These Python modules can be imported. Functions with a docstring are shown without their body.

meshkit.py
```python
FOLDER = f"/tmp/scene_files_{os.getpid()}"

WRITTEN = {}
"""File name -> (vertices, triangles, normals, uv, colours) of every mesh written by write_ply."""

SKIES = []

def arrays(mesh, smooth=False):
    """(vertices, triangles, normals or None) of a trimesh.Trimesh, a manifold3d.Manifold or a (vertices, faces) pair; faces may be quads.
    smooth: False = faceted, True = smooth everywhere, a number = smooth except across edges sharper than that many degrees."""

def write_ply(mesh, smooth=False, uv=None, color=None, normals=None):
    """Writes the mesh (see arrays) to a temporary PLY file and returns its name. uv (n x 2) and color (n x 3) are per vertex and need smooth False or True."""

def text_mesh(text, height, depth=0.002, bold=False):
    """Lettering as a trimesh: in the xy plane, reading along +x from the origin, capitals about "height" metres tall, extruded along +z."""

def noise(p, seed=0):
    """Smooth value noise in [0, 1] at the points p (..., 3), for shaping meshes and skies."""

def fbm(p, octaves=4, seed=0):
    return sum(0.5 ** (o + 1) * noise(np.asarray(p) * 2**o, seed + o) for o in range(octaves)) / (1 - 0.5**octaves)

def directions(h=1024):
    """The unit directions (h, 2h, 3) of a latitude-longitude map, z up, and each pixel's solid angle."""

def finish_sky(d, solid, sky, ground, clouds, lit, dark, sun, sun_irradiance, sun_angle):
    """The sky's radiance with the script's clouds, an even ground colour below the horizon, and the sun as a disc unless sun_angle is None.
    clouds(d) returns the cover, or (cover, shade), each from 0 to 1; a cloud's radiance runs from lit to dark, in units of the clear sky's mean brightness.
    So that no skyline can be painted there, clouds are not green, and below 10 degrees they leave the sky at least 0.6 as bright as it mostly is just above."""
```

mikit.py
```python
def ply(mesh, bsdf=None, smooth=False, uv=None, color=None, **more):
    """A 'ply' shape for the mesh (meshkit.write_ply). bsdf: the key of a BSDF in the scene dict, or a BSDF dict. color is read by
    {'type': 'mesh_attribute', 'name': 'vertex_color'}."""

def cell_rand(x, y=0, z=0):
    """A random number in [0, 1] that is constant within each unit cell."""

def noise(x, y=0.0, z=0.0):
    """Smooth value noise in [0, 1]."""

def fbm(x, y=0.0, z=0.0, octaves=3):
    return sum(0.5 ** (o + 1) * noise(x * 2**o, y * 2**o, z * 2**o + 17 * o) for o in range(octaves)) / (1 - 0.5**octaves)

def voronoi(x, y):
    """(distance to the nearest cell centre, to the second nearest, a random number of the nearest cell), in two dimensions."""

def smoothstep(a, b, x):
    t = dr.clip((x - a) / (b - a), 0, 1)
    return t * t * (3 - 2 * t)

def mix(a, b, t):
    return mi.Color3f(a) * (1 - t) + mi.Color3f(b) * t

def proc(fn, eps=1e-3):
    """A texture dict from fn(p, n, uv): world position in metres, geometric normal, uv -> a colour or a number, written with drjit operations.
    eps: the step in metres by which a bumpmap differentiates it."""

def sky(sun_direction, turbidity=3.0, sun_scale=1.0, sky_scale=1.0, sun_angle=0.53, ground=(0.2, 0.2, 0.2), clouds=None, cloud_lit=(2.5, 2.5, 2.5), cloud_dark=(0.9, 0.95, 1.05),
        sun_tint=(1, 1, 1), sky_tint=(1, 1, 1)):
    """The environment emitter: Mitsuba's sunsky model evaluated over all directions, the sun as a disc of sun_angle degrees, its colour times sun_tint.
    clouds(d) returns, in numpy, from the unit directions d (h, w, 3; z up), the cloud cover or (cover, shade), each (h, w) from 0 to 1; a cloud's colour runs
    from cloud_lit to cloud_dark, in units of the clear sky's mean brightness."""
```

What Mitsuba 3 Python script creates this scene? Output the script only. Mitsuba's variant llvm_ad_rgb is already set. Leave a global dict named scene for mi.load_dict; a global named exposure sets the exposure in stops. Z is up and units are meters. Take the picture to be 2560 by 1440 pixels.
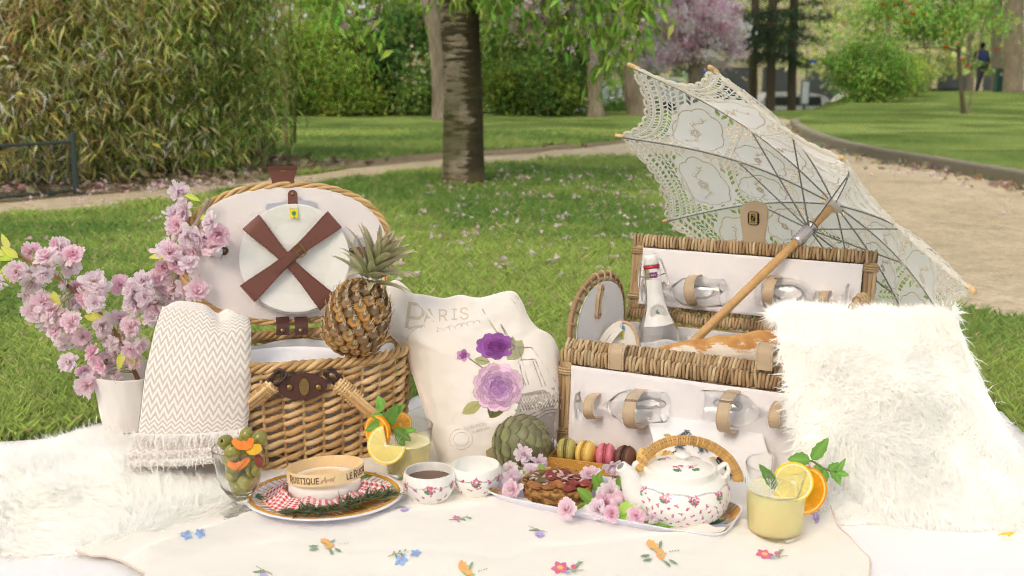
import math, random
import numpy as np, trimesh, mitsuba as mi, drjit as dr, mikit, meshkit
from mikit import proc, noise, fbm, voronoi, smoothstep, mix, cell_rand
from shapely.geometry import Polygon, LineString, Point, MultiPolygon, box as sbox
from shapely import affinity, union_all, contains_xy, prepare
T = mi.ScalarTransform4f
PI = math.pi
scene, labels = {}, {}

# ---------------------------------------------------------------- camera, sky, exposure
F, H, PITCH = 2700.0, 0.68, math.atan(540 / 2700.0)      # focal length in pixels of a 2560 wide frame, height, downward tilt
SP, CP = math.sin(PITCH), math.cos(PITCH)
scene['camera'] = dict(type='thinlens', fov=2 * math.degrees(math.atan(1280 / F)), fov_axis='x', aperture_radius=0.0030, focus_distance=1.80,
                       near_clip=0.05, far_clip=400.0, to_world=T().look_at(origin=[0, 0, H], target=[0, CP, H - SP], up=[0, 0, 1]))
scene['sky'] = mikit.sky([-0.50, -0.85, 0.80], turbidity=3, sun_scale=0.34, sun_angle=26, clouds=lambda d: 1.0, cloud_lit=(2.48, 2.5, 2.52), cloud_dark=(1, 1, 1), ground=(0.12, 0.14, 0.07), sun_tint=(0.97, 1.0, 1.08))
exposure = 1.97

# ---------------------------------------------------------------- helpers
def ray(px, py):
    a, b = (px - 1280) / F, (720 - py) / F
    return np.array([a, CP + b * SP, -SP + b * CP])
def G(px, py, z=0.0):
    d = ray(px, py); return np.array([0, 0, H]) + (z - H) / d[2] * d
def at(px, py, y):
    d = ray(px, py); return np.array([0, 0, H]) + y / d[1] * d
def onp(px, py, o, n):
    d = ray(px, py); c = np.array([0, 0, H]); return c + np.dot(np.asarray(o) - c, n) / np.dot(d, n) * d
def proj(q):
    q = np.asarray(q); s = q[..., 1] * CP - (q[..., 2] - H) * SP; return np.stack([1280 + F * q[..., 0] / s, 720 - F * (q[..., 1] * SP + (q[..., 2] - H) * CP) / s], -1)
def S(r, g, b, k=1.12):
    c = np.array([r, g, b]) / 255.0
    return np.minimum(np.where(c < 0.04045, c / 12.92, ((c + 0.055) / 1.055) ** 2.4) / k, 0.86)
def unit(v):
    v = np.asarray(v, float); return v / (np.linalg.norm(v, axis=-1, keepdims=True) + 1e-12)
used = {}
def keyname(name):
    n = used.get(name, 0); used[name] = n + 1
    return name if n == 0 else f'{name}_{n:03d}'
def thing(name, label, cat, group=None, kind=None):
    k = keyname(name); labels[k] = dict(label=label, category=cat)
    if group: labels[k]['group'] = group
    if kind: labels[k]['kind'] = kind
    return k
def struct(name, mesh, mat, col=None, **kw):
    k = keyname(name); labels[k] = dict(kind='structure'); put(k, mesh, mat, col, **kw); return k
COLOURED = 'matte satin glaze cloth leaf petal linen fur rod leather lace'.split()
def colour_uv(v, f, n, c):
    """a vertex colour as uv: u = the hue packed into one whole number (the same at the three corners of a face), v = the brightness. Meshes without colour attributes can be joined by the renderer, which is much faster"""
    mx = np.maximum(c.max(1), 1e-4); code = np.rint(63 * np.sqrt(np.clip(c / mx[:, None], 0, 1))).astype(int); code = code[:, 0] * 4096 + code[:, 1] * 64 + code[:, 2]
    bad = (code[f] != code[f][:, :1]).any(1)
    if bad.any():
        fb = f[bad]; m = len(fb); cm = c[fb].mean(1); cm = cm / cm.max(1, keepdims=True); cb = np.rint(63 * np.sqrt(cm)).astype(int); cb = np.repeat(cb[:, 0] * 4096 + cb[:, 1] * 64 + cb[:, 2], 3)
        f = np.vstack([f[~bad], np.arange(3 * m).reshape(-1, 3) + len(v)]); i = fb.ravel(); v = np.vstack([v, v[i]]); mx = np.r_[mx, mx[i]]; code = np.r_[code, cb]; n = None if n is None else np.vstack([n, n[i]])
    return v, f, n, np.stack([code + 0.5, mx], 1)
def put(k, mesh, mat, col=None, smooth=True, uv=None, normals=None):
    v, f = np.asarray(mesh[0], float), np.asarray(mesh[1], int)
    if f.shape[1] == 4: f = np.vstack([f[:, [0, 1, 2]], f[:, [0, 2, 3]]])
    if len(mesh) > 2 and col is None: col = mesh[2]
    if smooth is not True and smooth is not False:
        m = trimesh.graph.smooth_shade(trimesh.Trimesh(v, f, process=False), angle=math.radians(smooth), facet_minarea=None)
        v, f, smooth = np.array(m.vertices), np.array(m.faces), True
    c = None
    if col is not None:
        c = col(v) if callable(col) else np.broadcast_to(np.asarray(col, float), (len(v), 3))
    if mat in COLOURED:
        v, f, n = meshkit.arrays((v, f), smooth); v, f, n, uv = colour_uv(v, f, n if normals is None else normals, np.asarray(c, float))
        path = meshkit.write_ply((v, f), False, uv, None, normals=n); scene[k] = dict(type='ply', filename=path, face_normals=n is None, bsdf=dict(type='ref', id='mat_' + mat))
    else: scene[k] = mikit.ply((v, f), 'mat_' + mat, smooth=smooth, uv=uv)
    return k
def part(parent, name, mesh, mat, col=None, label=None, kind=None, **kw):
    k = keyname(parent + '__' + name); put(k, mesh, mat, col, **kw)
    if label or kind:
        labels[k] = {}
        if label: labels[k]['label'] = label
        if kind: labels[k]['kind'] = kind
    return k
def solo(name, label, cat, mesh, mat, col=None, group=None, kind=None, **kw):
    k = thing(name, label, cat, group, kind); put(k, mesh, mat, col, **kw); return k
def copy(src, parent, name, m, label=None):
    """another entry that shows the mesh of entry src under matrix m"""
    k = keyname(parent + '__' + name); scene[k] = {**scene[src], 'to_world': T(np.asarray(m, float))}
    if label: labels[k] = dict(label=label)
    return k
class MB:
    """collects pieces into one mesh with vertex colours"""
    def __init__(s): s.v, s.f, s.c, s.n = [], [], [], 0
    def add(s, mesh, col=(0.5, 0.5, 0.5)):
        v, f = np.asarray(mesh[0], float), np.asarray(mesh[1], int)
        if f.shape[1] == 4: f = np.vstack([f[:, [0, 1, 2]], f[:, [0, 2, 3]]])
        if len(mesh) > 2: col = mesh[2]
        c = col(v) if callable(col) else np.broadcast_to(np.asarray(col, float), (len(v), 3))
        s.v.append(v); s.f.append(f + s.n); s.c.append(c); s.n += len(v); return s
    def get(s): return np.vstack(s.v), np.vstack(s.f), np.vstack(s.c)
def vf(m): return np.array(m.vertices), np.array(m.faces)
def xf(mesh, m):
    m = np.asarray(m, float); return (mesh[0] @ m[:3, :3].T + m[:3, 3],) + tuple(mesh[1:])
def frame(z, x=None):
    z = unit(z); x = np.array([1.0, 0, 0]) if x is None else np.asarray(x, float)
    if abs(np.dot(unit(x), z)) > 0.95: x = np.array([0, 1.0, 0])
    x = unit(x - z * np.dot(x, z)); return np.stack([x, np.cross(z, x), z], 1)
def mat4(R=None, t=(0, 0, 0), s=1.0):
    m = np.eye(4); m[:3, :3] = (np.eye(3) if R is None else R) * s; m[:3, 3] = t; return m
def rz(a):
    c, s = math.cos(a), math.sin(a); return np.array([[c, -s, 0], [s, c, 0], [0, 0, 1.0]])
def spline(pts, n, closed=False):
    """Catmull-Rom through the points"""
    p = np.asarray(pts, float); m = len(p)
    if closed: q = np.vstack([p[-1], p, p[:2]]); seg = m
    else: q = np.vstack([2 * p[0] - p[1], p, 2 * p[-1] - p[-2]]); seg = m - 1
    t = np.linspace(0, seg, n, endpoint=not closed); i = np.minimum(t.astype(int), seg - 1); u = (t - i)[:, None]
    a, b, c, d = q[i], q[i + 1], q[i + 2], q[i + 3]
    return 0.5 * (2 * b + (c - a) * u + (2 * a - 5 * b + 4 * c - d) * u * u + (3 * b - a - 3 * c + d) * u ** 3)
def tube(pts, r, n=8, closed=False, flat=1.0, up=None):
    p = np.asarray(pts, float); m = len(p); r = np.broadcast_to(np.asarray(r, float), (m,))
    t = unit(np.roll(p, -1, 0) - np.roll(p, 1, 0)) if closed else unit(np.gradient(p, axis=0))
    N = np.empty((m, 3)); x = frame(t[0], up)[:, 0]
    for i in range(m):
        x = (np.asarray(up, float) if up is not None and abs(np.dot(unit(up), t[i])) < 0.98 else x); x = x - t[i] * np.dot(x, t[i]); x = x / (np.linalg.norm(x) + 1e-12); N[i] = x
    B = np.cross(t, N); a = np.arange(n) * 2 * PI / n
    v = (p[:, None] + r[:, None, None] * (np.cos(a)[None, :, None] * N[:, None] * flat + np.sin(a)[None, :, None] * B[:, None])).reshape(-1, 3)
    i, j = np.meshgrid(np.arange(m if closed else m - 1), np.arange(n), indexing='ij'); i, j = i.ravel(), j.ravel()
    k = (i + 1) % m
    f = np.stack([i * n + j, i * n + (j + 1) % n, k * n + (j + 1) % n, k * n + j], 1)
    f = np.vstack([f[:, [0, 1, 2]], f[:, [0, 2, 3]]])
    if not closed:
        v = np.vstack([v, p[:1], p[-1:]]); c0, c1 = m * n, m * n + 1; j = np.arange(n)
        f = np.vstack([f, np.stack([(j + 1) % n, j, j * 0 + c0], 1), np.stack([(m - 1) * n + j, (m - 1) * n + (j + 1) % n, j * 0 + c1], 1)])
    return v, f
def lathe(prof, n=48, wob=None):
    """profile of (r, z), from the bottom axis outwards and up; duplicate a point for a crease"""
    p = np.asarray(prof, float); a = np.arange(n) * 2 * PI / n
    r = p[:, 0][:, None] * np.ones(n)
    if wob is not None: r = r * wob(a[None, :], p[:, 1][:, None])
    v = np.stack([r * np.cos(a), r * np.sin(a), p[:, 1][:, None] * np.ones(n)], -1).reshape(-1, 3)
    i, j = np.meshgrid(np.arange(len(p) - 1), np.arange(n), indexing='ij'); i, j = i.ravel(), j.ravel()
    keep = ~((np.abs(p[i] - p[i + 1]).sum(1)) < 1e-9); i, j = i[keep], j[keep]
    f = np.stack([i * n + j, i * n + (j + 1) % n, (i + 1) * n + (j + 1) % n, (i + 1) * n + j], 1)
    return v, np.vstack([f[:, [0, 1, 2]], f[:, [0, 2, 3]]])
def grid(nu, nv, fn, wrap=False):
    """fn(u, v) of arrays (nv, nu) in 0..1 -> (nv, nu, 3); returns mesh and uv"""
    u, v = np.meshgrid(np.linspace(0, 1, nu), np.linspace(0, 1, nv)); p = fn(u, v).reshape(-1, 3)
    i, j = np.meshgrid(np.arange(nv - 1), np.arange(nu - 1), indexing='ij'); a = (i * nu + j).ravel()
    f = np.stack([a, a + 1, a + nu + 1, a + nu], 1)
    return (p, np.vstack([f[:, [0, 1, 2]], f[:, [0, 2, 3]]])), np.stack([u.ravel(), v.ravel()], 1)
def thick(mesh, d):
    """a closed shell: the sheet and its copy moved along the normals by -d, with side walls"""
    v, f = mesh[0], mesh[1]; n = vnorm(v, f); m = len(v)
    e = np.sort(np.vstack([f[:, [0, 1]], f[:, [1, 2]], f[:, [2, 0]]]), 1); d0 = np.vstack([f[:, [0, 1]], f[:, [1, 2]], f[:, [2, 0]]])
    _, inv, cnt = np.unique(e, axis=0, return_inverse=True, return_counts=True); b = d0[cnt[inv.ravel()] == 1]
    side = np.vstack([np.stack([b[:, 1], b[:, 0], b[:, 0] + m], 1), np.stack([b[:, 1], b[:, 0] + m, b[:, 1] + m], 1)])
    return np.vstack([v, v - n * d]), np.vstack([f, f[:, ::-1] + m, side])
def vnorm(v, f):
    n = np.zeros_like(v); c = np.cross(v[f[:, 1]] - v[f[:, 0]], v[f[:, 2]] - v[f[:, 0]])
    for k in range(3): np.add.at(n, f[:, k], c)
    return unit(n)
def rbox(sx, sy, sz, r=0.003, seg=2):
    """box with rounded edges, centred"""
    m = trimesh.creation.box((1, 1, 1)); k = 2 * seg + 2
    g = np.r_[np.linspace(-1, -0.98, seg + 1), np.linspace(0.98, 1, seg + 1)]
    vs, fs, n = [], [], 0
    for ax in range(3):
        for s in (-1, 1):
            a, b = np.meshgrid(g, g, indexing='ij'); q = np.empty((k * k, 3)); q[:, ax] = s; q[:, (ax + 1) % 3] = a.ravel(); q[:, (ax + 2) % 3] = b.ravel()
            i, j = np.meshgrid(np.arange(k - 1), np.arange(k - 1), indexing='ij'); o = (i * k + j).ravel()
            f = np.stack([o, o + k, o + k + 1, o + 1], 1)
            if s < 0: f = f[:, ::-1]
            vs.append(q); fs.append(f + n); n += k * k
    v, f = np.vstack(vs), np.vstack(fs); hs = np.array([sx, sy, sz]) / 2
    t = (np.abs(v) - 0.98) / 0.02; inner = np.sign(v) * (hs - r); d = np.where(np.abs(v) >= 0.98, np.sign(v) * np.clip(t, 0, 1), 0)
    v = np.where(np.abs(v) >= 0.979, inner, 0) + unit(d) * r * (np.abs(d).sum(1, keepdims=True) > 0)
    f = np.vstack([f[:, [0, 1, 2]], f[:, [0, 2, 3]]])
    mm = trimesh.Trimesh(v, f, process=False); mm.merge_vertices(digits_vertex=6); return vf(mm)
def ico(n=2):
    return vf(trimesh.creation.icosphere(subdivisions=n))
def blob(c, r, n=3, amp=0.1, fr=2.0, seed=0):
    v, f = ico(n); d = 1 + amp * (meshkit.fbm(v * fr + seed * 7.3 + 20, 3, seed) - 0.5) * 2
    return v * d[:, None] * np.asarray(r) + np.asarray(c), f
def flatpoly(poly, step=None):
    """triangulated polygon (shapely) in the plane"""
    vs, fs, n = [], [], 0
    for g in getattr(poly, 'geoms', [poly]):
        if g.is_empty or g.geom_type != 'Polygon': continue
        if step: g = g.segmentize(step)
        v, f = trimesh.creation.triangulate_polygon(g, engine='earcut'); vs.append(v); fs.append(f + n); n += len(v)
    return np.vstack(vs), np.vstack(fs)
def leaves(rng, c, d, L, W, col, fold=0.25, jit=0.25, droop=0.0):
    """leaf-shaped quads at the points c along the directions d (n x 3)"""
    n = len(c); d = unit(d); x = unit(np.cross(d, rng.normal(size=(n, 3)))); y = np.cross(d, x)
    L = (np.asarray(L) * rng.uniform(0.7, 1.3, n))[:, None]; W = (np.asarray(W) * rng.uniform(0.7, 1.3, n))[:, None]
    tip = c + d * L; tip[:, 2] -= droop * L[:, 0]
    mid = c + d * L * 0.45
    v = np.stack([c, mid + x * W / 2 + y * W * fold, tip, mid - x * W / 2 + y * W * fold], 1).reshape(-1, 3)
    o = np.arange(n)[:, None] * 4
    f = np.vstack([o + [0, 1, 2], o + [0, 2, 3]])
    k = rng.uniform(1 - jit, 1 + jit, (n, 1)) * (1 + 0.12 * rng.normal(size=(n, 3)) * jit / 0.25)
    cc = np.repeat(np.clip(np.broadcast_to(col, (n, 3)) * k, 0.003, 0.9), 4, 0)
    return v, f, cc
def clumps(rng, c, r, k, n, spread, squash=1.0, shell=0.45):
    """n points in k clumps inside an ellipsoid: points, and the number of each one's clump"""
    u = unit(rng.normal(size=(k, 3))) * (rng.uniform(shell ** 3, 1, (k, 1)) ** (1 / 3)); cc = np.asarray(c) + u * np.asarray(r)
    w = rng.uniform(0.5, 1.5, k); i = rng.choice(k, n, p=w / w.sum())
    o = rng.normal(size=(n, 3)) * spread; o[:, 2] *= squash
    return cc[i] + o, i, cc
def vnoise(base, amp=0.12, fr=30.0, seed=0):
    base = np.asarray(base, float)
    return lambda v: np.clip(base * (1 + amp * 2 * (meshkit.fbm(v * fr + 50, 3, seed) - 0.5))[:, None], 0, 0.9)

# ---------------------------------------------------------------- materials
def vertex_colour(p, n, uv):
    c = dr.floor(uv.x); r = dr.floor(c / 4096); g = dr.floor((c - r * 4096) / 64); b = c - r * 4096 - g * 64
    return mi.Color3f(dr.square(r / 63), dr.square(g / 63), dr.square(b / 63)) * uv.y
VC = proc(vertex_colour)
def leaf_colour(p, n, uv):
    c = vertex_colour(p, n, uv); return dr.minimum((c * 0.92 + mi.Color3f(0.08 * mi.luminance(c))) * 2.3, 0.9)
LC = proc(leaf_colour)
def two(**k): return dict(type='twosided', bsdf=dict(type='principled', **k))
def mat(name, d): scene['mat_' + name] = d
mat('matte', two(base_color=VC, roughness=0.85, specular=0.25))
mat('satin', two(base_color=VC, roughness=0.45, specular=0.45))
mat('glaze', two(base_color=VC, roughness=0.12, specular=0.5, clearcoat=0.3, clearcoat_gloss=0.95))
mat('cloth', two(base_color=VC, roughness=0.95, specular=0.1, sheen=0.3))
mat('leaf', dict(type='principledthin', base_color=LC, roughness=0.55, spec_trans=0.0, diff_trans=0.8, eta=1.35))
mat('petal', dict(type='principledthin', base_color=VC, roughness=0.8, spec_trans=0.0, diff_trans=0.9, eta=1.2))
mat('steel', dict(type='twosided', bsdf=dict(type='roughconductor', material='Cr', alpha=0.18)))
mat('brass', two(base_color=dict(type='rgb', value=[0.32, 0.22, 0.09]), metallic=1.0, roughness=0.3))
mat('glass', dict(type='dielectric', int_ior=1.5, ext_ior=1.0))
mat('pane', dict(type='thindielectric', int_ior=1.5))
# ---------------------------------------------------------------- the setting: ground, path, beds, kerb
def lawn_fn(p, n, uv):
    a = fbm(p.x * 0.9, p.y * 0.9, 3.0, 4); b = fbm(p.x * 7, p.y * 7, 0.0, 3); c = noise(p.x * 60, p.y * 60, 0.0); e = noise(p.x * 150, p.y * 40, 9.0)
    g = mix([0.105, 0.165, 0.04], [0.195, 0.265, 0.075], smoothstep(0.3, 0.7, a))
    g = mix(g, [0.17, 0.19, 0.05], 0.55 * smoothstep(0.52, 0.8, b))
    g = mix(g, [0.045, 0.075, 0.016], 0.55 * smoothstep(0.55, 0.85, noise(p.x * 1.7, p.y * 2.4, 21.0)))
    return g * (0.55 + 0.5 * c + 0.4 * e)
def path_fn(p, n, uv):
    a = fbm(p.x * 1.3, p.y * 1.3, 5.0, 4); c = noise(p.x * 90, p.y * 90, 1.0); d = noise(p.x * 25, p.y * 25, 2.0)
    g = mix([0.34, 0.28, 0.19], [0.47, 0.40, 0.29], a); g = mix(g, [0.22, 0.19, 0.12], 0.35 * smoothstep(0.6, 0.8, fbm(p.x * 4, p.y * 4, 8.0, 3)))
    return g * (0.72 + 0.3 * c + 0.25 * d)
def bed_fn(p, n, uv):
    a = fbm(p.x * 3, p.y * 3, 5.0, 4); d, e, k = voronoi(p.x * 22, p.y * 22)
    g = mix([0.13, 0.10, 0.065], [0.25, 0.20, 0.135], a); return mix(g, mix([0.1, 0.08, 0.05], [0.34, 0.27, 0.19], k), 0.6 * smoothstep(0.5, 0.2, d))
mat('lawn', dict(type='bumpmap', nested_texture=proc(lambda p, n, uv: fbm(p.x * 40, p.y * 40, 0.0, 2) * 0.02 + noise(p.x * 5, p.y * 5, 0.) * 0.05, eps=4e-3), scale=1.0, bsdf=two(base_color=proc(lawn_fn), roughness=0.95, specular=0.1)))
mat('path', two(base_color=proc(path_fn), roughness=0.95, specular=0.1))
mat('bed', two(base_color=proc(bed_fn), roughness=0.95, specular=0.1))
def sstep(a, b, x):
    t = np.clip((x - a) / (b - a), 0, 1); return t * t * (3 - 2 * t)
def terrain(x, y):
    keep = sstep(0.26, 0.34, x / np.maximum(y, 0.1)); e = 19.5 + keep * 21
    return -1.5 * sstep(e, e + 8, y)
gx = np.r_[np.linspace(-140, -30, 12), np.linspace(-25, 35, 121), np.linspace(40, 160, 13)]
gy = np.r_[np.linspace(-30, -2, 8), np.linspace(0, 60, 121), np.linspace(65, 260, 20)]
X, Yg = np.meshgrid(gx, gy); Zg = terrain(X, Yg); nx = len(gx)
i, j = np.meshgrid(np.arange(len(gy) - 1), np.arange(nx - 1), indexing='ij'); a = (i * nx + j).ravel()
struct('lawn', (np.stack([X, Yg, Zg], -1).reshape(-1, 3), np.stack([a, a + 1, a + nx + 1, a + nx], 1)), 'lawn')
def pxpoly(pts, z=0.0): return Polygon([G(*q, z)[:2] for q in pts]).buffer(0)
PATH = pxpoly([(-900, 640), (-300, 585), (0, 549), (250, 528), (430, 510), (560, 487), (870, 456), (1110, 425), (1300, 406), (1620, 395), (1750, 405), (1900, 470), (2050, 580), (2300, 745), (2440, 792), (2560, 808), (3300, 880),
               (3300, 560), (2800, 480), (2560, 441), (2340, 402), (2200, 380), (2060, 347), (2000, 317), (1975, 300), (1985, 292), (1900, 296), (1760, 330), (1620, 352), (1450, 372), (1110, 397), (900, 418), (740, 440), (600, 456), (480, 468), (250, 487), (0, 505), (-300, 530), (-900, 590)])
def wobble(poly, amp, step=0.12, seed=0):
    g = poly.segmentize(step); c = np.array(g.exterior.coords)
    q = np.c_[c * 2.2, np.zeros(len(c))] + 40
    return Polygon(c + amp * np.stack([meshkit.fbm(q, 4, seed) - 0.5, meshkit.fbm(q + 9, 4, seed + 3) - 0.5], 1) * np.maximum(1, c[:, 1:2] / 6)).buffer(0)
PATH = wobble(PATH, 0.25)
v, f = flatpoly(PATH); struct('path', (np.c_[v, np.full(len(v), 0.004)], f), 'path')
BED = wobble(pxpoly([(-900, 610), (-300, 545), (0, 512), (250, 494), (480, 474), (620, 458), (760, 436), (900, 422), (1110, 399), (1320, 384), (1500, 366), (1600, 352), (1600, 346), (1400, 366), (1110, 384), (900, 401), (780, 407), (690, 392), (660, 384), (560, 300), (-900, 300)]), 0.2, seed=5)
BED = BED.difference(PATH.buffer(-0.06))
v, f = flatpoly(BED); struct('leaf_litter_ground', (np.c_[v, np.full(len(v), 0.008)], f), 'bed')
KERB = spline([G(*q, 0.05)[:2] for q in [(1985, 303), (2000, 318), (2060, 348), (2200, 382), (2340, 405), (2560, 445), (2800, 490), (3300, 590)]], 240)
rise = np.c_[KERB, np.full(240, 0.085)]
far = [G(*q, 0.09)[:2] for q in [(3300, 240), (2560, 226), (2300, 228), (2100, 262), (2050, 272), (1995, 292)]]
RLAWN = Polygon(np.vstack([KERB, far])).buffer(0)
v, f = flatpoly(RLAWN.segmentize(1.0)); struct('raised_lawn', (np.c_[v, np.full(len(v), 0.085)], f), 'lawn')
rng = np.random.default_rng(3)
dist = np.r_[0, np.cumsum(np.linalg.norm(np.diff(KERB, axis=0), axis=1))]
kb = keyname('kerb'); labels[kb] = dict(kind='structure')
s0 = 0.0
while s0 < dist[-1] - 0.3:
    s1 = min(s0 + rng.uniform(0.8, 1.0), dist[-1]); t = np.linspace(s0 + 0.006, s1 - 0.006, 5)
    p = np.stack([np.interp(t, dist, KERB[:, 0]), np.interp(t, dist, KERB[:, 1])], 1); d = unit(np.gradient(p, axis=0)); nn = np.stack([d[:, 1], -d[:, 0]], 1)
    h = 0.09 + rng.uniform(-0.006, 0.006); V = []
    for q, m in zip(p, nn):
        for o, z in ((0.05, -0.05), (0.05, h - 0.012), (0.04, h), (-0.04, h), (-0.05, h - 0.012), (-0.05, -0.05)): V.append([*(q + m * o), z])
    V = np.array(V); Fq = [[a * 6 + b, a * 6 + (b + 1) % 6, a * 6 + 6 + (b + 1) % 6, a * 6 + 6 + b] for a in range(4) for b in range(6)]
    Ft = [[q[0], q[1], q[2]] for q in Fq] + [[q[0], q[2], q[3]] for q in Fq] + [[k0 + a, k0 + b, k0 + c] for k0 in (0, 24) for a, b, c in ((0, 1, 2), (0, 2, 3), (0, 3, 4), (0, 4, 5))]
    part(kb, 'block', (V, np.array(Ft)), 'matte', vnoise(np.array([0.20, 0.185, 0.14]) * rng.uniform(0.85, 1.15), 0.3, 6.0), smooth=False)
    s0 = s1

# grass, fallen petals, litter
SHEET = pxpoly([(-700, 1300), (-150, 1120), (120, 1105), (250, 1065), (430, 1010), (1000, 1020), (1120, 960), (1400, 1000), (2300, 1010), (2400, 990), (2470, 1010), (2570, 1100), (2900, 1280), (3000, 1900), (-900, 1900)], 0.0)
def grass_blades(rng, n, y0, y1, keepfn, z=0.0, hk=1.0):
    y = y0 * (y1 / y0) ** rng.random(n); x = y * rng.uniform(-0.66, 0.66, n); k = keepfn(x, y); x, y = x[k], y[k]; n = len(x)
    pat = meshkit.fbm(np.c_[x * 1.1, y * 1.1, x * 0 + 3], 4); clump = meshkit.noise(np.c_[x * 9, y * 9, x * 0])
    h = hk * (0.014 + 0.020 * rng.random(n) + 0.016 * clump) * (1 + 0.05 * y); w = (0.0012 + 0.00068 * y) * rng.uniform(0.7, 1.3, n)
    a = rng.uniform(0, 2 * PI, n); lean = rng.uniform(0.2, 1.1, n) * h; s = np.stack([np.cos(a), np.sin(a), 0 * a], 1) * w[:, None] / 2
    la = rng.uniform(0, 2 * PI, n); l = np.stack([np.cos(la) * lean, np.sin(la) * lean, h], 1); b = np.stack([x, y, np.full(n, z - 0.002)], 1)
    v = np.stack([b - s, b + s, b + l * [0.35, 0.35, 0.62] + s * 0.8, b + l], 1).reshape(-1, 3); o = np.arange(n)[:, None] * 4
    f = np.vstack([o + [0, 1, 2], o + [0, 2, 3]])
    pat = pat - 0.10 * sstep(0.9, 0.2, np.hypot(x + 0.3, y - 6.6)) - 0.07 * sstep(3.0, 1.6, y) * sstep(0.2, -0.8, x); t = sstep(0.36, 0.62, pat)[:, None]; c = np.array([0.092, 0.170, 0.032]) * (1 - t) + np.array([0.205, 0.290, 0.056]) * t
    dry = rng.random(n) < 0.07; c[dry] = [0.3, 0.26, 0.12]
    c = c * rng.uniform(0.65, 1.4, (n, 1))
    nr = unit(np.cross(np.stack([np.cos(a), np.sin(a), 0 * a], 1), l)); nr *= np.where(nr[:, 1:2] > 0, -1, 1); nr = unit(nr * 0.45 + [0, -0.1, 1.0] + rng.normal(size=(n, 3)) * 0.12)
    return v, f, np.repeat(c, 4, 0), np.repeat(nr, 4, 0)
prepare(PATH); prepare(SHEET); prepare(BED); prepare(RLAWN)
def on_lawn(x, y): return ~(contains_xy(PATH, x, y) | contains_xy(SHEET, x, y) | contains_xy(BED, x, y) | contains_xy(RLAWN, x, y))
rng = np.random.default_rng(11)
GRASS = grass_blades(rng, 540000, 1.5, 12.5, on_lawn)
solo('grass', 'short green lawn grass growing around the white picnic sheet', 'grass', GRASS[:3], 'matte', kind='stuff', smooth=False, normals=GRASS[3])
m = MB()
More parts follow.
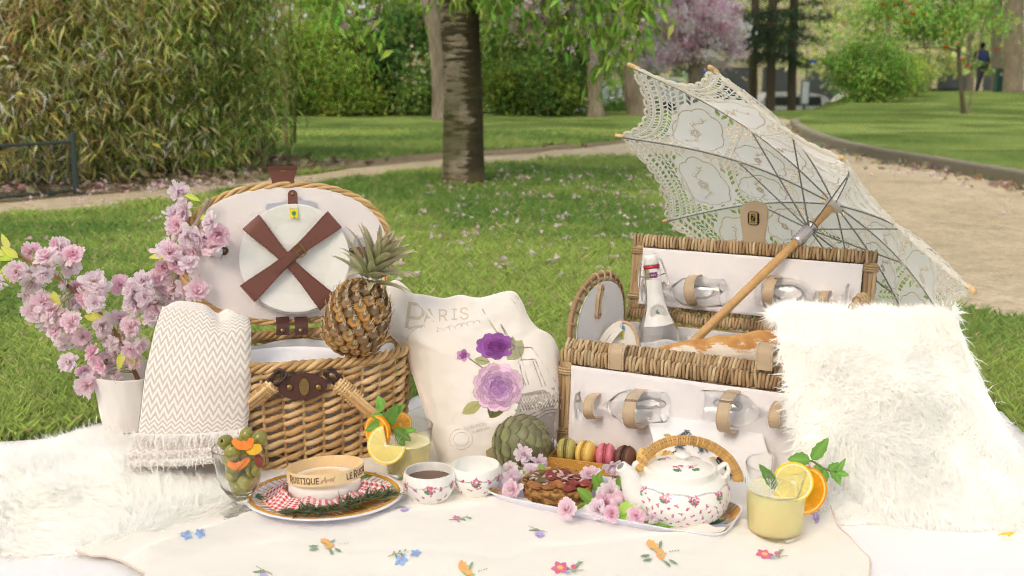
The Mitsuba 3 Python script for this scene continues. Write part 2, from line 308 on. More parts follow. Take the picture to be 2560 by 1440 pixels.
for (n, x0, x1, y0, y1) in ((230, -0.4, 1.2, 3.6, 7.6), (60, -3.2, -0.6, 3.4, 6.2), (150, -0.5, 1.6, 4.5, 7.2), (60, 2.2, 3.6, 3.6, 8), (120, -2.6, -1.2, 5.9, 6.6), (25, -0.5, 0.6, 2.5, 3.6)):
    c = np.stack([rng.uniform(x0, x1, n), rng.uniform(y0, y1, n), rng.uniform(0.02, 0.05, n)], 1); rep = rng.integers(1, 5, n); c = np.repeat(c, rep, 0) + rng.normal(size=(rep.sum(), 3)) * [0.015, 0.015, 0.004]
    d = rng.normal(size=(len(c), 3)) * [1, 1, 0.35]; m.add(leaves(rng, c, d, 0.024, 0.02, np.array([.88, .70, .74]), jit=0.12))
kq = KERB[rng.integers(0, 200, 420)]; kd = rng.exponential(0.10, 420) + 0.07; c = np.c_[kq[:, 0] - kd * rng.uniform(.3, 1, 420), kq[:, 1] - kd, rng.uniform(.008, .02, 420)]
m.add(leaves(rng, c, rng.normal(size=c.shape) * [1, 1, .3], 0.05, 0.035, np.array([.42, .36, .27]), jit=.4))
solo('fallen_petals', 'pale pink blossom petals strewn over the lawn and along the path kerb', 'petals', m.get(), 'petal', kind='stuff', smooth=False)
def sample_in(poly, n, rng):
    x0, y0, x1, y1 = poly.bounds; q = rng.uniform([x0, y0], [x1, y1], (n, 2)); return q[contains_xy(poly, q[:, 0], q[:, 1])]
q = sample_in(BED.intersection(sbox(-5, 4, 3, 10)), 9000, rng); q = q[rng.random(len(q)) < np.clip(-(q[:, 0] + 0.9) * 0.9, 0.06, 1)]
pal = np.array([[0.20, 0.15, 0.10], [0.13, 0.095, 0.06], [0.26, 0.21, 0.155], [0.085, 0.065, 0.042], [0.28, 0.225, 0.175]]) * .8
solo('leaf_litter', 'dry brown fallen leaves covering the ground under the bamboo', 'dead leaves', leaves(rng, np.c_[q, rng.uniform(0.01, 0.05, len(q))], rng.normal(size=(len(q), 3)) * [1, 1, 0.3], 0.075, 0.035, pal[rng.integers(0, 5, len(q))]), 'leaf', kind='stuff', smooth=False)
# ---------------------------------------------------------------- trees, shrubs and street behind the lawn
def bark_fn(p, n, uv):
    band = noise(p.x * 13 + 3, p.y * 9, p.z * 58 + 2 * noise(p.x * 6, p.z * 9, 3.)); big = fbm(p.x * 5, p.y * 5, p.z * 2.2, 3); fine = fbm(p.x * 22, p.y * 22, p.z * 110, 2)
    strip = fbm(p.x * 10, p.y * 3, p.z * 14, 3)
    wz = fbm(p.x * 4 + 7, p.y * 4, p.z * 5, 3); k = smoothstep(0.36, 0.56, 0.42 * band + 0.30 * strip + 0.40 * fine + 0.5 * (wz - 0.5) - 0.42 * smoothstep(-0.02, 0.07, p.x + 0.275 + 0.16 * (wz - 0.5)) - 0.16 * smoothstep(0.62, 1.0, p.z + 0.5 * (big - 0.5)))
    g = mix([0.062, 0.052, 0.033], [0.31, 0.265, 0.205], k)
    g = mix(g, [0.075, 0.08, 0.022], 0.75 * smoothstep(0.5, 0.62, big) * smoothstep(1.3, 0.0, p.z))
    g = mix(g, [0.15, 0.12, 0.06], 0.8 * smoothstep(0.22, 0.05, p.z + 0.12 * big))
    return g * (0.75 + 0.5 * fine)
mat('cherry_bark', dict(type='bumpmap', nested_texture=proc(lambda p, n, uv: 0.010 * noise(p.x * 9, p.y * 9, p.z * 42) + 0.006 * fbm(p.x * 40, p.y * 40, p.z * 60, 2), eps=2e-3), scale=1.0, bsdf=two(base_color=proc(bark_fn), roughness=0.9, specular=0.15)))
mat('bark', two(base_color=proc(lambda p, n, uv: mi.Color3f(0.8 + 0 * p.x) * 0.001 + mix([0.14, 0.11, 0.075], [0.36, 0.31, 0.24], fbm(p.x * 14, p.y * 14, p.z * 3, 4)) * (0.7 + 0.6 * noise(p.x * 60, p.y * 60, p.z * 9))), roughness=0.95, specular=0.1))
mat('dark_bark', two(base_color=proc(lambda p, n, uv: mix([0.055, 0.045, 0.032], [0.17, 0.14, 0.1], fbm(p.x * 14, p.y * 14, p.z * 2, 4))), roughness=0.95, specular=0.1))
def trunk(pts, r0, r1, flare=1.5, n=20, m=40, amp=0.08, seed=0):
    p = spline(pts, m); t = np.linspace(0, 1, m); h = np.r_[0, np.cumsum(np.linalg.norm(np.diff(p, axis=0), axis=1))]
    r = r0 + (r1 - r0) * t + r0 * (flare - 1) * np.exp(-h / (1.3 * r0)); v, f = tube(p, r, n)
    ax = np.repeat(p, n, 0); b = v[:-2] - ax; k = 1 + amp * 2 * (meshkit.fbm(v[:-2] * [9, 9, 3] + seed * 11 + 30, 3, seed) - 0.5)
    v[:-2] = ax + b * k[:, None]; return v, f
def crown(parent, name, rng, c, r, k, n, L, W, cols, spread=0.3, mat_='leaf', droop=0.2, jit=0.3, down=0.3, squash=0.7, shell=0.5, label=None):
    p, i, _ = clumps(rng, c, r, k, n, spread, squash, shell); cols = np.atleast_2d(cols)
    ck = cols[rng.integers(0, len(cols), k)] * rng.uniform(0.75, 1.25, (k, 1))
    d = rng.normal(size=(n, 3)); d[:, 2] -= down
    return part(parent, name, leaves(rng, p, d, L, W, ck[i], droop=droop, jit=jit), mat_, smooth=False, label=label, kind='stuff')
rng = np.random.default_rng(21)
LEAFG = np.array([[0.12, 0.22, 0.03], [0.09, 0.17, 0.025], [0.2, 0.3, 0.05]])

# the banded cherry tree in the middle
b0 = G(1160, 466); k = thing('cherry_tree', 'cherry tree with dark and cream banded bark standing on the lawn behind the picnic', 'tree')
top = [b0 + [0, 0, -0.02], at(1158, 380, b0[1]), at(1157, 200, b0[1]), at(1148, 0, b0[1]), at(1140, -220, b0[1]), at(1120, -420, b0[1])]
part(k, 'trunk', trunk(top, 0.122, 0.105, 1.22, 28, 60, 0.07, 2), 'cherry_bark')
hub = top[4]
limbs = []
for a, l, up in ((0.2, 2.0, 0.9), (1.3, 1.8, 1.0), (2.5, 2.1, 0.9), (3.6, 1.9, 0.8), (4.6, 1.9, 1.0), (5.5, 2.1, 0.9)):
    e = np.array([math.cos(a), math.sin(a), 0]); p = spline([hub + [0, 0, 0.15 * up], hub + e * l * 0.4 + [0, 0, 0.5 * up], hub + e * l * 0.8 + [0, 0, 0.72 * up], hub + e * l * 1.15 + [0, 0, 0.62 * up]], 14)
    limbs.append(p); part(k, 'limb', tube(p, np.linspace(0.05, 0.012, 14), 8), 'dark_bark')
crown(k, 'crown', rng, hub + [0, 0.2, 0.85], (2.0, 1.8, 0.5), 90, 9000, 0.085, 0.035, LEAFG * 0.8, 0.18, down=1.0)
# hanging sprays of leaves in view, from twigs that come down from the limbs
def sprays(parent, rng, spots, leafn, bl, L=0.075, W=0.026):
    m, lf, bm = MB(), MB(), MB()
    for (px, py, px0, py0, dy, g, pk) in spots:
        y = b0[1] + dy; a, b = at(px0, py0, y), at(px, py, y); mid = (a + b) / 2 + rng.normal(size=3) * 0.05
        p = spline([a, mid, b], 14); m.add(tube(p, np.linspace(0.006, 0.002, 14), 5), (0.15, 0.11, 0.06))
        n = g; t = rng.uniform(0.1, 1.0, n); q = p[(t * 13).astype(int)] + rng.normal(size=(n, 3)) * [0.06, 0.06, 0.045]
        d = rng.normal(size=(n, 3)) * [0.8, 0.8, 0.35]; d[:, 2] -= 1.0; ck = LEAFG[rng.integers(0, 3, n)]
        lf.add(leaves(rng, q, d, L, W, ck, droop=0.2))
        if pk:
            n = pk; t = rng.uniform(0.2, 1.0, n); q = p[(t * 13).astype(int)] + rng.normal(size=(n, 3)) * 0.05; q = np.repeat(q, 9, 0) + rng.normal(size=(n * 9, 3)) * 0.016
            bm.add(leaves(rng, q, rng.normal(size=q.shape), 0.030, 0.026, np.array([.88, .68, .76]), jit=0.2))
    part(parent, 'twigs', m.get(), 'matte', kind='stuff'); part(parent, 'hanging_leaves', lf.get(), 'leaf', smooth=False, kind='stuff'); part(parent, 'hanging_blossom', bm.get(), 'petal', smooth=False, kind='stuff')
sp = [(905, 150, 925, -90, -0.6, 60, 2), (895, 165, 915, -80, -0.5, 30, 3), (825, 60, 840, -110, -0.7, 55, 2), (850, 30, 880, -140, -0.5, 60, 3), (1020, 115, 1065, -60, -0.5, 12, 0), (1135, 45, 1135, -120, -0.45, 45, 0), (1160, 30, 1190, -130, -0.5, 40, 0), (1120, 15, 1130, -160, -0.4, 40, 0),
      (960, -10, 980, -160, -0.2, 40, 4), (930, 40, 960, -130, 0.1, 20, 8)]
for i in range(46):
    px = rng.uniform(1215, 1610); lim = np.interp(px, [1215, 1280, 1340, 1420, 1480, 1530, 1570, 1610], [40, 70, 90, 190, 225, 215, 190, 110]); py = lim * rng.uniform(0.35, 1.0)
    sp.append((px, py, px + rng.uniform(-40, 60), py - rng.uniform(220, 340), rng.uniform(-0.7, 0.5), int(rng.integers(40, 75)), int(rng.choice([0, 0, 2, 5, 9]))))
for i in range(14): 
    px = rng.uniform(1290, 1400); py = rng.uniform(20, 110); sp.append((px, py, px + 20, py - 260, rng.uniform(-0.4, 0.3), 20, 40))
sprays(k, rng, sp, 0, 0)

def tree(name, label, group, pts, r0, r1, bark, crown_c, crown_r, kk, n, L, W, cols, spread, flare=1.5, cname='crown', mt='leaf', **kw):
    t = thing(name, label, 'tree', group); part(t, 'trunk', trunk(pts, r0, r1, flare, 16, 36, 0.1, len(scene)), bark)
    if crown_c is not None: crown(t, cname, rng, crown_c, crown_r, kk, n, L, W, cols, spread, mat_=mt, **kw)
    return t
def line(b, q, y=None, up=3.5):
    """trunk points from the pixel b on the ground through pixels q, and on upward"""
    g = G(*b); p = [g - [0, 0, 0.05]] + [at(*c, g[1]) for c in q]; d = unit(p[-1] - p[-2]); return p + [p[-1] + d * up / 2, p[-1] + d * up]
tr = line((1102, 300), [(1098, 200), (1088, 90), (1072, 0)]); tree('plane_tree', 'pale grey slender leaning tree just behind the banded cherry trunk', None, tr, 0.105, 0.12, 'bark', tr[-1] + [0, 0, 0.6], (2.2, 2.2, 1.2), 60, 5000, 0.12, 0.08, LEAFG, 0.35)
tr = line((1490, 291), [(1488, 240), (1487, 130), (1484, 20)]); tree('plane_tree', 'straight pale trunk on the lawn under the pink and green sprays', None, tr, 0.115, 0.1, 'bark', tr[-1] + [0, 0, 0.6], (2, 2, 1.2), 60, 5000, 0.12, 0.08, LEAFG, 0.35, flare=1.35)
tr = line((1604, 287), [(1592, 230), (1560, 130), (1520, 20)]); tree('plane_tree', 'thick grey brown trunk leaning left beside the parasol tips', None, tr, 0.21, 0.19, 'bark', tr[-1] + [0, 0, 0.6], (2.4, 2.4, 1.2), 60, 5000, 0.12, 0.08, LEAFG, 0.35, flare=1.2)
# pink cherry
g = at(1735, 265, 21.0); g[2] = 0; t = thing('pink_cherry_tree', 'small cherry tree in full pink blossom behind the parasol tips', 'tree')
part(t, 'trunk', trunk([g - [0, 0, 0.1], at(1735, 200, 21), at(1733, 120, 21), at(1728, 40, 21), at(1720, -30, 21)], 0.13, 0.06, 1.3, 14, 30), 'bark')
for (a, b) in ((1660, 60), (1800, 70), (1690, 10), (1780, 0), (1640, 130), (1830, 130)): part(t, 'branch', tube(spline([at(1734, 130, 21), (at(1734, 100, 21) + at(a, b, 21)) / 2 + [0, 0, .05], at(a, b, 20.8)], 10), np.linspace(0.05, 0.015, 10), 6), 'dark_bark')
PK = np.array([[.94, .78, .86], [.92, .69, .80], [.86, .60, .72], [.95, .87, .92]])
for cx, cy, rx, rz_, kk, n in ((1700, 45, 1.0, 0.55, 64, 5600), (1775, 105, 0.66, 0.5, 40, 2800), (1650, 140, 0.5, 0.25, 24, 1700), (1800, 60, .4, .5, 20, 1800), (1610, 40, 0.3, 0.4, 14, 800)):
    crown(t, 'blossom_cloud', rng, at(cx, cy, 21), (rx, 0.7, rz_), kk, n, 0.06, 0.06, PK, 0.1, mat_='petal', jit=0.2)
crown(t, 'leaf_cloud', rng, at(1720, 100, 21.3), (0.9, 0.5, 0.5), 40, 500, 0.08, 0.04, LEAFG * 0.7, 0.12)

# shrubs at the far edge of the lawn
def shrub(name, label, px, py_top, py_bot, y, rx, cols, n, L=0.075, W=0.045, kk=60, group=None, stems=0, spread=0.16, z0=None, jit=0.3, ry=0.8, extra=None):
    zt, zb = at(px, py_top, y)[2], (at(px, py_bot, y)[2] if z0 is None else z0); c = at(px, (py_top + py_bot) / 2, y); c[2] = (zt + zb) / 2
    t = thing(name, label, 'shrub', group)
    for s in range(stems):
        a = c + [rng.uniform(-0.5, 0.5) * rx, rng.uniform(-0.3, 0.3), 0]; b = np.array([c[0] + (a[0] - c[0]) * 0.5, y + rng.uniform(-0.2, 0.2), zb - 0.05]); part(t, 'stem', tube(spline([b, (a + b) / 2 + rng.normal(size=3) * 0.06, a], 8), np.linspace(0.03, 0.014, 8), 6), 'dark_bark')
    crown(t, 'foliage', rng, c, (rx, ry, (zt - zb) / 2), kk, n, L, W, cols, spread, shell=0.35)
    if extra: crown(t, extra[0], rng, c + [0, -0.35, 0.1], (rx, ry * 0.6, (zt - zb) / 2.3), 40, extra[2], 0.07, 0.06, extra[1], 0.09, mat_='petal')
    return t
BR = np.array([[0.2, 0.28, 0.035], [0.13, 0.21, 0.03], [0.25, 0.32, 0.05]]); DK = np.array([[0.05, 0.1, 0.022], [0.035, 0.07, 0.02], [0.08, 0.14, 0.03]]); MD = np.array([[0.09, 0.16, 0.03], [0.07, 0.12, 0.022], [0.13, 0.2, 0.04]])
shrub('shrub', 'bright yellow green shrub at the lawn edge right of the bamboo', 790, 20, 300, 18.0, 0.95, BR, 9000, z0=0.0, kk=90)
shrub('shrub', 'dull olive shrub between the bamboo and the bright green shrub', 690, 90, 300, 17.5, 0.5, BR * 0.7, 4000, z0=0.0)
shrub('shrub', 'low olive green shrub in front of the dark laurel', 880, 150, 298, 17.4, 0.55, BR * 0.62, 4000, z0=0.0)
shrub('shrub', 'dark laurel bush with deep shade between its leaves left of the banded trunk', 985, 30, 296, 18.2, 0.75, DK, 6500, z0=0.0, L=0.1, W=0.06)
shrub('shrub', 'mid green bush with cream flowers just left of the banded trunk', 1060, 130, 296, 17.6, 0.32, MD, 2200, z0=0.0, extra=('cream_flowers', S(225, 225, 180), 160))
shrub('shrub', 'large green bush dotted with cream flowers right of the banded trunk', 1290, 10, 296, 18.6, 0.8, MD, 8000, z0=0.0, kk=80, extra=('cream_flowers', S(228, 230, 175), 500))
shrub('shrub', 'dark green bush at the foot of the cream flowered bush', 1330, 150, 292, 17.6, 0.85, np.vstack([DK, BR * 0.5]), 6500, z0=0.0)
shrub('shrub', 'dark green bush left of the straight pale trunk', 1420, 60, 288, 18.8, 0.5, DK, 4500, z0=0.0)
shrub('shrub', 'tall pale green bush behind the row of lawn edge bushes', 900, -140, 250, 22.0, 1.4, BR * 0.85, 9000, z0=0.0, L=0.1, W=0.06, kk=90)
shrub('shrub', 'tall green bush rising behind the banded trunk', 1130, -160, 250, 23.0, 1.5, MD, 9000, z0=0.0, L=0.1, W=0.06, kk=90)
shrub('shrub', 'tall shadowed bush behind the cream flowered bush', 1400, -150, 250, 23.0, 1.3, DK * 1.3, 8000, z0=0.0, L=0.1, W=0.06, kk=90)
shrub('shrub', 'bright green multi stemmed shrub on the raised lawn beside the parasol', 2180, 95, 255, 22.0, 0.82, MD * 1.35, 8000, z0=0.1, stems=7, kk=80)
shrub('shrub', 'smaller pale green shrub behind the multi stemmed shrub', 2275, 130, 240, 27.0, 0.5, BR * 0.9, 2500, z0=0.1, stems=4)
shrub('shrub', 'low hedge clump behind the leaning trunk', 1560, 250, 300, 20.5, 0.5, MD, 1600, z0=-0.3)

# bamboo on the left
t = thing('bamboo_thicket', 'dense tan and green bamboo thicket behind the wire fence', 'bamboo')
bm, lf = MB(), MB(); straw = np.array([[0.40, 0.31, 0.14], [0.30, 0.22, 0.10], [0.48, 0.40, 0.21]]); oliv = np.array([[0.20, 0.21, 0.05], [0.12, 0.135, 0.036], [0.31, 0.31, 0.07]]); gr = np.array([[0.13, 0.19, 0.045], [0.09, 0.14, 0.035], [0.22, 0.28, 0.06]])
for i in range(420):
    px = rng.uniform(-420, 640); lo = np.interp(px, [-420, 0, 250, 480, 640, 690], [495, 470, 452, 430, 405, 380]); g = G(px, lo); g[1] += rng.uniform(0.0, 1.5) ** 1.3; g[2] = 0
    h = rng.uniform(1.2, 3.2); e = rng.normal(size=2) * 0.18; p = spline([g, g + [e[0] * 0.3, e[1] * 0.3, h * 0.5], g + [e[0], e[1] - 0.1, h]], 7)
    c = (straw if rng.random() < 0.5 else oliv)[rng.integers(0, 3)] * rng.uniform(0.5, 1.0); bm.add(tube(p, np.linspace(0.009, 0.004, 7), 5), c)
n = 2000
for i in range(n):
    px = rng.uniform(-450, 720); ly = rng.beta(1.0, 0.9) * 560 - 160; edge = np.interp(ly, [-200, 0, 120, 260, 330, 400], [640, 660, 690, 690, 660, 600]); lim_ = edge + 26 * math.sin(ly / 31.0) + 16 * math.sin(ly / 13.0 + 2) + rng.normal() * 14; px = px if px < lim_ else lim_ - abs(rng.normal()) * 170
    if px > lim_ - 60 and rng.random() < .35: continue
    dep = rng.exponential(0.5); fr = 6.35 - rng.uniform(0, .25) + np.interp(px, [-400, 0, 400, 700], [-0.1, 0.0, 0.7, 1.6]); c = at(px, ly, fr + dep)
    if c[2] < 0.08: continue
    m_ = rng.integers(18, 42); q = c + rng.normal(size=(m_, 3)) * [0.12, 0.14, 0.09]; d = rng.normal(size=(m_, 3)) * [0.6, 0.6, 0.35] + [rng.normal() * 0.5, -0.3, -0.75]
    w = np.interp(px + rng.normal() * 140, [-100, 180, 420, 640], [0.85, 0.72, 0.3, 0.08]) * np.interp(ly, [-100, 0, 250, 400], [1, 1, 0.75, 0.5]); u = rng.random()
    pal = straw if u < w else (gr if rng.random() < np.interp(px, [0, 350, 600], [0.1, 0.5, 0.9]) else oliv)
    bright = rng.choice([0.5, 0.9, 1.3, 2.1]) ; lf.add(leaves(rng, q, d, 0.088, 0.0135, pal[rng.integers(0, 3, m_)] * bright, droop=0.15, fold=0.1))
part(t, 'canes', bm.get(), 'matte', kind='stuff'); part(t, 'leaves', lf.get(), 'leaf', smooth=False, kind='stuff')

# wire fence
t = thing('wire_fence', 'low grey green wire mesh fence in front of the bamboo', 'fence'); FC = np.array([0.05, 0.07, 0.065])
p1 = G(192, 489); hz = at(186, 332, p1[1])[2]; e = unit(G(0, 508) - p1); p0 = p1 + e * 2.2
for q in (p1, p0): part(t, 'post', tube([q - [0, 0, 0.05], q + [0, 0, hz - 0.004], q + [0, 0, hz]], [0.018, 0.018, 0.012], 10), 'satin', FC)
for z, r in ((hz - 0.05, 0.009), (0.03, 0.008)): part(t, 'rail', tube([p0 + [0, 0, z], p1 + [0, 0, z]], r, 8), 'satin', FC)
m = MB()
for i in range(-8, 46):
    for sgn in (1, -1):
        a, b = i * 0.05, i * 0.05 + sgn * (hz - 0.08); ts = np.clip(np.array([a, b]), 0, 2.2)
        if ts[0] == ts[1]: continue
        zz = 0.03 + (ts - a) * sgn; m.add(tube(np.stack([p1 + e * ts[k_] + [0, 0, zz[k_]] for k_ in (0, 1)]), 0.0013, 4), FC * 1.6)
part(t, 'wire_mesh', m.get(), 'satin', kind='stuff', label='diamond wire mesh')

# conifers
CN = np.array([[0.03, 0.055, 0.03], [0.022, 0.04, 0.025], [0.045, 0.07, 0.035]])
for i, (px, pb, y, lab) in enumerate(((1884, 264, 24.5, 'dark conifer nearest the pink cherry tree'), (1928, 270, 23.0, 'middle one of the three dark conifers behind the parasol'), (1981, 268, 23.5, 'dark conifer beside the green multi stemmed shrub'))):
    t = thing('conifer', lab, 'tree', None); b = at(px, pb, y); part(t, 'trunk', trunk([b - [0, 0, 0.4], at(px, 130, y), at(px + 4, 0, y), at(px + 4, -300, y)], 0.1, 0.085, 1.2, 12, 24), 'dark_bark')
    lf = MB()
    for j in range(26):
        z = rng.uniform(0.95, 3.4); a = rng.uniform(0, 2 * PI); l = rng.uniform(0.5, 1.05); s = np.array([b[0], y, z]); e_ = s + [math.cos(a) * l, math.sin(a) * l, rng.uniform(-0.28, 0.05)]; p = spline([s, (s + e_) / 2 + [0, 0, 0.05], e_], 8)
        part(t, 'branch', tube(p, np.linspace(0.022, 0.006, 8), 5), 'dark_bark'); q = p[rng.integers(2, 8, 200)] + rng.normal(size=(200, 3)) * [0.12, 0.12, 0.045]; d = rng.normal(size=(200, 3)); d[:, 2] -= 0.4; lf.add(leaves(rng, q, d, 0.09, 0.02, CN[rng.integers(0, 3, 200)]))
    part(t, 'needles', lf.get(), 'leaf', smooth=False, kind='stuff')
# flowering tree on the raised lawn
g = G(2410, 284, 0.085); y = g[1]; t = thing('flowering_tree', 'thin tree with orange red flowers on the raised lawn', 'tree')
part(t, 'trunk', trunk([g - [0, 0, 0.03], at(2404, 235, y), at(2397, 150, y), at(2396, 60, y), at(2370, -60, y)], 0.035, 0.02, 1.7, 10, 24), 'dark_bark')
part(t, 'stem', tube(spline([g + [0.05, 0, 0], at(2430, 230, y), at(2436, 170, y), at(2452, 100, y), at(2470, 10, y)], 14), np.linspace(0.018, 0.009, 14), 6), 'bark')
for pts in (((2396, 128), (2360, 119), (2310, 120), (2265, 123)), ((2310, 120), (2308, 60), (2300, -20)), ((2397, 130), (2420, 60), (2440, -40)), ((2268, 123), (2262, 60), (2250, -20)), ((2396, 60), (2340, 10), (2260, -40))):
    part(t, 'branch', tube(spline([at(*q, y) for q in pts], 10), np.linspace(0.014, 0.006, 10), 5), 'dark_bark')
for cx, cy, rx, rz_, n in ((2270, 40, 0.75, 0.35, 1700), (2390, 60, 0.28, 0.3, 550), (2490, 60, 0.22, 0.2, 240), (2390, 10, 0.6, 0.3, 900), (2420, 170, 0.12, 0.10, 60), (2180, 30, 0.4, 0.25, 500)):
    crown(t, 'leaf_cloud', rng, at(cx, cy, y), (rx, 0.4, rz_), 30, n, 0.07, 0.032, MD * 1.5, 0.09)
fv = MB()
for s in range(14): a = s * 2.4; fv.add(leaves(np.random.default_rng(s), np.zeros((1, 3)), np.array([[math.cos(a), math.sin(a), 0.5 - s / 14]]), 0.034, 0.03, S(238, 66, 30), jit=0.1))
first = None
for (px, py, s) in ((2208, 10, 1.3), (2283, 34, 1.4), (2294, 17, 1), (2310, 10, 1), (2275, 10, 1), (2226, 44, .8), (2257, 57, .8), (2266, 56, .9), (2206, 40, .7), (2198, 25, .6), (2158, 34, .6), (2238, 12, .8), (2376, 73, 1), (2360, 85, 1.1), (2365, 118, 1.4), (2396, 108, .9), (2407, 150, 1.2), (2418, 164, 1.2), (2492, 122, 1), (2490, 44, .6), (2262, 2, .8), (2193, 72, .6), (2312, 35, .6)):
    q = at(px, py, y - 0.3); m_ = mat4(rz(px), q, s)
    if first is None: first = part(t, 'flower', fv.get(), 'petal', smooth=False); scene[first]['to_world'] = T(m_)
    else: copy(first, t, 'flower', m_)
def wtree(name, lab, px, pb, w, y, kk=None, lean=0):
    b = at(px, pb, y); r = w / 2 / F * y; tree(name, lab, None, [b - [0, 0, 0.3], at(px, 100, y), at(px + lean, 0, y), at(px + lean * 2, -250, y)], r, r * 0.9, 'bark', at(px + lean * 2, -330, y), (2.6, 2.6, 1.6), 60, 4000, 0.16, 0.1, BR * 0.8, 0.5, flare=1.2)
wtree('broad_tree', 'broad brown trunk at the right edge beside the green bin', 2534, 236, 46, 33.0)
wtree('broad_tree', 'grey trunk behind the green bin', 2492, 232, 26, 38.0)
wtree('slim_tree', 'slim dark trunk behind the flowering tree', 2424, 225, 13, 40.0)
wtree('slim_tree', 'slim trunk behind the smaller pale shrub', 2318, 228, 12, 42.0)
wtree('slim_tree', 'slim grey trunk far behind the parasol tips', 1745, 262, 20, 26.0)
wtree('slim_tree', 'slim trunk above the multi stemmed shrub', 2218, 225, 13, 41.0)

# litter bin
b = at(2495, 236, 33.5); t = thing('litter_bin', 'dark green square litter bin beside the broad trunk', 'bin'); BC = np.array([0.02, 0.075, 0.06])
part(t, 'body', xf(rbox(0.25, 0.25, 0.68, 0.02), mat4(t=b + [0, 0, 0.36])), 'satin', BC); part(t, 'lid', xf(rbox(0.31, 0.31, 0.07, 0.02), mat4(t=b + [0, 0, 0.75])), 'satin', BC * 0.8)
part(t, 'base', xf(rbox(0.28, 0.28, 0.05, 0.01), mat4(t=b + [0, 0, 0.02])), 'satin', BC * 0.7); part(t, 'notice', xf(rbox(0.09, 0.006, 0.06, 0.002), mat4(t=b + [0, -0.128, 0.6])), 'matte', (0.5, 0.55, 0.5))

# person walking away with a blue backpack
y = 36.5; fb = at(2446, 231, y); hh = at(2446, 107, y)[2] - fb[2]; sc = hh / 1.75
def J(x, yy, z): return fb + np.array([x, yy, z]) * sc
import manifold3d as m3
def bones(segs, ref=0.03, it=6):
    """hulls of spheres along each bone, joined and smoothed into one surface"""
    M = None
    for (a, ra, b, rb_) in segs:
        q = m3.Manifold.hull(m3.Manifold.sphere(ra, 16).translate(tuple(a)) + m3.Manifold.sphere(rb_, 16).translate(tuple(b))); M = q if M is None else M + q
    me = M.refine_to_length(ref).to_mesh(); tm = trimesh.Trimesh(me.vert_properties[:, :3], me.tri_verts); trimesh.smoothing.filter_taubin(tm, iterations=it); return vf(tm)
t = thing('person', 'person in dark clothes with a blue backpack walking away behind the flowering tree', 'person')
R = lambda r: r * sc
segs = [(J(0, 0, 1.62), R(.095), J(0, 0, 1.68), R(.085)), (J(0, 0, 1.5), R(.055), J(0, 0, 1.6), R(.05)), (J(-.12, 0, 1.42), R(.09), J(.12, 0, 1.42), R(.09)), (J(0, 0, 1.4), R(.13), J(0, 0, 1.0), R(.13)), (J(-.09, 0, .95), R(.12), J(.09, 0, .95), R(.12)),
        (J(-.1, 0, .9), R(.09), J(-.1, -.12, .5), R(.065)), (J(-.1, -.12, .5), R(.06), J(-.1, -.02, .08), R(.045)), (J(.1, 0, .9), R(.09), J(.1, .14, .5), R(.065)), (J(.1, .14, .5), R(.06), J(.1, .3, .12), R(.045)),
        (J(-.1, -.02, .05), R(.045), J(-.1, .14, .035), R(.035)), (J(.1, .3, .1), R(.045), J(.1, .42, .04), R(.035)),
        (J(-.2, 0, 1.4), R(.055), J(-.25, .05, 1.12), R(.045)), (J(-.25, .05, 1.12), R(.042), J(-.22, .2, .9), R(.035)), (J(.2, 0, 1.4), R(.055), J(.26, -.06, 1.12), R(.045)), (J(.26, -.06, 1.12), R(.042), J(.25, .04, .86), R(.035)), (J(.25, .04, .86), R(.036), J(.25, .08, .76), R(.022)), (J(-.22, .2, .9), R(.036), J(-.2, .27, .82), R(.022))]
bv = bones(segs, 0.03 * sc)
def pcol(v):
    z = (v[:, 2] - fb[2]) / sc; c = np.tile([0.02, 0.02, 0.028], (len(v), 1)); c[z > 1.53] = [0.3, 0.2, 0.15]; c[z > 1.66] = [0.03, 0.02, 0.015]; c[(z > 0.09) & (z < 0.93)] = [0.05, 0.05, 0.07]; return c
part(t, 'body', bv, 'matte', pcol)
part(t, 'hair', blob(J(0, -.03, 1.66), np.array([.105, .11, .12]) * sc, 2, 0.08), 'matte', (0.02, 0.014, 0.01)); part(t, 'backpack', blob(J(-.02, -.2, 1.24), np.array([.17, .12, .25]) * sc, 3, 0.05), 'matte', (0.03, 0.05, 0.14))

# street: cars, railing, signs, traffic light, display panel, facades
t = thing('building', 'pale stone street building far behind the conifers', 'building')
def facade(t, x0, x1, y, z0, z1, cols, rows, wallc, w=1.1, h=1.7, shop=True):
    part(t, 'wall', xf(rbox(x1 - x0, 8, z1 - z0, 0.05), mat4(t=((x0 + x1) / 2, y + 4, (z0 + z1) / 2))), 'matte', vnoise(wallc, 0.1, 0.3))
    sx, sz = (x1 - x0) / cols, (z1 - z0 - 3.2) / rows
    for c_ in range(cols):
        for r_ in range(rows):
            p = np.array([x0 + sx * (c_ + .5), y - 0.02, z0 + 3.2 + sz * (r_ + .5)]); wk = part(t, 'window', xf(rbox(w + 0.2, 0.16, h + 0.2, 0.02), mat4(t=p)), 'matte', np.array(wallc) * 1.15); copyk = part(wk, 'pane', xf(rbox(w, 0.1, h, 0.01), mat4(t=p + [0, -0.06, 0])), 'glaze', (0.05, 0.06, 0.07))
        if shop: part(t, 'shop_front', xf(rbox(sx * 0.7, 0.2, 2.4, 0.02), mat4(t=(x0 + sx * (c_ + .5), y - 0.02, z0 + 1.25))), 'glaze', (0.06, 0.07, 0.08))
    part(t, 'cornice', xf(rbox(x1 - x0 + 0.4, 0.5, 0.35, 0.05), mat4(t=((x0 + x1) / 2, y - 0.1, z0 + 3.1))), 'matte', np.array(wallc) * 1.1)
facade(t, 6, 24, 62, -1.5, 11, 7, 3, [0.5, 0.45, 0.33])
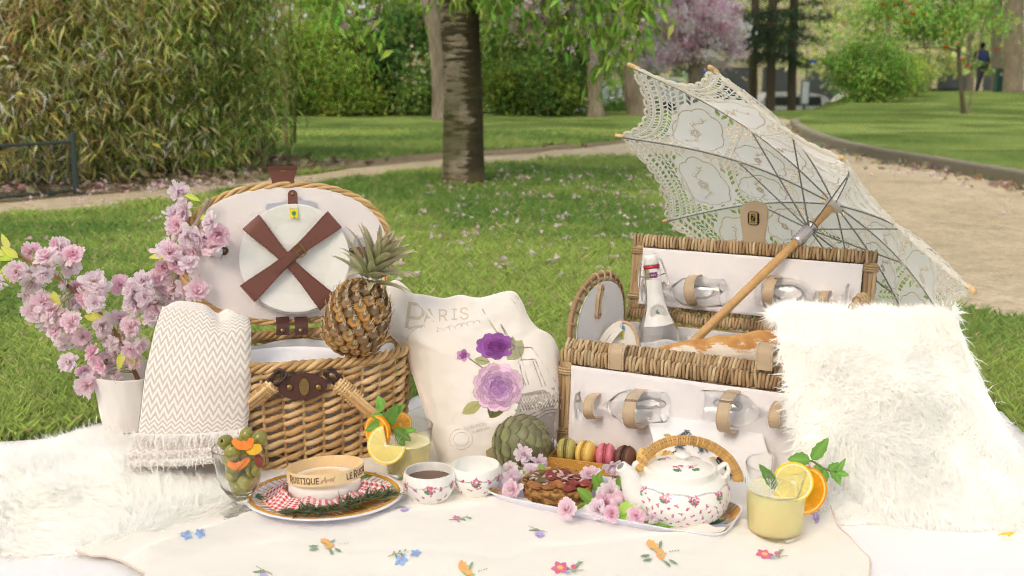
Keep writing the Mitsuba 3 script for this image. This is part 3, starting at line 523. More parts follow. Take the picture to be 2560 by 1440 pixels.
t = thing('building', 'cream building with dark shop fronts behind the flowering tree', 'building'); facade(t, 24.4, 48, 64, -1.5, 12, 9, 3, [0.58, 0.52, 0.4])
def car(name, label, px, py, y, col, van=False, L=4.0):
    c = at(px, py, y); c[2] = -1.5; t = thing(name, label, 'van' if van else 'car', 'vehicles parked in the street behind the park'); h = 2.0 if van else 1.45
    prof = [(-.5, .22), (-.5, .55), (-.47, .62), (-.30, .66), (-.2, .96), (-.1, 1), (.2, 1), (.32, .92), (.44, .62), (.5, .55), (.5, .22)] if not van else [(-.5, .2), (-.5, .5), (-.46, .58), (-.4, .9), (-.34, 1), (.48, 1), (.5, .94), (.5, .2)]
    body = trimesh.creation.extrude_polygon(Polygon([(a * L, b * h) for a, b in prof]), 1.7, engine='earcut'); v, f = vf(body); v = np.stack([v[:, 0], v[:, 2] - 0.85, v[:, 1]], 1)
    part(t, 'body', (v + c, f), 'glaze', col, smooth=30)
    part(t, 'side_window', xf(rbox(L * (0.5 if not van else 0.2), 0.03, h * 0.22, 0.01), mat4(t=c + [L * (0.03 if not van else -0.3), -0.86, h * 0.8])), 'glaze', (0.03, 0.035, 0.04))
    for s in (-.31, .31):
        wh = lathe([(0, -.1), (.28, -.1), (.32, -.06), (.32, .06), (.28, .1), (0, .1)], 20); part(t, 'wheel', xf(wh, mat4(frame([0, 1, 0]), c + [s * L, -0.78, 0.32])), 'matte', (0.02, 0.02, 0.02))
car('parked_van', 'pale blue white van in the street behind the leaning trunk', 1555, 250, 36, (0.6, 0.65, 0.7), True, 4.6)
car('parked_car', 'white car glimpsed under the leaning trunk', 1585, 262, 33, (0.6, 0.6, 0.6))
car('parked_car', 'silver car behind the conifer trunks', 1960, 240, 40, (0.5, 0.52, 0.55))
car('parked_car', 'white car glimpsed through the multi stemmed shrub', 2165, 235, 42, (0.7, 0.7, 0.68))
car('parked_car', 'dark car in the street under the traffic light', 2330, 210, 50, (0.05, 0.06, 0.07))
t = thing('street_railing', 'dark railing along the street behind the conifers', 'railing'); a, b = at(1780, 262, 32), at(2110, 262, 32); a[2] = b[2] = -1.4
for z in (0.95, 0.15): part(t, 'rail', tube([a + [0, 0, z], b + [0, 0, z]], 0.025, 6), 'satin', (0.04, 0.06, 0.06))
for s in np.linspace(0, 1, 34): q = a + (b - a) * s; part(t, 'bar', tube([q, q + [0, 0, 1.0]], 0.018, 6), 'satin', (0.04, 0.06, 0.06))
for (px, py, y, lab) in ((1757, 181, 38, 'blue street sign beside the slim grey trunk'), (2032, 154, 38, 'blue street sign right of the conifers')):
    c = at(px, py, y); t = thing('street_sign', lab, 'sign'); part(t, 'panel', xf(rbox(0.3, 0.02, 0.13, 0.005), mat4(t=c)), 'satin', S(70, 100, 190)); part(t, 'pole', tube([[c[0] - 0.19, y + .03, -1.5], [c[0] - 0.19, y + .03, c[2] + .12]], 0.03, 8), 'satin', (0.05, 0.06, 0.07))
c = at(2012, 232, 34); t = thing('display_panel', 'pale upright display panel beside the conifer trunk', 'sign'); part(t, 'case', xf(rbox(0.26, 0.12, 0.8, 0.02), mat4(t=c)), 'satin', (0.12, 0.14, 0.15)); part(t, 'screen', xf(rbox(0.2, 0.02, 0.66, 0.005), mat4(t=c + [0, -.065, 0])), 'satin', (0.62, 0.68, 0.72)); part(t, 'post', tube([[c[0], 34.0, -1.5], c - [0, 0, .38]], .05, 8), 'satin', (0.1, .12, .13))
c = at(2315, 182, 48); t = thing('traffic_light', 'traffic light showing green in the street', 'traffic light'); part(t, 'pole', tube([[c[0], 48.1, -1.5], [c[0], 48.1, c[2] + .5]], 0.05, 8), 'satin', (0.06, 0.07, 0.07)); part(t, 'housing', xf(rbox(0.24, 0.16, 0.72, 0.03), mat4(t=c + [0, 0, 0.2])), 'satin', (0.02, 0.03, 0.03))
k = part(t, 'lamp', xf(ico(2), mat4(t=c + [0, -.08, 0], s=0.09)), 'satin', (0.05, 0.7, 0.4)); scene[k]['emitter'] = dict(type='area', radiance=dict(type='rgb', value=[0.1, 1.6, 0.7]))
# far trees closing the view
m = MB(); rng = np.random.default_rng(77)
FT = np.array([[0.22, 0.26, 0.08], [0.15, 0.2, 0.06], [0.28, 0.3, 0.12], [0.2, 0.2, 0.09]])
for (x0, x1, y, n) in ((-24, 9, 30, 15000), (-10, 9, 26, 7000), (6, 34, 46, 12000), (14, 36, 42, 4500), (8.5, 13.5, 34, 1500), (-40, -5, 40, 8000), (4.2, 8, 34, 900)):
    kk = n // 60; p, i, cc = clumps(rng, [(x0 + x1) / 2, y, 4.2], [(x1 - x0) / 2, 2.5, 4.6 if y < 41 else 5.0], kk, n, 0.5, 0.8, 0.0)
    if y > 33: p = p[p[:, 2] > (0.1 if y < 45 else 0.5)]; i = i[:len(p)]
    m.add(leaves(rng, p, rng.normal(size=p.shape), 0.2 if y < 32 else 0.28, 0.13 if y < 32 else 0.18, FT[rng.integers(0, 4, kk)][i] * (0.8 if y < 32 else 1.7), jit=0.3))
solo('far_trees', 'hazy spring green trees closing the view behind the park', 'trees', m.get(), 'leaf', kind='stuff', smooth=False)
# ---------------------------------------------------------------- picnic sheet, tablecloth, furs, blanket, pillow
from scipy.spatial import Delaunay
from scipy.interpolate import RegularGridInterpolator
def sheet_mesh(poly, step, zfn):
    x0, y0, x1, y1 = poly.bounds; gx_, gy_ = np.meshgrid(np.arange(x0, x1, step), np.arange(y0, y1, step)); q = np.c_[gx_.ravel(), gy_.ravel()] + 1e-4
    q[1::2, 1] += step * 0.3; q = q[contains_xy(poly.buffer(-step * 0.4), q[:, 0], q[:, 1])]
    b = np.array(poly.exterior.segmentize(step).coords)[:-1]; q = np.vstack([b, q]); t = Delaunay(q).simplices; c = q[t].mean(1); t = t[contains_xy(poly, c[:, 0], c[:, 1])]
    a = np.cross(q[t[:, 1]] - q[t[:, 0]], q[t[:, 2]] - q[t[:, 0]]); t[a < 0] = t[a < 0][:, ::-1]
    return (np.c_[q, zfn(q[:, 0], q[:, 1])], t), len(b)
def sheet_z(x, y):
    return 0.004 + 0.010 * meshkit.fbm(np.stack([x * 3.5, y * 3.5, 0 * x + 7], -1), 3) + 0.0
def seg_d(x, y, a, b):
    a, b = np.asarray(a)[:2], np.asarray(b)[:2]; d = b - a; t = np.clip(((x - a[0]) * d[0] + (y - a[1]) * d[1]) / (d @ d), 0, 1); return np.hypot(x - a[0] - t * d[0], y - a[1] - t * d[1])
RIDGES = [(G(370, 1425), G(640, 1325), 0.016, 0.016), (G(1985, 1332), G(2095, 1318), 0.022, 0.020), (G(2095, 1318), G(2150, 1370), 0.014, 0.02), (G(1250, 1276), G(1480, 1312), 0.010, 0.014), (G(1480, 1312), G(1760, 1362), 0.010, 0.013), (G(690, 1305), G(900, 1318), 0.006, 0.014), (G(960, 1270), G(1200, 1262), 0.006, 0.013),
          (G(1830, 1335), G(1900, 1352), 0.010, 0.010), (G(700, 1400), G(1250, 1445), 0.009, 0.03), (G(1350, 1420), G(1900, 1370), 0.009, 0.028), (G(430, 1310), G(560, 1300), .01, .012), (G(1560, 1440), G(1840, 1352), 0.007, 0.03), (G(980, 1330), G(1240, 1300), 0.007, 0.03), (G(270, 1340), G(420, 1390), 0.005, 0.012)]
def cloth_z(x, y):
    x, y = np.asarray(x, float), np.asarray(y, float)
    q = np.stack([x * 4.5 + 0.8 * y, y * 6, 0 * x + 3], -1); z = 0.016 + 0.016 * (meshkit.fbm(q, 3) - 0.5) + 0.004 * (meshkit.fbm(q * 4, 2) - 0.5)
    for a, b, h, w in RIDGES: z = z + h * np.exp(-(seg_d(x, y, a, b) / w) ** 2)
    return z
WHITE, CREAM = np.array([0.80, 0.80, 0.815]), np.array([0.79, 0.755, 0.705])
weave_unused = lambda k, h: proc(lambda p, n, uv: h * (dr.sin(p.x * k) * dr.sin(p.y * k + p.z * k) + 0.6 * noise(p.x * k * 0.4, p.y * k * 0.4, p.z * k * 0.4)), eps=3e-4)
mat('linen', two(base_color=VC, roughness=0.95, specular=0.1, sheen=0.2))
(mesh, _) = sheet_mesh(SHEET.intersection(sbox(-1.6, 0.9, 1.6, 2.5)), 0.025, sheet_z)
solo('ground_sheet', 'plain white cotton sheet spread on the grass under everything', 'sheet', thick(mesh, 0.003), 'cloth', WHITE)
CLOTH = pxpoly([(190, 1373), (232, 1386), (262, 1386), (300, 1397), (350, 1424), (362, 1429), (300, 1620), (2240, 1620), (2172, 1440), (2176, 1400), (2172, 1385), (2110, 1330), (2060, 1280), (1990, 1150), (1700, 1090), (1350, 1090), (1060, 1010), (950, 1050), (560, 1100), (470, 1170), (330, 1290)], 0.02)
mesh, nb = sheet_mesh(CLOTH, 0.0125, cloth_z)
TC = thing('tablecloth', 'cream tablecloth embroidered with small coloured flowers', 'tablecloth')
part(TC, 'cloth', thick(mesh, 0.0025), 'linen', CREAM)
part(TC, 'hem', tube(mesh[0][:nb] - [0, 0, 0.0008], 0.0016, 6, closed=True), 'cloth', (0.70, 0.57, 0.49))
# embroidery: flat stitched shapes lying on the cloth, laid out in centimetres around each spot
def lens(l, w, n=7):
    t = np.linspace(0, 1, n); y = w / 2 * np.sin(PI * t) ** 0.8; return Polygon(np.vstack([np.c_[t * l, y], np.c_[t[::-1] * l, -y[::-1]]])).buffer(0)
def put2(poly, x, y, a=0, s=1): return affinity.translate(affinity.rotate(affinity.scale(poly, s, s, origin=(0, 0)), a, origin=(0, 0)), x, y)
GR1, GR2, ORN, YEL, PINK, BLU, PUR, MAG = S(120, 165, 125), S(105, 125, 60), S(250, 175, 70), S(255, 215, 120), S(222, 80, 140), S(130, 180, 240), S(190, 165, 235), S(200, 110, 160)
def motif(kind, rng):
    o = []
    if kind == 'orange':
        for cx, cy, a0 in ((-1.6, 1.0, 20), (1.2, -0.3, 170)):
            for a in (a0 - 28, a0, a0 + 28, a0 + 55): o.append((put2(lens(1.9, 0.9), cx, cy, a), ORN * rng.uniform(.85, 1.1)))
        o += [(LineString([(-1.2, 0.6), (0.2, -0.6), (0.6, -2.0)]).buffer(0.09), GR1), (LineString([(0.2, -0.6), (1.4, -0.3)]).buffer(0.08), GR1)]
        for x, y, a in ((-1.6, -0.9, 195), (-1.3, -1.7, 200), (0.7, -1.7, -60), (1.6, -1.5, -40), (0.3, 0.5, 70)): o.append((put2(lens(1.9, 0.6), x, y, a), GR1 * rng.uniform(.7, 1.1)))
        for i in range(4): o.append((Point(2.2 + 0.5 * i, .2 + .12 * i).buffer(0.13), GR2))
    elif kind == 'pink':
        for a in range(0, 360, 60): o.append((put2(lens(1.7, 1.1), -0.8, 0, a + rng.uniform(-9, 9)), PINK * rng.uniform(.85, 1.1)))
        o.append((put2(lens(1.4, 1.2), 1.0, 0.1, 10), PINK * .95)); o.append((Point(-0.8, 0).buffer(0.55), ORN)); 
        for a in range(0, 360, 72): o.append((Point(-0.8 + .3 * math.cos(a), .3 * math.sin(a)).buffer(0.14), YEL))
        o += [(LineString([(0.4, -0.4), (1.6, -0.9), (3.2, -0.8)]).buffer(0.09), GR2), (LineString([(1.6, -.9), (2.6, 1.6)]).buffer(0.07), GR1), (put2(lens(1.0, .5), 1.9, .3, 40), GR1), (put2(lens(.9, .4), 2.4, .9, 20), GR2), (Point(0.4, -1.5).buffer(0.35), BLU), (put2(lens(1.2, .5), .8, -1.1, -20), GR1)]
    elif kind == 'blue':
        for cx, cy, s in ((-0.8, -0.6, 1), (1.6, 0.6, .85)):
            for a in range(0, 360, 72): o.append((put2(lens(1.35 * s, .75 * s), cx, cy, a + rng.uniform(-12, 12)), BLU * rng.uniform(.8, 1.1)))
            for a in range(0, 360, 90): o.append((Point(cx + .25 * math.cos(a), cy + .25 * math.sin(a)).buffer(.14 * s), MAG))
        o += [(LineString([(-3.2, .1), (-1.6, .5), (-.6, .1)]).buffer(.07), GR2)] + [(put2(lens(.9, .32), -2.4 + .5 * i, .3 + .1 * i, 70 * (-1) ** i), GR2) for i in range(5)]
    elif kind == 'purple':
        for a in (150, 175, 200, 225): o.append((put2(lens(2.2, .9), 1.5, -1.0, a), PUR * rng.uniform(.85, 1.1)))
        o += [(LineString([(-1.6, 2.0), (0, .8), (1.8, -.1)]).buffer(.07), GR1), (LineString([(-.6, 1.2), (1.6, .2)]).buffer(.05), MAG)] + [(put2(lens(1.1, .45), -1.8 + .5 * i, .4 - .1 * i, 25 * i), GR1 * rng.uniform(.7, 1.1)) for i in range(5)] + [(Point(.2, -1.9).buffer(.25), MAG), (Point(.8, -1.7).buffer(.18), GR1)]
    else:
        for a in (160, 180, 200): o.append((put2(lens(2.0, .7), .3, .4, a), MAG * rng.uniform(.9, 1.2)))
        o += [(LineString([(-2.2, -.3), (0, .0), (1.7, 1.3)]).buffer(.08), GR1), (LineString([(-2.2, -.4), (-1.2, -.2)]).buffer(.1), PINK)] + [(put2(lens(1.0, .45), -.6 + .6 * i, -.4 + .3 * i, -50 + 50 * (i % 2)), GR1 * rng.uniform(.7, 1.1)) for i in range(5)]
    return o
rng = np.random.default_rng(5)
for (px, py, kind, s) in ((571, 1305, 'sprig', .9), (480, 1358, 'blue', .95), (655, 1433, 'purple', 1.1), (820, 1368, 'orange', 1.05), (1015, 1402, 'blue', 1.1), (1008, 1277, 'purple', 1.0), (1150, 1305, 'sprig', 1.0), (1343, 1330, 'purple', 1.05), (1168, 1436, 'orange', 1.0), (1412, 1424, 'pink', 1.1), (1645, 1396, 'orange', 1.1), (1922, 1388, 'pink', 1.05), (1030, 1090, 'blue', 1), (2030, 1302, 'purple', .8), (1480, 1350, 'sprig', 0.0)):
    if s == 0: continue
    c = G(px, py, 0.018); mm = MB(); i = 0; s *= .86
    for poly, col in motif(kind, rng):
        col = np.asarray(col) * .85 + CREAM * .15
        v, f = flatpoly(poly, 0.35); x, y = c[0] + v[:, 0] * 0.0082 * s, c[1] + v[:, 1] * 0.0105 * s
        mm.add((np.c_[x, y, cloth_z(x, y) + 0.0011 + 0.00009 * i], f), col); i += 1
    part(TC, 'embroidered_flower', mm.get(), 'cloth', smooth=False)

# long white fur
def strands(rng, p, n, L, W, lean, col, curl=0.5, jit=0.06):
    """thin tapering hairs rooted at p; n the surface normals; lean a bias direction per hair"""
    m = len(p); d = unit(n * 0.30 + lean + rng.normal(size=(m, 3)) * curl * .75); L = (L * rng.uniform(0.55, 1.25, m))[:, None]; s = unit(np.cross(d, rng.normal(size=(m, 3)))) * W
    bend = rng.normal(size=(m, 3)) * 0.22 + lean * 0.3; bend[:, 2] -= 0.15; q1 = p + d * L * 0.5 + bend * L * 0.12; q2 = p + d * L + bend * L * 0.55
    v = np.stack([p - s, p + s, q1 - s * 0.8, q1 + s * 0.8, q2], 1).reshape(-1, 3); o = np.arange(m)[:, None] * 5
    f = np.vstack([o + [0, 1, 3], o + [0, 3, 2], o + [2, 3, 4]]); c = np.repeat(np.clip(col * (1 + rng.normal(size=(m, 1)) * jit), 0, 0.95), 5, 0); return v, f, c, np.repeat(unit(n * .8 + [0, -.1, .75] + 0.16 * unit(d) + rng.normal(size=(m, 3)) * .03), 5, 0)
def scatter_on(rng, mesh, n):
    t = trimesh.Trimesh(mesh[0], mesh[1], process=False); a = t.area_faces; i = rng.choice(len(a), n, p=a / a.sum()); r = rng.random((n, 2)); k = r.sum(1) > 1; r[k] = 1 - r[k]
    tr_ = mesh[0][mesh[1][i]]; vn = vnorm(*mesh[:2])[mesh[1][i]]; w = np.stack([1 - r.sum(1), r[:, 0], r[:, 1]], 1)[:, :, None]
    return (tr_ * w).sum(1), unit((vn * w).sum(1))
FURC = np.array([0.95, 0.94, 0.915])
mat('fur', two(base_color=VC, roughness=0.9, specular=0.1))
rng = np.random.default_rng(8)
RUG = pxpoly([(-260, 1190), (0, 1132), (70, 1112), (165, 1092), (205, 1068), (262, 1062), (345, 1090), (450, 1120), (560, 1165), (640, 1195), (655, 1235), (560, 1262), (450, 1285), (335, 1318), (215, 1352), (110, 1362), (0, 1352), (-200, 1385)], 0.03)
rugz = lambda x, y: 0.022 + 0.05 * meshkit.fbm(np.stack([x * 7, y * 7, 0 * x], -1), 3)
mesh, nb = sheet_mesh(RUG, 0.02, rugz); e = mesh[0]; k = thing('sheepskin_rug', 'white long haired sheepskin lying on the left of the sheet', 'sheepskin')
dd = np.array([RUG.exterior.distance(Point(*q[:2])) for q in e]); e[:, 2] = 0.012 + (e[:, 2] - 0.010) * np.clip(dd / 0.14, 0, 1) ** 1.2
part(k, 'hide', thick(mesh, 0.006), 'cloth', FURC)
p, n = scatter_on(rng, mesh, 60000); flow = np.stack([meshkit.fbm(p * 6, 3) - 0.5, meshkit.fbm(p * 6 + 9, 3) - 0.6, 0 * p[:, 0]], 1) * 3.2
st_ = strands(rng, p, n, 0.034, 0.0007, flow, FURC * .95); part(k, 'fur', st_[:3], 'fur', kind='stuff', smooth=False, normals=st_[3])
# fur throw over the right end of the hamper
ROWS = [((1935, 800), (2370, 790), 0.24, 1.90), ((1938, 786), (2380, 776), 0.30, 1.80), ((1940, 790), (2386, 780), None, 1.70), ((1950, 850), (2412, 840), None, 1.645), ((1975, 985), (2462, 960), None, 1.60), ((1998, 1110), (2520, 1075), None, 1.575), ((2028, 1240), (2585, 1200), None, 1.55), ((2072, 1330), (2640, 1300), None, 1.53)]
def throw(u, v):
    R = []
    for (l, r, z, y) in ROWS: R.append((at(*l, y), at(*r, y)))
    A, B = np.array([r[0] for r in R]), np.array([r[1] for r in R]); A[0, 2], B[0, 2] = 0.25, 0.25
    k_ = np.linspace(0, 1, len(R)); i = lambda M: np.stack([np.interp(v, k_, M[:, c]) for c in range(3)], -1)
    p = i(A) * (1 - u[..., None]) + i(B) * u[..., None]; b = meshkit.fbm(np.stack([u * 5, v * 7, 0 * u], -1), 3) - 0.5
    p[..., 1] -= 0.035 * b + 0.02 * np.sin(PI * u); p[..., 2] += 0.02 * (meshkit.fbm(np.stack([u * 6, v * 0 + 3, 0 * u], -1), 3) - 0.5); p[..., 2] = np.maximum(p[..., 2], 0.018); return p
mesh, _ = grid(60, 70, throw); mesh = (mesh[0], mesh[1][:, ::-1] if vnorm(*mesh)[2000][1] > 0 else mesh[1])
k = thing('fur_throw', 'shaggy white fur throw draped over the right end of the wicker hamper', 'fur throw'); part(k, 'hide', thick(mesh, 0.006), 'cloth', FURC)
p, n = scatter_on(rng, mesh, 70000); flow = np.stack([meshkit.fbm(p * 7, 3) - 0.5, meshkit.fbm(p * 7 + 9, 3) - 0.5, -0.16 + meshkit.fbm(p * 5 + 4, 2) - 0.5], 1) * 1.9
st_ = strands(rng, p, n, 0.026, 0.0008, flow, FURC); part(k, 'fur', st_[:3], 'fur', kind='stuff', smooth=False, normals=st_[3])

# herringbone blanket hanging over the left end of the round basket
def herr(p, n, uv):
    x, y = uv.x * 12.0, uv.y * 36.0; tri = dr.abs(x - dr.floor(x) - 0.5) * 2.0; s = y + tri * 0.95; s = s - dr.floor(s); w = 0.06 * (noise(uv.x * 300, uv.y * 300, 0.) - 0.5)
    return mix([0.60, 0.53, 0.48], [0.83, 0.80, 0.77], smoothstep(0.40, 0.56, dr.abs(s - 0.5) * 2 + w)) * (0.92 + 0.16 * noise(uv.x * 420, uv.y * 420, 3.0))
mat('herringbone', dict(type='bumpmap', nested_texture=proc(lambda p, n, uv: 0.0006 * dr.abs(dr.sin(uv.y * 36 * PI)) + 0.0003 * noise(uv.x * 300, uv.y * 300, 1.0), eps=4e-4), scale=1.0, bsdf=two(base_color=proc(herr), roughness=0.95, specular=0.1, sheen=0.2)))
BR_ = [((455, 800), (600, 810), 1.95), ((420, 752), (590, 765), 1.87), ((402, 745), (600, 768), 1.80), ((392, 765), (612, 790), 1.765), ((372, 830), (617, 830), 1.735), ((347, 940), (617, 940), 1.70), ((334, 1050), (612, 1050), 1.69), ((326, 1110), (606, 1098), 1.68), ((322, 1132), (602, 1112), 1.685)]
def blanket(u, v):
    A, B = (np.array([at(*r[i], r[2]) for r in BR_]) for i in (0, 1)); A[0, 2] = B[0, 2] = 0.23; k_ = np.linspace(0, 1, len(BR_))
    i = lambda M: np.stack([np.interp(v, k_, M[:, c]) for c in range(3)], -1); p = i(A) * (1 - u[..., None]) + i(B) * u[..., None]
    p[..., 1] += -0.030 * np.sin(PI * u) ** 0.5 + 0.030 + 0.02 * (meshkit.fbm(np.stack([u * 2.5, v * 1.5, 0 * u], -1), 2) - 0.5); p[..., 2] -= 0.020 * np.exp(-((u - 0.72) / 0.1) ** 2) * np.exp(-((v - 0.25) / 0.2) ** 2) + 0.025 * (np.abs(u - 0.5) * 2) ** 4 * np.exp(-((v - .2) / .15) ** 2); return p
BL = thing('herringbone_blanket', 'folded cream and beige herringbone blanket draped beside the round basket', 'blanket')
mesh, uv = grid(50, 70, blanket); o = len(mesh[0]); tm = thick((mesh[0], mesh[1][:, ::-1] if vnorm(*mesh)[1800][1] > 0 else mesh[1]), 0.008); part(BL, 'front_fold', tm, 'herringbone', uv=np.vstack([uv, uv]))
for (l, r, y, h) in (((322, 1146), (606, 1124), 1.655, 0.022), ((318, 1162), (560, 1150), 1.635, 0.018)):
    a, b = at(*l, y), at(*r, y)
    def slab(u, v, a=a, b=b, h=h):
        c = a[None, None] * (1 - u[..., None]) + b[None, None] * u[..., None]; t = v * 2 * PI; x = np.cos(t); z = np.sin(t); c = c + np.stack([0 * u, 0.05 + 0.055 * np.sign(-x) * np.abs(x) ** 0.6 * -1, h / 2 * np.sign(z) * np.abs(z) ** 0.7 + 0.006 * (meshkit.fbm(np.stack([u * 4, 0 * u, 0 * u + h * 99], -1), 2) - .5)], -1); return c
    mesh, uv = grid(40, 28, slab); part(BL, 'lower_fold', mesh, 'herringbone', uv=uv * [1, 0.35] + [0.03, .1])
    fr = MB()
    for s in np.linspace(0.0, 1, 60):
        q = a * (1 - s) + b * s + [0, -0.012, 0.0 + h / 2]; d = np.array([rng.normal() * 0.005, -0.004 + rng.normal() * 0.003, -0.010 + rng.normal() * 0.004]); fr.add(tube([q, q + d * 0.5 + [0, -0.004, 0.003], q + d], [0.0012, 0.0011, 0.0007], 4), (0.8, 0.77, 0.74))
    part(BL, 'fringe', fr.get(), 'cloth', kind='stuff')
fr = MB(); a, b = at(328, 1104, 1.672), at(606, 1094, 1.672)
for s in np.linspace(0.0, 1, 170):
    q = a * (1 - s) + b * s + [0, -0.008 - 0.022 * math.sin(PI * s) ** .5 + .022, 0.012]; d = np.array([rng.normal() * 0.007, -0.006 + rng.normal() * 0.005, -0.020 + rng.normal() * 0.005]); fr.add(tube([q, q + d * 0.5 + [0, -0.006, 0.002], q + d], [0.0011, 0.0010, 0.0006], 4), (0.83, 0.81, 0.79))
part(BL, 'fringe', fr.get(), 'cloth', kind='stuff')

# the printed pillow
PO = spline([(963, 748), (967, 716), (984, 700), (1002, 708), (1009, 729), (1060, 737), (1110, 745), (1150, 737), (1200, 744), (1275, 727), (1302, 748), (1322, 792), (1345, 820), (1375, 836), (1394, 866), (1401, 912), (1397, 1000), (1391, 1090), (1393, 1138), (1330, 1152), (1220, 1162), (1113, 1168), (1091, 1130), (1076, 1080), (1062, 1030), (1045, 980), (1025, 920), (1003, 868), (972, 832), (961, 795)], 180, closed=True)
po, pn = np.array([0, 1.78, 0.02]), unit([0, -0.26, 0.17]); PC = np.array([1205.0, 960.0])
pl = lambda q: onp(q[0], q[1], po, pn)
PB = np.array([pl(q) for q in PO]); Pc = pl(PC)
pang = np.arctan2(PO[:, 1] - PC[1], PO[:, 0] - PC[0]); oi = np.argsort(pang); prad = np.hypot(*(PO - PC).T)
def pilr(px, py):
    a = np.arctan2(py - PC[1], px - PC[0]); r = np.interp(a, pang[oi], prad[oi], period=2 * PI); return np.hypot(px - PC[0], py - PC[1]) / r
def bulge(px, py):
    r = np.minimum(pilr(px, py), 1); w = (meshkit.fbm(np.stack([px / 60, py / 60, 0 * px], -1), 3) - 0.5) * 0.030 * np.clip(1.3 * r, 0.25, 1) * (1 - r ** 6)
    fold = -0.012 * np.exp(-(((px - 1065) - (py - 1000) * 0.25) / 14.0) ** 2) * np.exp(-((py - 1000) / 90.0) ** 2) - 0.008 * np.exp(-(((px - 1330) + (py - 800) * .2) / 16.0) ** 2) * np.exp(-((py - 850) / 60.0) ** 2)
    return 0.062 * np.maximum(1 - r ** 2.6, 0) ** 0.62 + w + fold * (1 - r ** 4)
def pil(px, py, off=0.0):
    px, py = np.asarray(px, float).ravel(), np.asarray(py, float).ravel(); x, y = px.copy(), py.copy()
    for _ in range(4): e = proj(pil_raw(x, y, off)) - np.stack([px, py], 1); x, y = x - e[:, 0], y - e[:, 1]
    return pil_raw(x, y, off)
def pil_raw(px, py, off=0.0):
    px, py = np.asarray(px, float), np.asarray(py, float); base = np.array([pl((a, b)) for a, b in zip(px.ravel(), py.ravel())]); return base + pn * (bulge(px.ravel(), py.ravel()) + off)[:, None]
rr = np.linspace(0, 1, 34) ** 0.85; pts = [PC[None]] + [PC + (PO - PC) * r for r in rr[1:]]; q = np.vstack(pts); v = pil_raw(q[:, 0], q[:, 1]); m_ = len(PO)
f = [[0, 1 + (j + 1) % m_, 1 + j] for j in range(m_)]
for i in range(len(rr) - 2):
    a = 1 + i * m_ + np.arange(m_); b = 1 + i * m_ + (np.arange(m_) + 1) % m_; f += np.stack([a, b, b + m_], 1).tolist() + np.stack([a, b + m_, a + m_], 1).tolist()
f = np.array(f); back = v - pn * (bulge(q[:, 0], q[:, 1]) * 1.6)[:, None] - 0
PI_ = thing('printed_pillow', 'cream pillow printed with purple flowers, a lattice tower and pale lettering', 'pillow')
f = f if np.dot(vnorm(v, f)[500], pn) > 0 else f[:, ::-1]
part(PI_, 'cover', (np.vstack([v, back]), np.vstack([f, f[:, ::-1] + len(v)])), 'linen', vnoise([0.80, 0.755, 0.70], 0.06, 9.0))
def pmap(poly, off, step=9.0):
    v, f = flatpoly(poly, step)
    if poly.area > 500: v, f = trimesh.remesh.subdivide_to_size(np.c_[v, 0 * v[:, 0]], f, 13.0)
    return pil(v[:, 0], v[:, 1], off), f
def rosette(cx, cy, rx, ry, n, layers, cin, cout, rng, off=0.0007):
    o = MB(); i = 0
    for l in range(layers):
        k = 1 - l / layers * 0.82
        for a in np.arange(n) * 360 / n + l * 37 + rng.uniform(-8, 8, n):
            p = put2(lens(1.0, 0.75, 9), 0, 0, a, k); p = p.difference(Point(math.cos(math.radians(a)) * k * 1.02, math.sin(math.radians(a)) * k * 1.02).buffer(0.1 * k)); p = affinity.translate(affinity.scale(p, rx, ry, origin=(0, 0)), cx, cy); t = l / max(1, layers - 1); c = (cout * (1 - t) + cin * t) * rng.uniform(0.72, 1.28)
            o.add(pmap(p, off + 0.00005 * i), np.clip(c, 0, .85)); i += 1
            if rx > 30: o.add(pmap(p.boundary.buffer(0.55), off + 0.00005 * i - 0.00002), np.clip(c * .62, 0, .85)); o.add(pmap(LineString([(cx + rx * k * .3 * math.cos(math.radians(a)), cy + ry * k * .3 * math.sin(math.radians(a))), (cx + rx * k * .8 * math.cos(math.radians(a)), cy + ry * k * .8 * math.sin(math.radians(a)))]).buffer(0.5), off + 0.00005 * i - 0.00001), np.clip(c * .75, 0, .85))
    return o
rng = np.random.default_rng(14)
lfm = MB()
for i, (x, y, a, l, w, c) in enumerate(((1258, 985, 118, 70, 44, (0.12, 0.13, 0.05)), (1205, 1005, 150, 58, 30, (0.42, 0.42, 0.18)), (1268, 900, -52, 62, 46, (0.40, 0.40, 0.24)), (1225, 905, 190, 40, 22, (0.40, 0.40, 0.22)), (1275, 880, -80, 40, 20, (.34, .34, .2)))): lfm.add(pmap(put2(lens(l, w), x, y, a), 0.0004 + i * 0.00005), c); lfm.add(pmap(put2(lens(l * .95, 2.0), x, y, a), 0.0007 + i * 0.00005), np.array(c) * 0.5)
lfm.add(pmap(LineString([(1172, 895), (1200, 915), (1222, 935)]).buffer(1.6), 0.0006), (0.25, 0.22, 0.12))
part(PI_, 'printed_leaves', lfm.get(), 'linen', smooth=False)
part(PI_, 'printed_flower', rosette(1238, 865, 52, 36, 9, 4, S(118, 60, 128), S(158, 96, 172), rng).get(), 'linen', smooth=False, label='deep purple printed flower')
part(PI_, 'printed_flower', rosette(1245, 968, 68, 66, 11, 6, S(170, 125, 178), S(232, 196, 218), rng, 0.0016).get(), 'linen', smooth=False, label='pale mauve printed peony')
part(PI_, 'printed_flower', rosette(1158, 888, 19, 17, 5, 2, S(150, 90, 150), S(190, 140, 185), rng).get(), 'linen', smooth=False, label='small printed bud')
INK = (0.30, 0.27, 0.24)
def strokes(lines, w, off, c):
    o = MB()
    for i, l in enumerate(lines): o.add(pmap(LineString(l).buffer(w, cap_style=2), off + 0.00003 * (i % 7), 14), c)
    return o
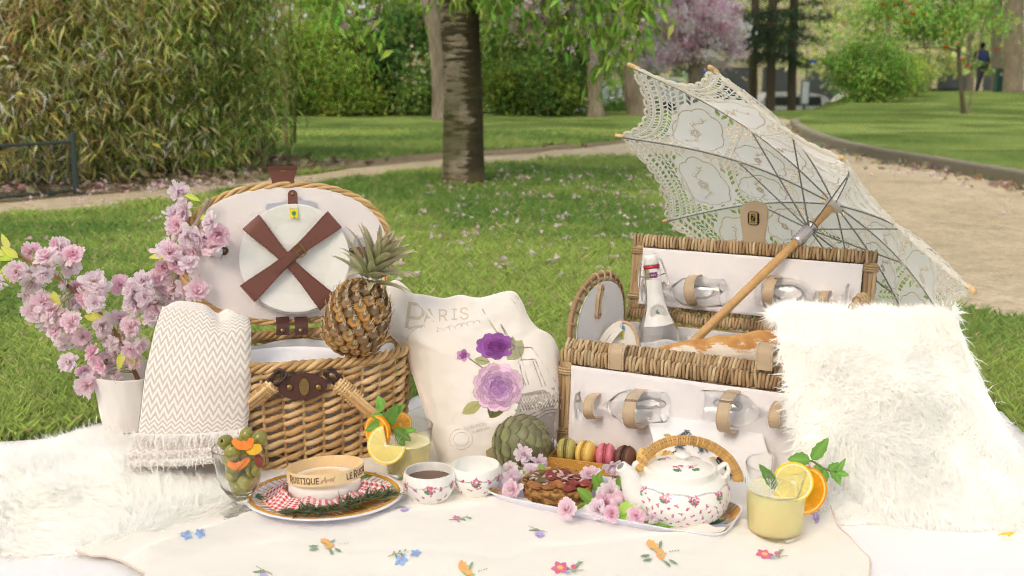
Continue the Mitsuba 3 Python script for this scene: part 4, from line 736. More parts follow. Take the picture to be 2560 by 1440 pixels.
tw = [[(1205, 772), (1245, 835)], [(1252, 810), (1290, 868)], [(1252, 812), (1282, 872)], [(1290, 868), (1330, 868)], [(1300, 900), (1335, 898)], [(1285, 870), (1315, 965)], [(1296, 868), (1322, 962)], [(1330, 870), (1390, 955)], [(1338, 898), (1365, 965)], [(1332, 902), (1356, 968)], [(1300, 912), (1310, 962)]]
t_ = strokes(tw, 0.9, 0.0005, INK); 
t_.add(pmap(Polygon([(1302, 985), (1397, 966), (1396, 1075), (1330, 1100), (1268, 1062), (1290, 1030)]), 0.0003), (0.40, 0.36, 0.325))
t_.add(pmap(Polygon([(1325, 1095), (1340, 1050), (1365, 1034), (1394, 1032), (1392, 1135), (1345, 1140)]), 0.00055), (0.30, 0.27, 0.25))
for i in range(3): t_.add(pmap(LineString([(1300 - i * 6, 990 + 18 * i), (1345, 984 + 17 * i), (1396, 972 + 16 * i)]).buffer(1.3), 0.0009), INK)
for i in range(13): x = 1304 + i * 7.2; t_.add(pmap(LineString([(x, 992 - (i * .9)), (x + 6, 1008 - i * 1.1)]).buffer(.9), 0.0011), (.72, .68, .62)); t_.add(pmap(LineString([(x + 6, 992 - (i * .9)), (x, 1008 - i * 1.1)]).buffer(.9), 0.00115), (.72, .68, .62)); t_.add(pmap(LineString([(x - 4, 1012 - i), (x + 4, 1030 - i * 1.2)]).buffer(.9), 0.0011), (.66, .62, .56)); t_.add(pmap(LineString([(x + 4, 1012 - i), (x - 4, 1030 - i * 1.2)]).buffer(.9), 0.00115), (.2, .18, .17))
for r in (0, 8, 15): t_.add(pmap(LineString([(1330 - r * 1.5, 1090), (1340 - r, 1052 - r), (1365, 1034 - r), (1394, 1030 - r)]).buffer(1.1), 0.0012), (0.2, 0.18, 0.17))
part(PI_, 'printed_tower', t_.get(), 'linen', smooth=False)
def ptext(txt, x0, y0, hpx, ang, col, off=0.0006, outline=None):
    m = meshkit.text_mesh(txt, 1.0, 0.0004); v, f = vf(m); keep = (v[f][:, :, 2] > 0.0003).all(1); v, f = trimesh.remesh.subdivide_to_size(v, f[keep], 7.0 / hpx); a = math.radians(ang)
    px = x0 + hpx * (v[:, 0] * math.cos(a) + v[:, 1] * math.sin(a)); py = y0 + hpx * (v[:, 0] * math.sin(a) - v[:, 1] * math.cos(a)); return (pil(px, py, off), f), col
lt = MB(); TAN = (0.63, 0.56, 0.45)
for (tx, x, y, h, a) in (('P', 1004, 818, 66, 8), ('A', 1058, 805, 33, -1), ('R', 1094, 803, 30, -1), ('I', 1128, 800, 28, -2), ('S', 1148, 799, 30, -2)): lt.add(*ptext(tx, x, y, h, a, TAN))
part(PI_, 'printed_lettering', lt.get(), 'linen', smooth=False)
sc_ = []
for (x0, y0, x1, y1, am) in ((1090, 826, 1200, 803, 5), (1162, 1072, 1215, 1060, 4), (1180, 1082, 1222, 1070, 3), (1020, 820, 1060, 815, 3)):
    s = np.linspace(0, 1, 40); sc_.append(np.c_[x0 + (x1 - x0) * s + am * np.cos(s * 46), y0 + (y1 - y0) * s + am * np.sin(s * 46 + np.sin(s * 20))])
ca = np.linspace(0, 2 * PI, 30); sc_ += [np.c_[1153 + 29 * np.cos(ca), 1098 + 26 * np.sin(ca)], np.c_[1153 + 19 * np.cos(ca), 1098 + 17 * np.sin(ca)], [(1275, 745), (1290, 760), (1297, 748), (1287, 741)]]
part(PI_, 'printed_script', strokes(sc_, 0.55, 0.0005, (0.52, 0.48, 0.43)).get(), 'linen', smooth=False, kind='stuff')
kk = spline([(1020, 830), (1018, 850), (1028, 830), (1058, 812)], 20); part(PI_, 'printed_flourish', strokes([kk], 0.6, 0.0005, TAN).get(), 'linen', smooth=False)
# ---------------------------------------------------------------- round wicker basket, its lid and what is strapped in it
WK = [np.array([0.56, 0.36, 0.165]), np.array([0.62, 0.42, 0.21]), np.array([0.48, 0.29, 0.125]), np.array([0.66, 0.47, 0.25])]
WK2 = [np.array([0.40, 0.27, 0.145]), np.array([0.46, 0.33, 0.19]), np.array([0.33, 0.21, 0.11]), np.array([0.50, 0.38, 0.23])]
LEA, LEAD, BEI = S(122, 78, 68), S(88, 56, 52), S(198, 176, 146)
mat('rod', two(base_color=VC, roughness=0.5, specular=0.4))
mat('leather', two(base_color=VC, roughness=0.5, specular=0.4))
def rodcol(rng, pal, fr=35.0):
    c = pal[rng.integers(0, len(pal))] * rng.uniform(0.82, 1.15); sd = int(rng.integers(0, 999))
    return lambda v: np.clip(c * (1 + 0.55 * (meshkit.fbm(v * fr + sd, 3, sd) - 0.5))[:, None], 0, 0.8)
def strip(pts, nrm, wdir, w, th=0.003, uvs=None, nseg=None):
    """flat strap along pts: width w along wdir (per point or one), thickness th along nrm"""
    p = np.asarray(pts, float); m = len(p); n = np.broadcast_to(np.asarray(nrm, float), (m, 3)); d = np.broadcast_to(np.asarray(wdir, float), (m, 3)); w = np.broadcast_to(np.asarray(w, float), (m,))[:, None]
    c = [(-.5, 0.15), (-.46, 0.0), (.46, 0.0), (.5, 0.15), (.5, .85), (.46, 1.0), (-.46, 1.0), (-.5, .85)]; k = len(c)
    v = np.stack([p + d * w * a + n * th * b for a, b in c], 1).reshape(-1, 3); i, j = np.meshgrid(np.arange(m - 1), np.arange(k), indexing='ij'); i, j = i.ravel(), j.ravel()
    f = np.stack([i * k + j, i * k + (j + 1) % k, (i + 1) * k + (j + 1) % k, (i + 1) * k + j], 1); f = np.vstack([f[:, [0, 1, 2]], f[:, [0, 2, 3]]])
    e = [[0, b + 1, b] for b in range(1, k - 1)]; e2 = [[(m - 1) * k, (m - 1) * k + b, (m - 1) * k + b + 1] for b in range(1, k - 1)]
    return v, np.vstack([f, e, e2])
def plate2d(poly, o, ex, ey, n, th=0.003):
    """a flat cut-out of the given outline (metres in the ex, ey plane at o), thickness th along n, edges a little rounded"""
    out = MB()
    for g in getattr(poly, 'geoms', [poly]):
        r = min(th * 0.4, 0.0012); top = g.buffer(-r); m1 = trimesh.creation.extrude_polygon(g, th - r, engine='earcut'); v, f = vf(m1); out.add((o + v[:, :1] * ex + v[:, 1:2] * ey + v[:, 2:] * n, f))
        if not top.is_empty:
            for h in getattr(top, 'geoms', [top]):
                v, f = flatpoly(h); out.add((o + v[:, :1] * ex + v[:, 1:2] * ey + n * (th + 0.0001), f))
    v, f, _ = out.get(); return v, f
def rivet(c, n, r=0.004): return xf(lathe([(0, 0), (r, 0), (r, r * .3), (r * .7, r * .65), (0, r * .75)], 12), mat4(frame(n), c))
def stitches(pts, n, w=0.0009, l=0.55):
    """a dashed seam line along pts"""
    o = MB(); p = np.asarray(pts, float)
    for a, b in zip(p[:-1], p[1:]): q = (a + b) / 2; o.add(tube([q - (b - a) * l / 2 + n * 0.0001, q + n * 0.0004, q + (b - a) * l / 2 + n * 0.0001], w * .5, 4))
    v, f, _ = o.get(); return v, f
rng = np.random.default_rng(31)
oc, oa, oL, oW, oh = np.array([-0.383, 1.865, 0.012]), 0.265, 0.395, 0.235, 0.19
ox, oy = np.array([math.cos(oa), math.sin(oa), 0]), np.array([-math.sin(oa), math.cos(oa), 0]); oz = np.array([0, 0, 1.0])
def oval(t, z, k=1.0, off=0.0):
    """point of the basket wall at angle t and height z: a rounded oval, narrower below"""
    e = 2 / 2.35; c, s = np.cos(t), np.sin(t); x, y = np.sign(c) * np.abs(c) ** e, np.sign(s) * np.abs(s) ** e; q = (0.925 + 0.075 * np.asarray(z) / oh) * k
    n = unit(np.stack([x / oL, y / oW, 0 * x], -1)); X = x * oL / 2 * q + n[..., 0] * off; Y = y * oW / 2 * q + n[..., 1] * off
    return oc + X[..., None] * ox + Y[..., None] * oy + (np.asarray(z) + 0 * x)[..., None] * oz
tt = np.linspace(0, 2 * PI, 721); pp_ = oval(tt, 0.1); al = np.r_[0, np.cumsum(np.linalg.norm(np.diff(pp_, axis=0), axis=1))]; al /= al[-1]
ang = lambda s: np.interp(np.asarray(s) % 1.0, al, tt)
OB = thing('picnic_basket', 'round ended wicker picnic basket with a white lined lid standing open', 'basket')
NS = 30
for i in range(NS):
    s = (i + 0.5) / NS; t = ang(np.array([s])); part(OB, 'stake', tube(np.vstack([oval(t, z) for z in np.linspace(0.0, oh, 8)]), 0.0034, 7), 'rod', rodcol(rng, WK))
rows, nn = 22, 15 * 14
for r in range(rows):
    s = np.arange(nn) / nn; ph = 2 * PI * s * NS / 2 + (PI if r % 2 else 0) + 0.25 * np.sin(s * 40 + r); z = 0.010 + r * (oh - 0.028) / (rows - 1) + 0.0046 * np.sin(ph) + 0.0012 * np.sin(s * 23 + r * 1.7)
    rad = 0.0048 * (0.82 + 0.22 * np.cos(ph) + 0.12 * np.sin(s * 31 + r * 2.1)); p = np.stack([oval(ang(np.array([a])), zz, off=o)[0] for a, zz, o in zip(s, z, 0.0052 * np.cos(ph))])
    part(OB, 'weaver', tube(p, rad, 7, closed=True), 'rod', rodcol(rng, WK, 22.0))
def braid(parent, name, fn, n, strands_, turns, r, amp, pal, fr=25.0):
    """strands twisted round a closed or open path fn(s) -> (point, out, up)"""
    for k in range(strands_):
        s = np.linspace(0, 1, n); p, a, b = fn(s); ph = 2 * PI * (turns * s + k / strands_); part(parent, name, tube(p + amp * (np.cos(ph)[:, None] * a + np.sin(ph)[:, None] * b), r * (1 + .12 * np.sin(s * 50 + k)), 7), 'rod', rodcol(rng, pal, fr))
def rimf(z, off=0.0, k=1.0):
    def fn(s):
        t = ang(s); p = np.stack([oval(np.array([a]), z, k, off)[0] for a in t]); c = p - (oc + oz * z); return p, unit(c * [1, 1, 0]), np.tile(oz, (len(s), 1))
    return fn
braid(OB, 'rim_rod', rimf(oh - 0.006), 300, 4, 17, 0.0042, 0.0062, WK); braid(OB, 'foot_rod', rimf(0.006), 260, 2, 22, 0.004, 0.004, WK)
# lining inside
def lining(u, v):
    t = u * 2 * PI; z = 0.03 + v * (oh - 0.016 - 0.03); p = oval(t, z, 0.90); p[..., 2] += 0.004 * np.sin(t * 9) * v; return p
mesh, _ = grid(60, 6, lining); part(OB, 'lining', thick(mesh, 0.002), 'linen', WHITE * .95); s = np.linspace(0, 2 * PI, 60); q = oval(s, 0.03 + 0 * s, 0.95); v = np.vstack([q, oc + oz * .03]); part(OB, 'floor', (v, np.array([[i, (i + 1) % 60, 60] for i in range(60)])), 'linen', WHITE * .9)
cushion = blob(oc + ox * -0.03 + oz * (oh - 0.035) + oy * 0.0, (0.14, 0.085, 0.03), 3, 0.04); part(OB, 'padded_liner', xf((cushion[0] - oc, cushion[1]), mat4(rz(oa), oc)), 'linen', WHITE)
# the lid
th_ = 0.169; hg = oc + oy * oW / 2 + oz * (oh + 0.012); lb = oy * math.sin(th_) + oz * math.cos(th_); ln = np.cross(ox, lb); lL, lH = 0.39, 0.26; lc = hg + lb * (lH / 2 + 0.004)
if ln[1] > 0: ln = -ln
def lov(t, k=1.0, off=0.0):
    e = 2 / 2.3; c, s = np.cos(t), np.sin(t); return lc + (np.sign(c) * np.abs(c) ** e * lL / 2 * k)[..., None] * ox + (np.sign(s) * np.abs(s) ** e * lH / 2 * k)[..., None] * lb + ln * off
LD = OB + '__lid'
def lidrim(off, k):
    def fn(s): p = lov(s * 2 * PI, k, off); return p, unit(p - lc), np.tile(ln, (len(s), 1))
    return fn
for off, k in ((0.0, 0.985), (-0.012, 0.99)): braid(LD, 'rim_rod', lidrim(off, k), 280, 3, 15, 0.0036, 0.0042, WK)
for i in range(13):
    x = (i - 6) / 6.5; yh = (1 - abs(x) ** 2.3) ** (1 / 2.3) * lH / 2 * .96; a = lc + ox * x * lL / 2 - ln * .014; part(LD, 'back_rod', tube([a - lb * yh, a - ln * .012, a + lb * yh], 0.0035, 6), 'rod', rodcol(rng, WK))
for i in range(26):
    y = (i - 12.5) / 13.5; xh = (1 - abs(y) ** 2.3) ** (1 / 2.3) * lL / 2 * .96; s = np.linspace(-1, 1, 50); part(LD, 'back_weaver', tube(lc + lb * y * lH / 2 + np.outer(s * xh, ox) - np.outer(0.012 + 0.012 * (1 - s * s) + .004 * np.sin(s * 20 + PI * i), ln), 0.0042, 6), 'rod', rodcol(rng, WK))
a = np.linspace(0, 2 * PI, 72, endpoint=False); rings = [lov(a, k, 0.004 + 0.003 * (1 - k ** 4) + 0 * a[0]) for k in (0.955, 0.93, 0.8, 0.5, 0.2)]; v = np.vstack(rings + [lc[None] + ln * 0.007]); f = []
for i in range(4): f += [[i * 72 + j, i * 72 + (j + 1) % 72, (i + 1) * 72 + (j + 1) % 72] for j in range(72)] + [[i * 72 + j, (i + 1) * 72 + (j + 1) % 72, (i + 1) * 72 + j] for j in range(72)]
f += [[4 * 72 + j, 4 * 72 + (j + 1) % 72, 360] for j in range(72)]; part(LD, 'lining', thick((v, np.array(f)), 0.003), 'linen', vnoise([0.80, 0.755, 0.745], 0.03, 12.))
lp = lambda px, py, off=0.009: onp(px, py, lc + ln * off, ln)
# two plates held by crossed straps
pc = lp(736, 646, 0.008); pr = 0.101
PL = thing('white_plate', 'front one of the two white dinner plates strapped into the open basket lid', 'plate', None); prof = [(0, 0.006), (pr * .62, 0.006), (pr * .70, 0.0085), (pr * .985, 0.013), (pr, 0.012), (pr * .99, 0.0105), (pr * .70, 0.0055), (pr * .62, 0.003), (0, 0.003)]
put(PL, xf(lathe(prof, 72), mat4(frame(ln, ox), pc + ln * .008)), 'glaze', (0.83, 0.82, 0.80))
k = thing('white_plate', 'rear white dinner plate whose rim just shows below the front strapped plate', 'plate', None); put(k, xf(lathe(prof, 72), mat4(frame(ln, ox), pc - lb * 0.004 + ox * .001)), 'glaze', (0.82, 0.82, 0.80))
k = part(PL, 'sticker', plate2d(sbox(-.0072, -.009, .0072, .009), lp(735, 534, .0300), ox, lb, ln, 0.0006), 'satin', S(245, 225, 40)); part(PL, 'sticker_print', plate2d(union_all([Point(0, .002).buffer(.004), sbox(-.0008, -.006, .0008, 0), sbox(-.004, -.0068, .004, -.006)]), lp(735, 536, .0307), ox, lb, ln, 0.0003), 'satin', S(70, 150, 90)); part(PL, 'sticker_top', plate2d(sbox(-.0072, 0, .0072, .004), lp(735, 521, .0301), ox, lb, ln, .0006), 'satin', S(235, 235, 225))
ST = OB + '__lid'
def strap(px0, px1, wend, wmid, off, col=LEA, wn=0.03):
    a, b = lp(*px0, .009 + off), lp(*px1, .009 + off); s = np.r_[0, .004, .012, np.linspace(.02, .98, 27), .988, .996, 1]; d = unit(b - a); a, b = a - d * .004, b + d * .004; wd = np.cross(ln, d); hgt = np.interp(s, [0, .012, .03, .97, .988, 1], [-.017, -.004, 0, 0, -.004, -.017]); w = wend + (wmid - wend) * np.sin(PI * np.clip(s, 0, 1)) ** 1.4
    p = a + np.outer(s, b - a) + np.outer(hgt, ln); k = part(ST, 'strap', strip(p, ln, wd, w, 0.0022), 'leather', col, smooth=40)
    for sg in (-1, 1): part(k, 'stitching', stitches(p[1:-1] + wd * (w[1:-1, None] * .5 - 0.002) * sg + ln * 0.0022, ln), 'matte', LEA * .45, kind='stuff')
    return p, d, wd
strap((630, 558), (818, 755), 0.040, 0.020, 0.0235); p, d, wd = strap((835, 550), (622, 732), 0.040, 0.021, 0.026)
c = lp(748, 627, .0405); R = unit(lp(770, 610, .0405) - c); Q = np.cross(ln, R)
fr_ = spline([c + R * x + Q * y for x, y in ((-.006, -.010), (-.005, -.0115), (0, -.0118), (.006, -.0115), (.007, -.010), (.007, 0), (.007, .010), (.006, .0115), (0, .0118), (-.005, .0115), (-.006, .010), (-.006, 0))], 40, True); part(ST, 'buckle', tube(fr_, 0.0014, 7, True), 'brass'); part(ST, 'buckle', tube([c - R * .006, c + R * .012], .0011, 6), 'brass', label='buckle pin'); part(ST, 'buckle_roller', tube([c + R * .008 - Q * .011, c + R * .008 + Q * .011], .0024, 10), 'brass')
part(ST, 'strap_end', plate2d(Point(0, 0).buffer(.0085).union(sbox(0, -.0085, .06, .0085)), lp(694, 672, .0375), unit(lp(740, 630, .03) - lp(694, 672, .03)), np.cross(ln, unit(lp(740, 630, .03) - lp(694, 672, .03))), ln, .0022), 'leather', LEA * .95, smooth=40)
for (x, y) in ((776, 607), (790, 597), (751, 626)): part(ST, 'strap_hole', xf(lathe([(0, 0), (.0014, 0), (.0014, .0004), (0, .0004)], 8), mat4(frame(ln), lp(x, y, .0378))), 'matte', (0.05, 0.03, 0.03))
# lid closing flap, knife, shakers, cutlery
e0 = lc + lb * (lH / 2 - .004) + ox * -.003
s = np.linspace(0, 1, 12); pts = e0 + np.outer(s * 0.036, lb + ln * .1) + np.outer(.004 * s ** 2, ln); part(ST, 'closing_flap', strip(pts, ln, ox, np.interp(s, [0, .3, .8, 1], [.042, .040, .052, .053]), 0.003), 'leather', LEA, smooth=40); part(ST, 'closing_slot', strip(pts[8:10] + ln * .0002, ln, ox, .010, .0032), 'brass'); part(ST, 'flap_band', strip(pts[-3:] + ln * .0035 + lb * .0006, ln, ox, .052, .0012), 'leather', LEA * .75, smooth=40)
def lop(px, py, w, h, col=LEA, lab=None):
    o = lp(px, py, .009); poly = sbox(-w / 2, -h / 2, w / 2, h / 2 - w / 2).union(Point(0, h / 2 - w / 2).buffer(w / 2)); k = part(ST, 'leather_tab', plate2d(poly, o + ln * .009, ox, lb, ln, .0022), 'leather', col, smooth=40); part(k, 'rivet', rivet(lp(px, py - h * 380, .0203), ln, .0034), 'brass')
KN = thing('pocket_knife', 'folded steel corkscrew knife held by a tab at the top of the basket lid', 'corkscrew'); kc = lp(733, 512, .012); km = np.column_stack([ox, lb, ln])
part(KN, 'handle', plate2d(Polygon([(-.036, -.004), (-.02, -.006), (.02, -.006), (.037, -.004), (.038, .002), (.03, .006), (-.005, .0065), (-.038, .002)]).buffer(.001), kc, ox, lb, ln, .006), 'steel', smooth=40); part(KN, 'lever', plate2d(Polygon([(-.05, -.006), (-.044, -.010), (-.036, -.006), (-.03, 0), (-.038, .003), (-.047, .002)]).buffer(.0008), kc, ox, lb, ln, .005), 'steel', smooth=40)
s = np.linspace(0, 1, 60); part(KN, 'corkscrew', tube(kc - ln * .001 + np.outer(-.035 + .03 * s, ox) + np.outer(-.009 + .003 * np.cos(s * 32), lb) + np.outer(.006 + .003 * np.sin(s * 32), ln), .0011, 6), 'steel')
part(KN, 'blade', plate2d(Polygon([(-.005, .006), (.03, .005), (.043, .003), (.04, -.006), (.02, -.009), (.005, -.008)]), kc - ln * .0015, ox, lb, ln, .0014), 'steel', smooth=40)
lop(731, 497, .0175, .032)
SK = thing('salt_shaker', 'small steel shaker in a leather loop beside the pink blossom', 'shaker'); c = lp(540, 636, .02); part(SK, 'body', xf(lathe([(0, 0), (.010, 0), (.0105, .002), (.0105, .018), (.009, .021), (0, .022)], 20), mat4(frame(unit(lb * .3 + ln * .2 - ox), lb), c + ox * .010)), 'steel'); k = lp(560, 627, .009); part(ST, 'leather_tab', plate2d(Point(0, 0).buffer(.008).union(sbox(-.014, -.008, 0, .008)), k + ln * .004, ox, lb, ln, .0022), 'leather', LEAD, smooth=40); part(ST, 'rivet', rivet(k + ln * .0065, ln, .003), 'brass')
CU = thing('fork_set', 'steel fork handles in a leather loop behind the pineapple leaves', 'cutlery')
for i, x in enumerate((888, 901, 911)): a, b = lp(x, 680, .011), lp(x + 3, 588 + 6 * (i % 2), .011); part(CU, 'fork', strip(a + np.outer(np.linspace(0, 1, 8), b - a), ln, ox, np.array([.005, .005, .005, .006, .007, .008, .008, .006]), .0022), 'steel', smooth=40)
part(ST, 'cutlery_loop', strip([lp(880, 632, .010), lp(884, 631, .018), lp(902, 630, .020), lp(920, 630, .018), lp(925, 630, .01)], ln, lb, .019, .0022), 'leather', LEA, smooth=40); lop(879, 632, .014, .018, LEAD)
# hinge straps, latch plate, handle
for px in (706, 752):
    a = at(px, 792, hg[1] - .004); b = at(px + 1, 838, hg[1] - .035); m_ = (a + b) / 2 - oy * .012 + oz * .004; k = part(OB, 'hinge_strap', strip(spline([a, m_, b], 10), unit(-oy + oz * .3), ox, .024, .0025), 'leather', LEAD, smooth=40); part(k, 'rivet', rivet(at(px, 826, m_[1] - .006), unit(-oy + oz * .4), .0042), 'brass')
fo = lambda px, py, off: onp(px, py, oc - oy * (oW / 2 + off), -oy)
o = fo(757, 966, .014); part(OB, 'latch_plate', plate2d(affinity.scale(Point(0, 0).buffer(.04, 24), 1.0, .58).union(sbox(-.034, -.014, .034, .014)), o, ox, oz, -oy, .003), 'leather', LEAD, smooth=40)
for px in (724, 796): part(OB, 'latch_rivet', rivet(fo(px, 968, .0175), -oy, .0058), 'brass')
part(OB, 'lock', plate2d(affinity.scale(Point(0, 0).buffer(.008, 16), 1, 1.9), fo(760, 966, .017), ox, oz, -oy, .004), 'brass', smooth=40); 
for dz in (-.008, -.003, .003, .008): part(OB, 'lock_ridge', tube([fo(760, 966, .0212) - ox * .005 + oz * dz, fo(760, 966, .0212) + ox * .005 + oz * dz], .0011, 6), 'brass')
def handle(p0, p1, ringpx):
    a, b = fo(*p0, .020), fo(*p1, .024 if p1[0] > 757 else -.02); d = unit(b - a); HD = OB + '__handle'
    for k in range(4): o_ = (k - 1.5) * .0042; q = a + np.outer(np.linspace(0, 1, 16), b - a) + np.cross(d, -oy) * o_ - oy * (.003 * (k % 2)) - np.outer(.006 * np.sin(PI * np.linspace(0, 1, 16)), oy); part(HD, 'rod', tube(q, .0036, 7), 'rod', rodcol(rng, WK))
    for k in range(9): c_ = a + d * (.006 + .0052 * k); t = np.linspace(0, 2 * PI, 20, endpoint=False); part(HD, 'binding', tube(c_ + np.outer(np.cos(t) * .0125, np.cross(d, -oy)) + np.outer(np.sin(t) * .0075, -oy), .0025, 6, True), 'rod', rodcol(rng, WK))
    c_ = fo(*ringpx, .018); sg = np.sign(ringpx[0] - 757); cord = np.array([.055, .032, .03])
    for an in (0.5, 1.2): t = np.linspace(0, 2 * PI, 24, endpoint=False); u1 = unit(ox * math.cos(an) * sg * -1 + oz * math.sin(an)); part(HD, 'cord_ring', tube(c_ + np.outer(np.cos(t) * .016, u1) + np.outer(np.sin(t) * .007, np.cross(u1, -oy)) - np.outer(np.sin(t + an) * .004, oy), .0026, 7, True), 'leather', cord)
handle((684, 962), (586, 1040), (693, 945)); handle((842, 955), (975, 1072), (832, 940))
s = np.linspace(0, 1, 30); 

# ---------------------------------------------------------------- rectangular hamper with two flap lids
ha = -0.471; ho = np.array([0.091, 1.865, 0.014]); hx, hy, hz = np.array([math.cos(ha), math.sin(ha), 0]), np.array([-math.sin(ha), math.cos(ha), 0]), oz
hL, hW, hh_, hl = 0.476, 0.317, 0.185, 0.148
HM = thing('wicker_hamper', 'rectangular wicker hamper with white lined flap lids and beige leather straps', 'hamper')
hp = lambda x, y, z: ho + hx * x + hy * y + hz * z
def wrap_row(parent, a, b, nrm, hgt, up, r=0.0031, pitch=0.0064, jit=1.0, name='wrap'):
    """a bar bound with short upright canes side by side from a to b"""
    L_ = np.linalg.norm(b - a); n = int(L_ / pitch); d = (b - a) / L_
    for i in range(n):
        c = a + d * pitch * (i + .5); l = hgt / 2 * (1 + jit * rng.uniform(-.12, .08)); tl = rng.normal() * .10 * jit
        s = np.array([-1, -.8, 0, .8, 1.0]); q = c + np.outer(s * l, up + d * tl) + np.outer(np.array([-.0045, .001, .002, .001, -.0045]) + rng.normal() * .0006, nrm)
        part(parent, name, tube(q, np.array([.7, 1, 1, 1, .7]) * r * rng.uniform(.85, 1.12), 6), 'rod', rodcol(rng, WK2, 60.0))
    part(parent, name.replace('wrap', 'core') + '_bar', xf(rbox(L_, .008, hgt * .85, .003), mat4(np.column_stack([d, -nrm, up]), (a + b) / 2 - nrm * .0035)), 'rod', WK2[2] * .35)
def bars(parent, a0, a1, b0, b1, n, r=.0038, bow=0.0):
    """canes side by side from the line a0-a1 to the line b0-b1"""
    for i in range(n):
        t = (i + .5) / n; p, q = a0 + (a1 - a0) * t, b0 + (b1 - b0) * t; m_ = (p + q) / 2 + rng.normal(size=3) * .0022
        part(parent, 'cane', tube(spline([p, m_, q], 10), r * rng.uniform(.8, 1.1), 7), 'rod', rodcol(rng, WK2, 30.))
def tie(parent, c, d, u, n, w, k=3):
    for i in range(k): t = np.linspace(0, 2 * PI, 18, endpoint=False); part(parent, 'binding', tube(c + d * (i - (k - 1) / 2) * .0045 + np.outer(np.cos(t) * w, u) + np.outer(np.sin(t) * .007, n), .0022, 6, True), 'rod', rodcol(rng, WK2))
# body: two long walls and two ends of woven cane
def wall(a, b, h, nrow, nst):
    L_ = np.linalg.norm(b - a); d = (b - a) / L_; n = np.cross(d, oz)
    for i in range(nst): q = a + d * L_ * (i + .5) / nst; part(HM, 'stake', tube([q, q + oz * h], .0034, 6), 'rod', rodcol(rng, WK2))
    for r_ in range(nrow):
        s = np.linspace(0, 1, nst * 6); part(HM, 'weaver', tube(a + np.outer(s * L_, d) + np.outer(.005 * np.cos(PI * s * nst + PI * r_), n) + oz * (.008 + r_ * (h - .016) / nrow), .0042, 6), 'rod', rodcol(rng, WK2))
wall(hp(0, 0, 0), hp(hL, 0, 0), hh_, 18, 14); wall(hp(0, hW, 0), hp(hL, hW, 0), hh_, 18, 14); wall(hp(0, hW, 0), hp(0, 0, 0), hh_, 18, 10); wall(hp(hL, 0, 0), hp(hL, hW, 0), hh_, 18, 10)
part(HM, 'floor', xf(rbox(hL - .01, hW - .01, .006, .002), mat4(np.column_stack([hx, hy, hz]), hp(hL / 2, hW / 2, .004))), 'linen', WHITE * .9)
for y, n_ in ((0.010, 1), (hW - .010, -1)): part(HM, 'lining', xf(rbox(hL - .02, .003, hh_ - .03, .001), mat4(np.column_stack([hx, hy, hz]), hp(hL / 2, y, hh_ / 2))), 'linen', WHITE * .92)
wrap_row(HM + '__front_rim', hp(0.0, .014, hh_ + .004), hp(hL, .014, hh_ + .004), unit(-hy + oz), .026, unit(oz + hy), pitch=.0062)
wrap_row(HM + '__back_rim', hp(0.0, hW, hh_ + .002), hp(hL, hW, hh_ + .002), unit(-hy + .5 * oz), .022, unit(oz + .5 * hy), pitch=.0062)
# arched end walls with white lining and leather tab
for sx, lab in ((0.0, None), (hL, None)):
    AE = HM + '__arched_end' + ('_001' if sx else ''); s = np.linspace(0, 1, 40); sgn = -1 if sx == 0 else 1
    arch = lambda k, off=0.0: hp(sx + sgn * off, 0, hh_) + np.outer(.024 + (hW - .048) * .5 * (1 - np.cos(PI * s) * k) - 0 * s, hy) + np.outer((.106 * k) * np.sin(PI * s) ** .75, oz)
    for i, k in enumerate((1.0, .955, .91, .87)): part(AE, 'arch_rod', tube(arch(k, .003 * (i % 2)) + rng.normal(size=(1, 3)) * .0008, .0042, 7), 'rod', rodcol(rng, WK2))
    for j in range(34): q = arch(.94)[j + 3] - oz * .0; t = np.linspace(0, 2 * PI, 12, endpoint=False); part(AE, 'binding', tube(q + np.outer(np.cos(t) * .0115, unit(arch(1.0)[j + 3] - hp(sx, hW / 2, hh_))) + np.outer(np.sin(t) * .0075, hx), .0021, 5, True), 'rod', rodcol(rng, WK2)) if j % 3 == 0 else None
    pg = Polygon(np.c_[.024 + (hW - .048) * .5 * (1 - np.cos(PI * s) * .86), .106 * .86 * np.sin(PI * s) ** .75].tolist() + [(hW - .03, -.05), (.03, -.05)]); part(AE, 'lining', plate2d(pg, hp(sx - sgn * .006, 0, hh_), hy, oz, -sgn * hx, .003), 'linen', WHITE * .97, smooth=40)
AE = HM + '__arched_end'
c = hp(.009, .135, hh_ + .058); k = part(AE, 'leather_tab', plate2d(union_all([Point(-.008, .024).buffer(.009), Point(.006, -.022).buffer(.009), LineString([(-.008, .022), (.002, .006), (.006, -.02)]).buffer(.007)]), c, hy * -1, oz, hx, .008), 'leather', BEI, smooth=40)
part(k, 'rivet', rivet(c + hy * .008 + oz * .024 + hx * .008, hx, .003), 'brass'); part(k, 'rivet', rivet(c - hy * .006 - oz * .022 + hx * .008, hx, .003), 'brass')
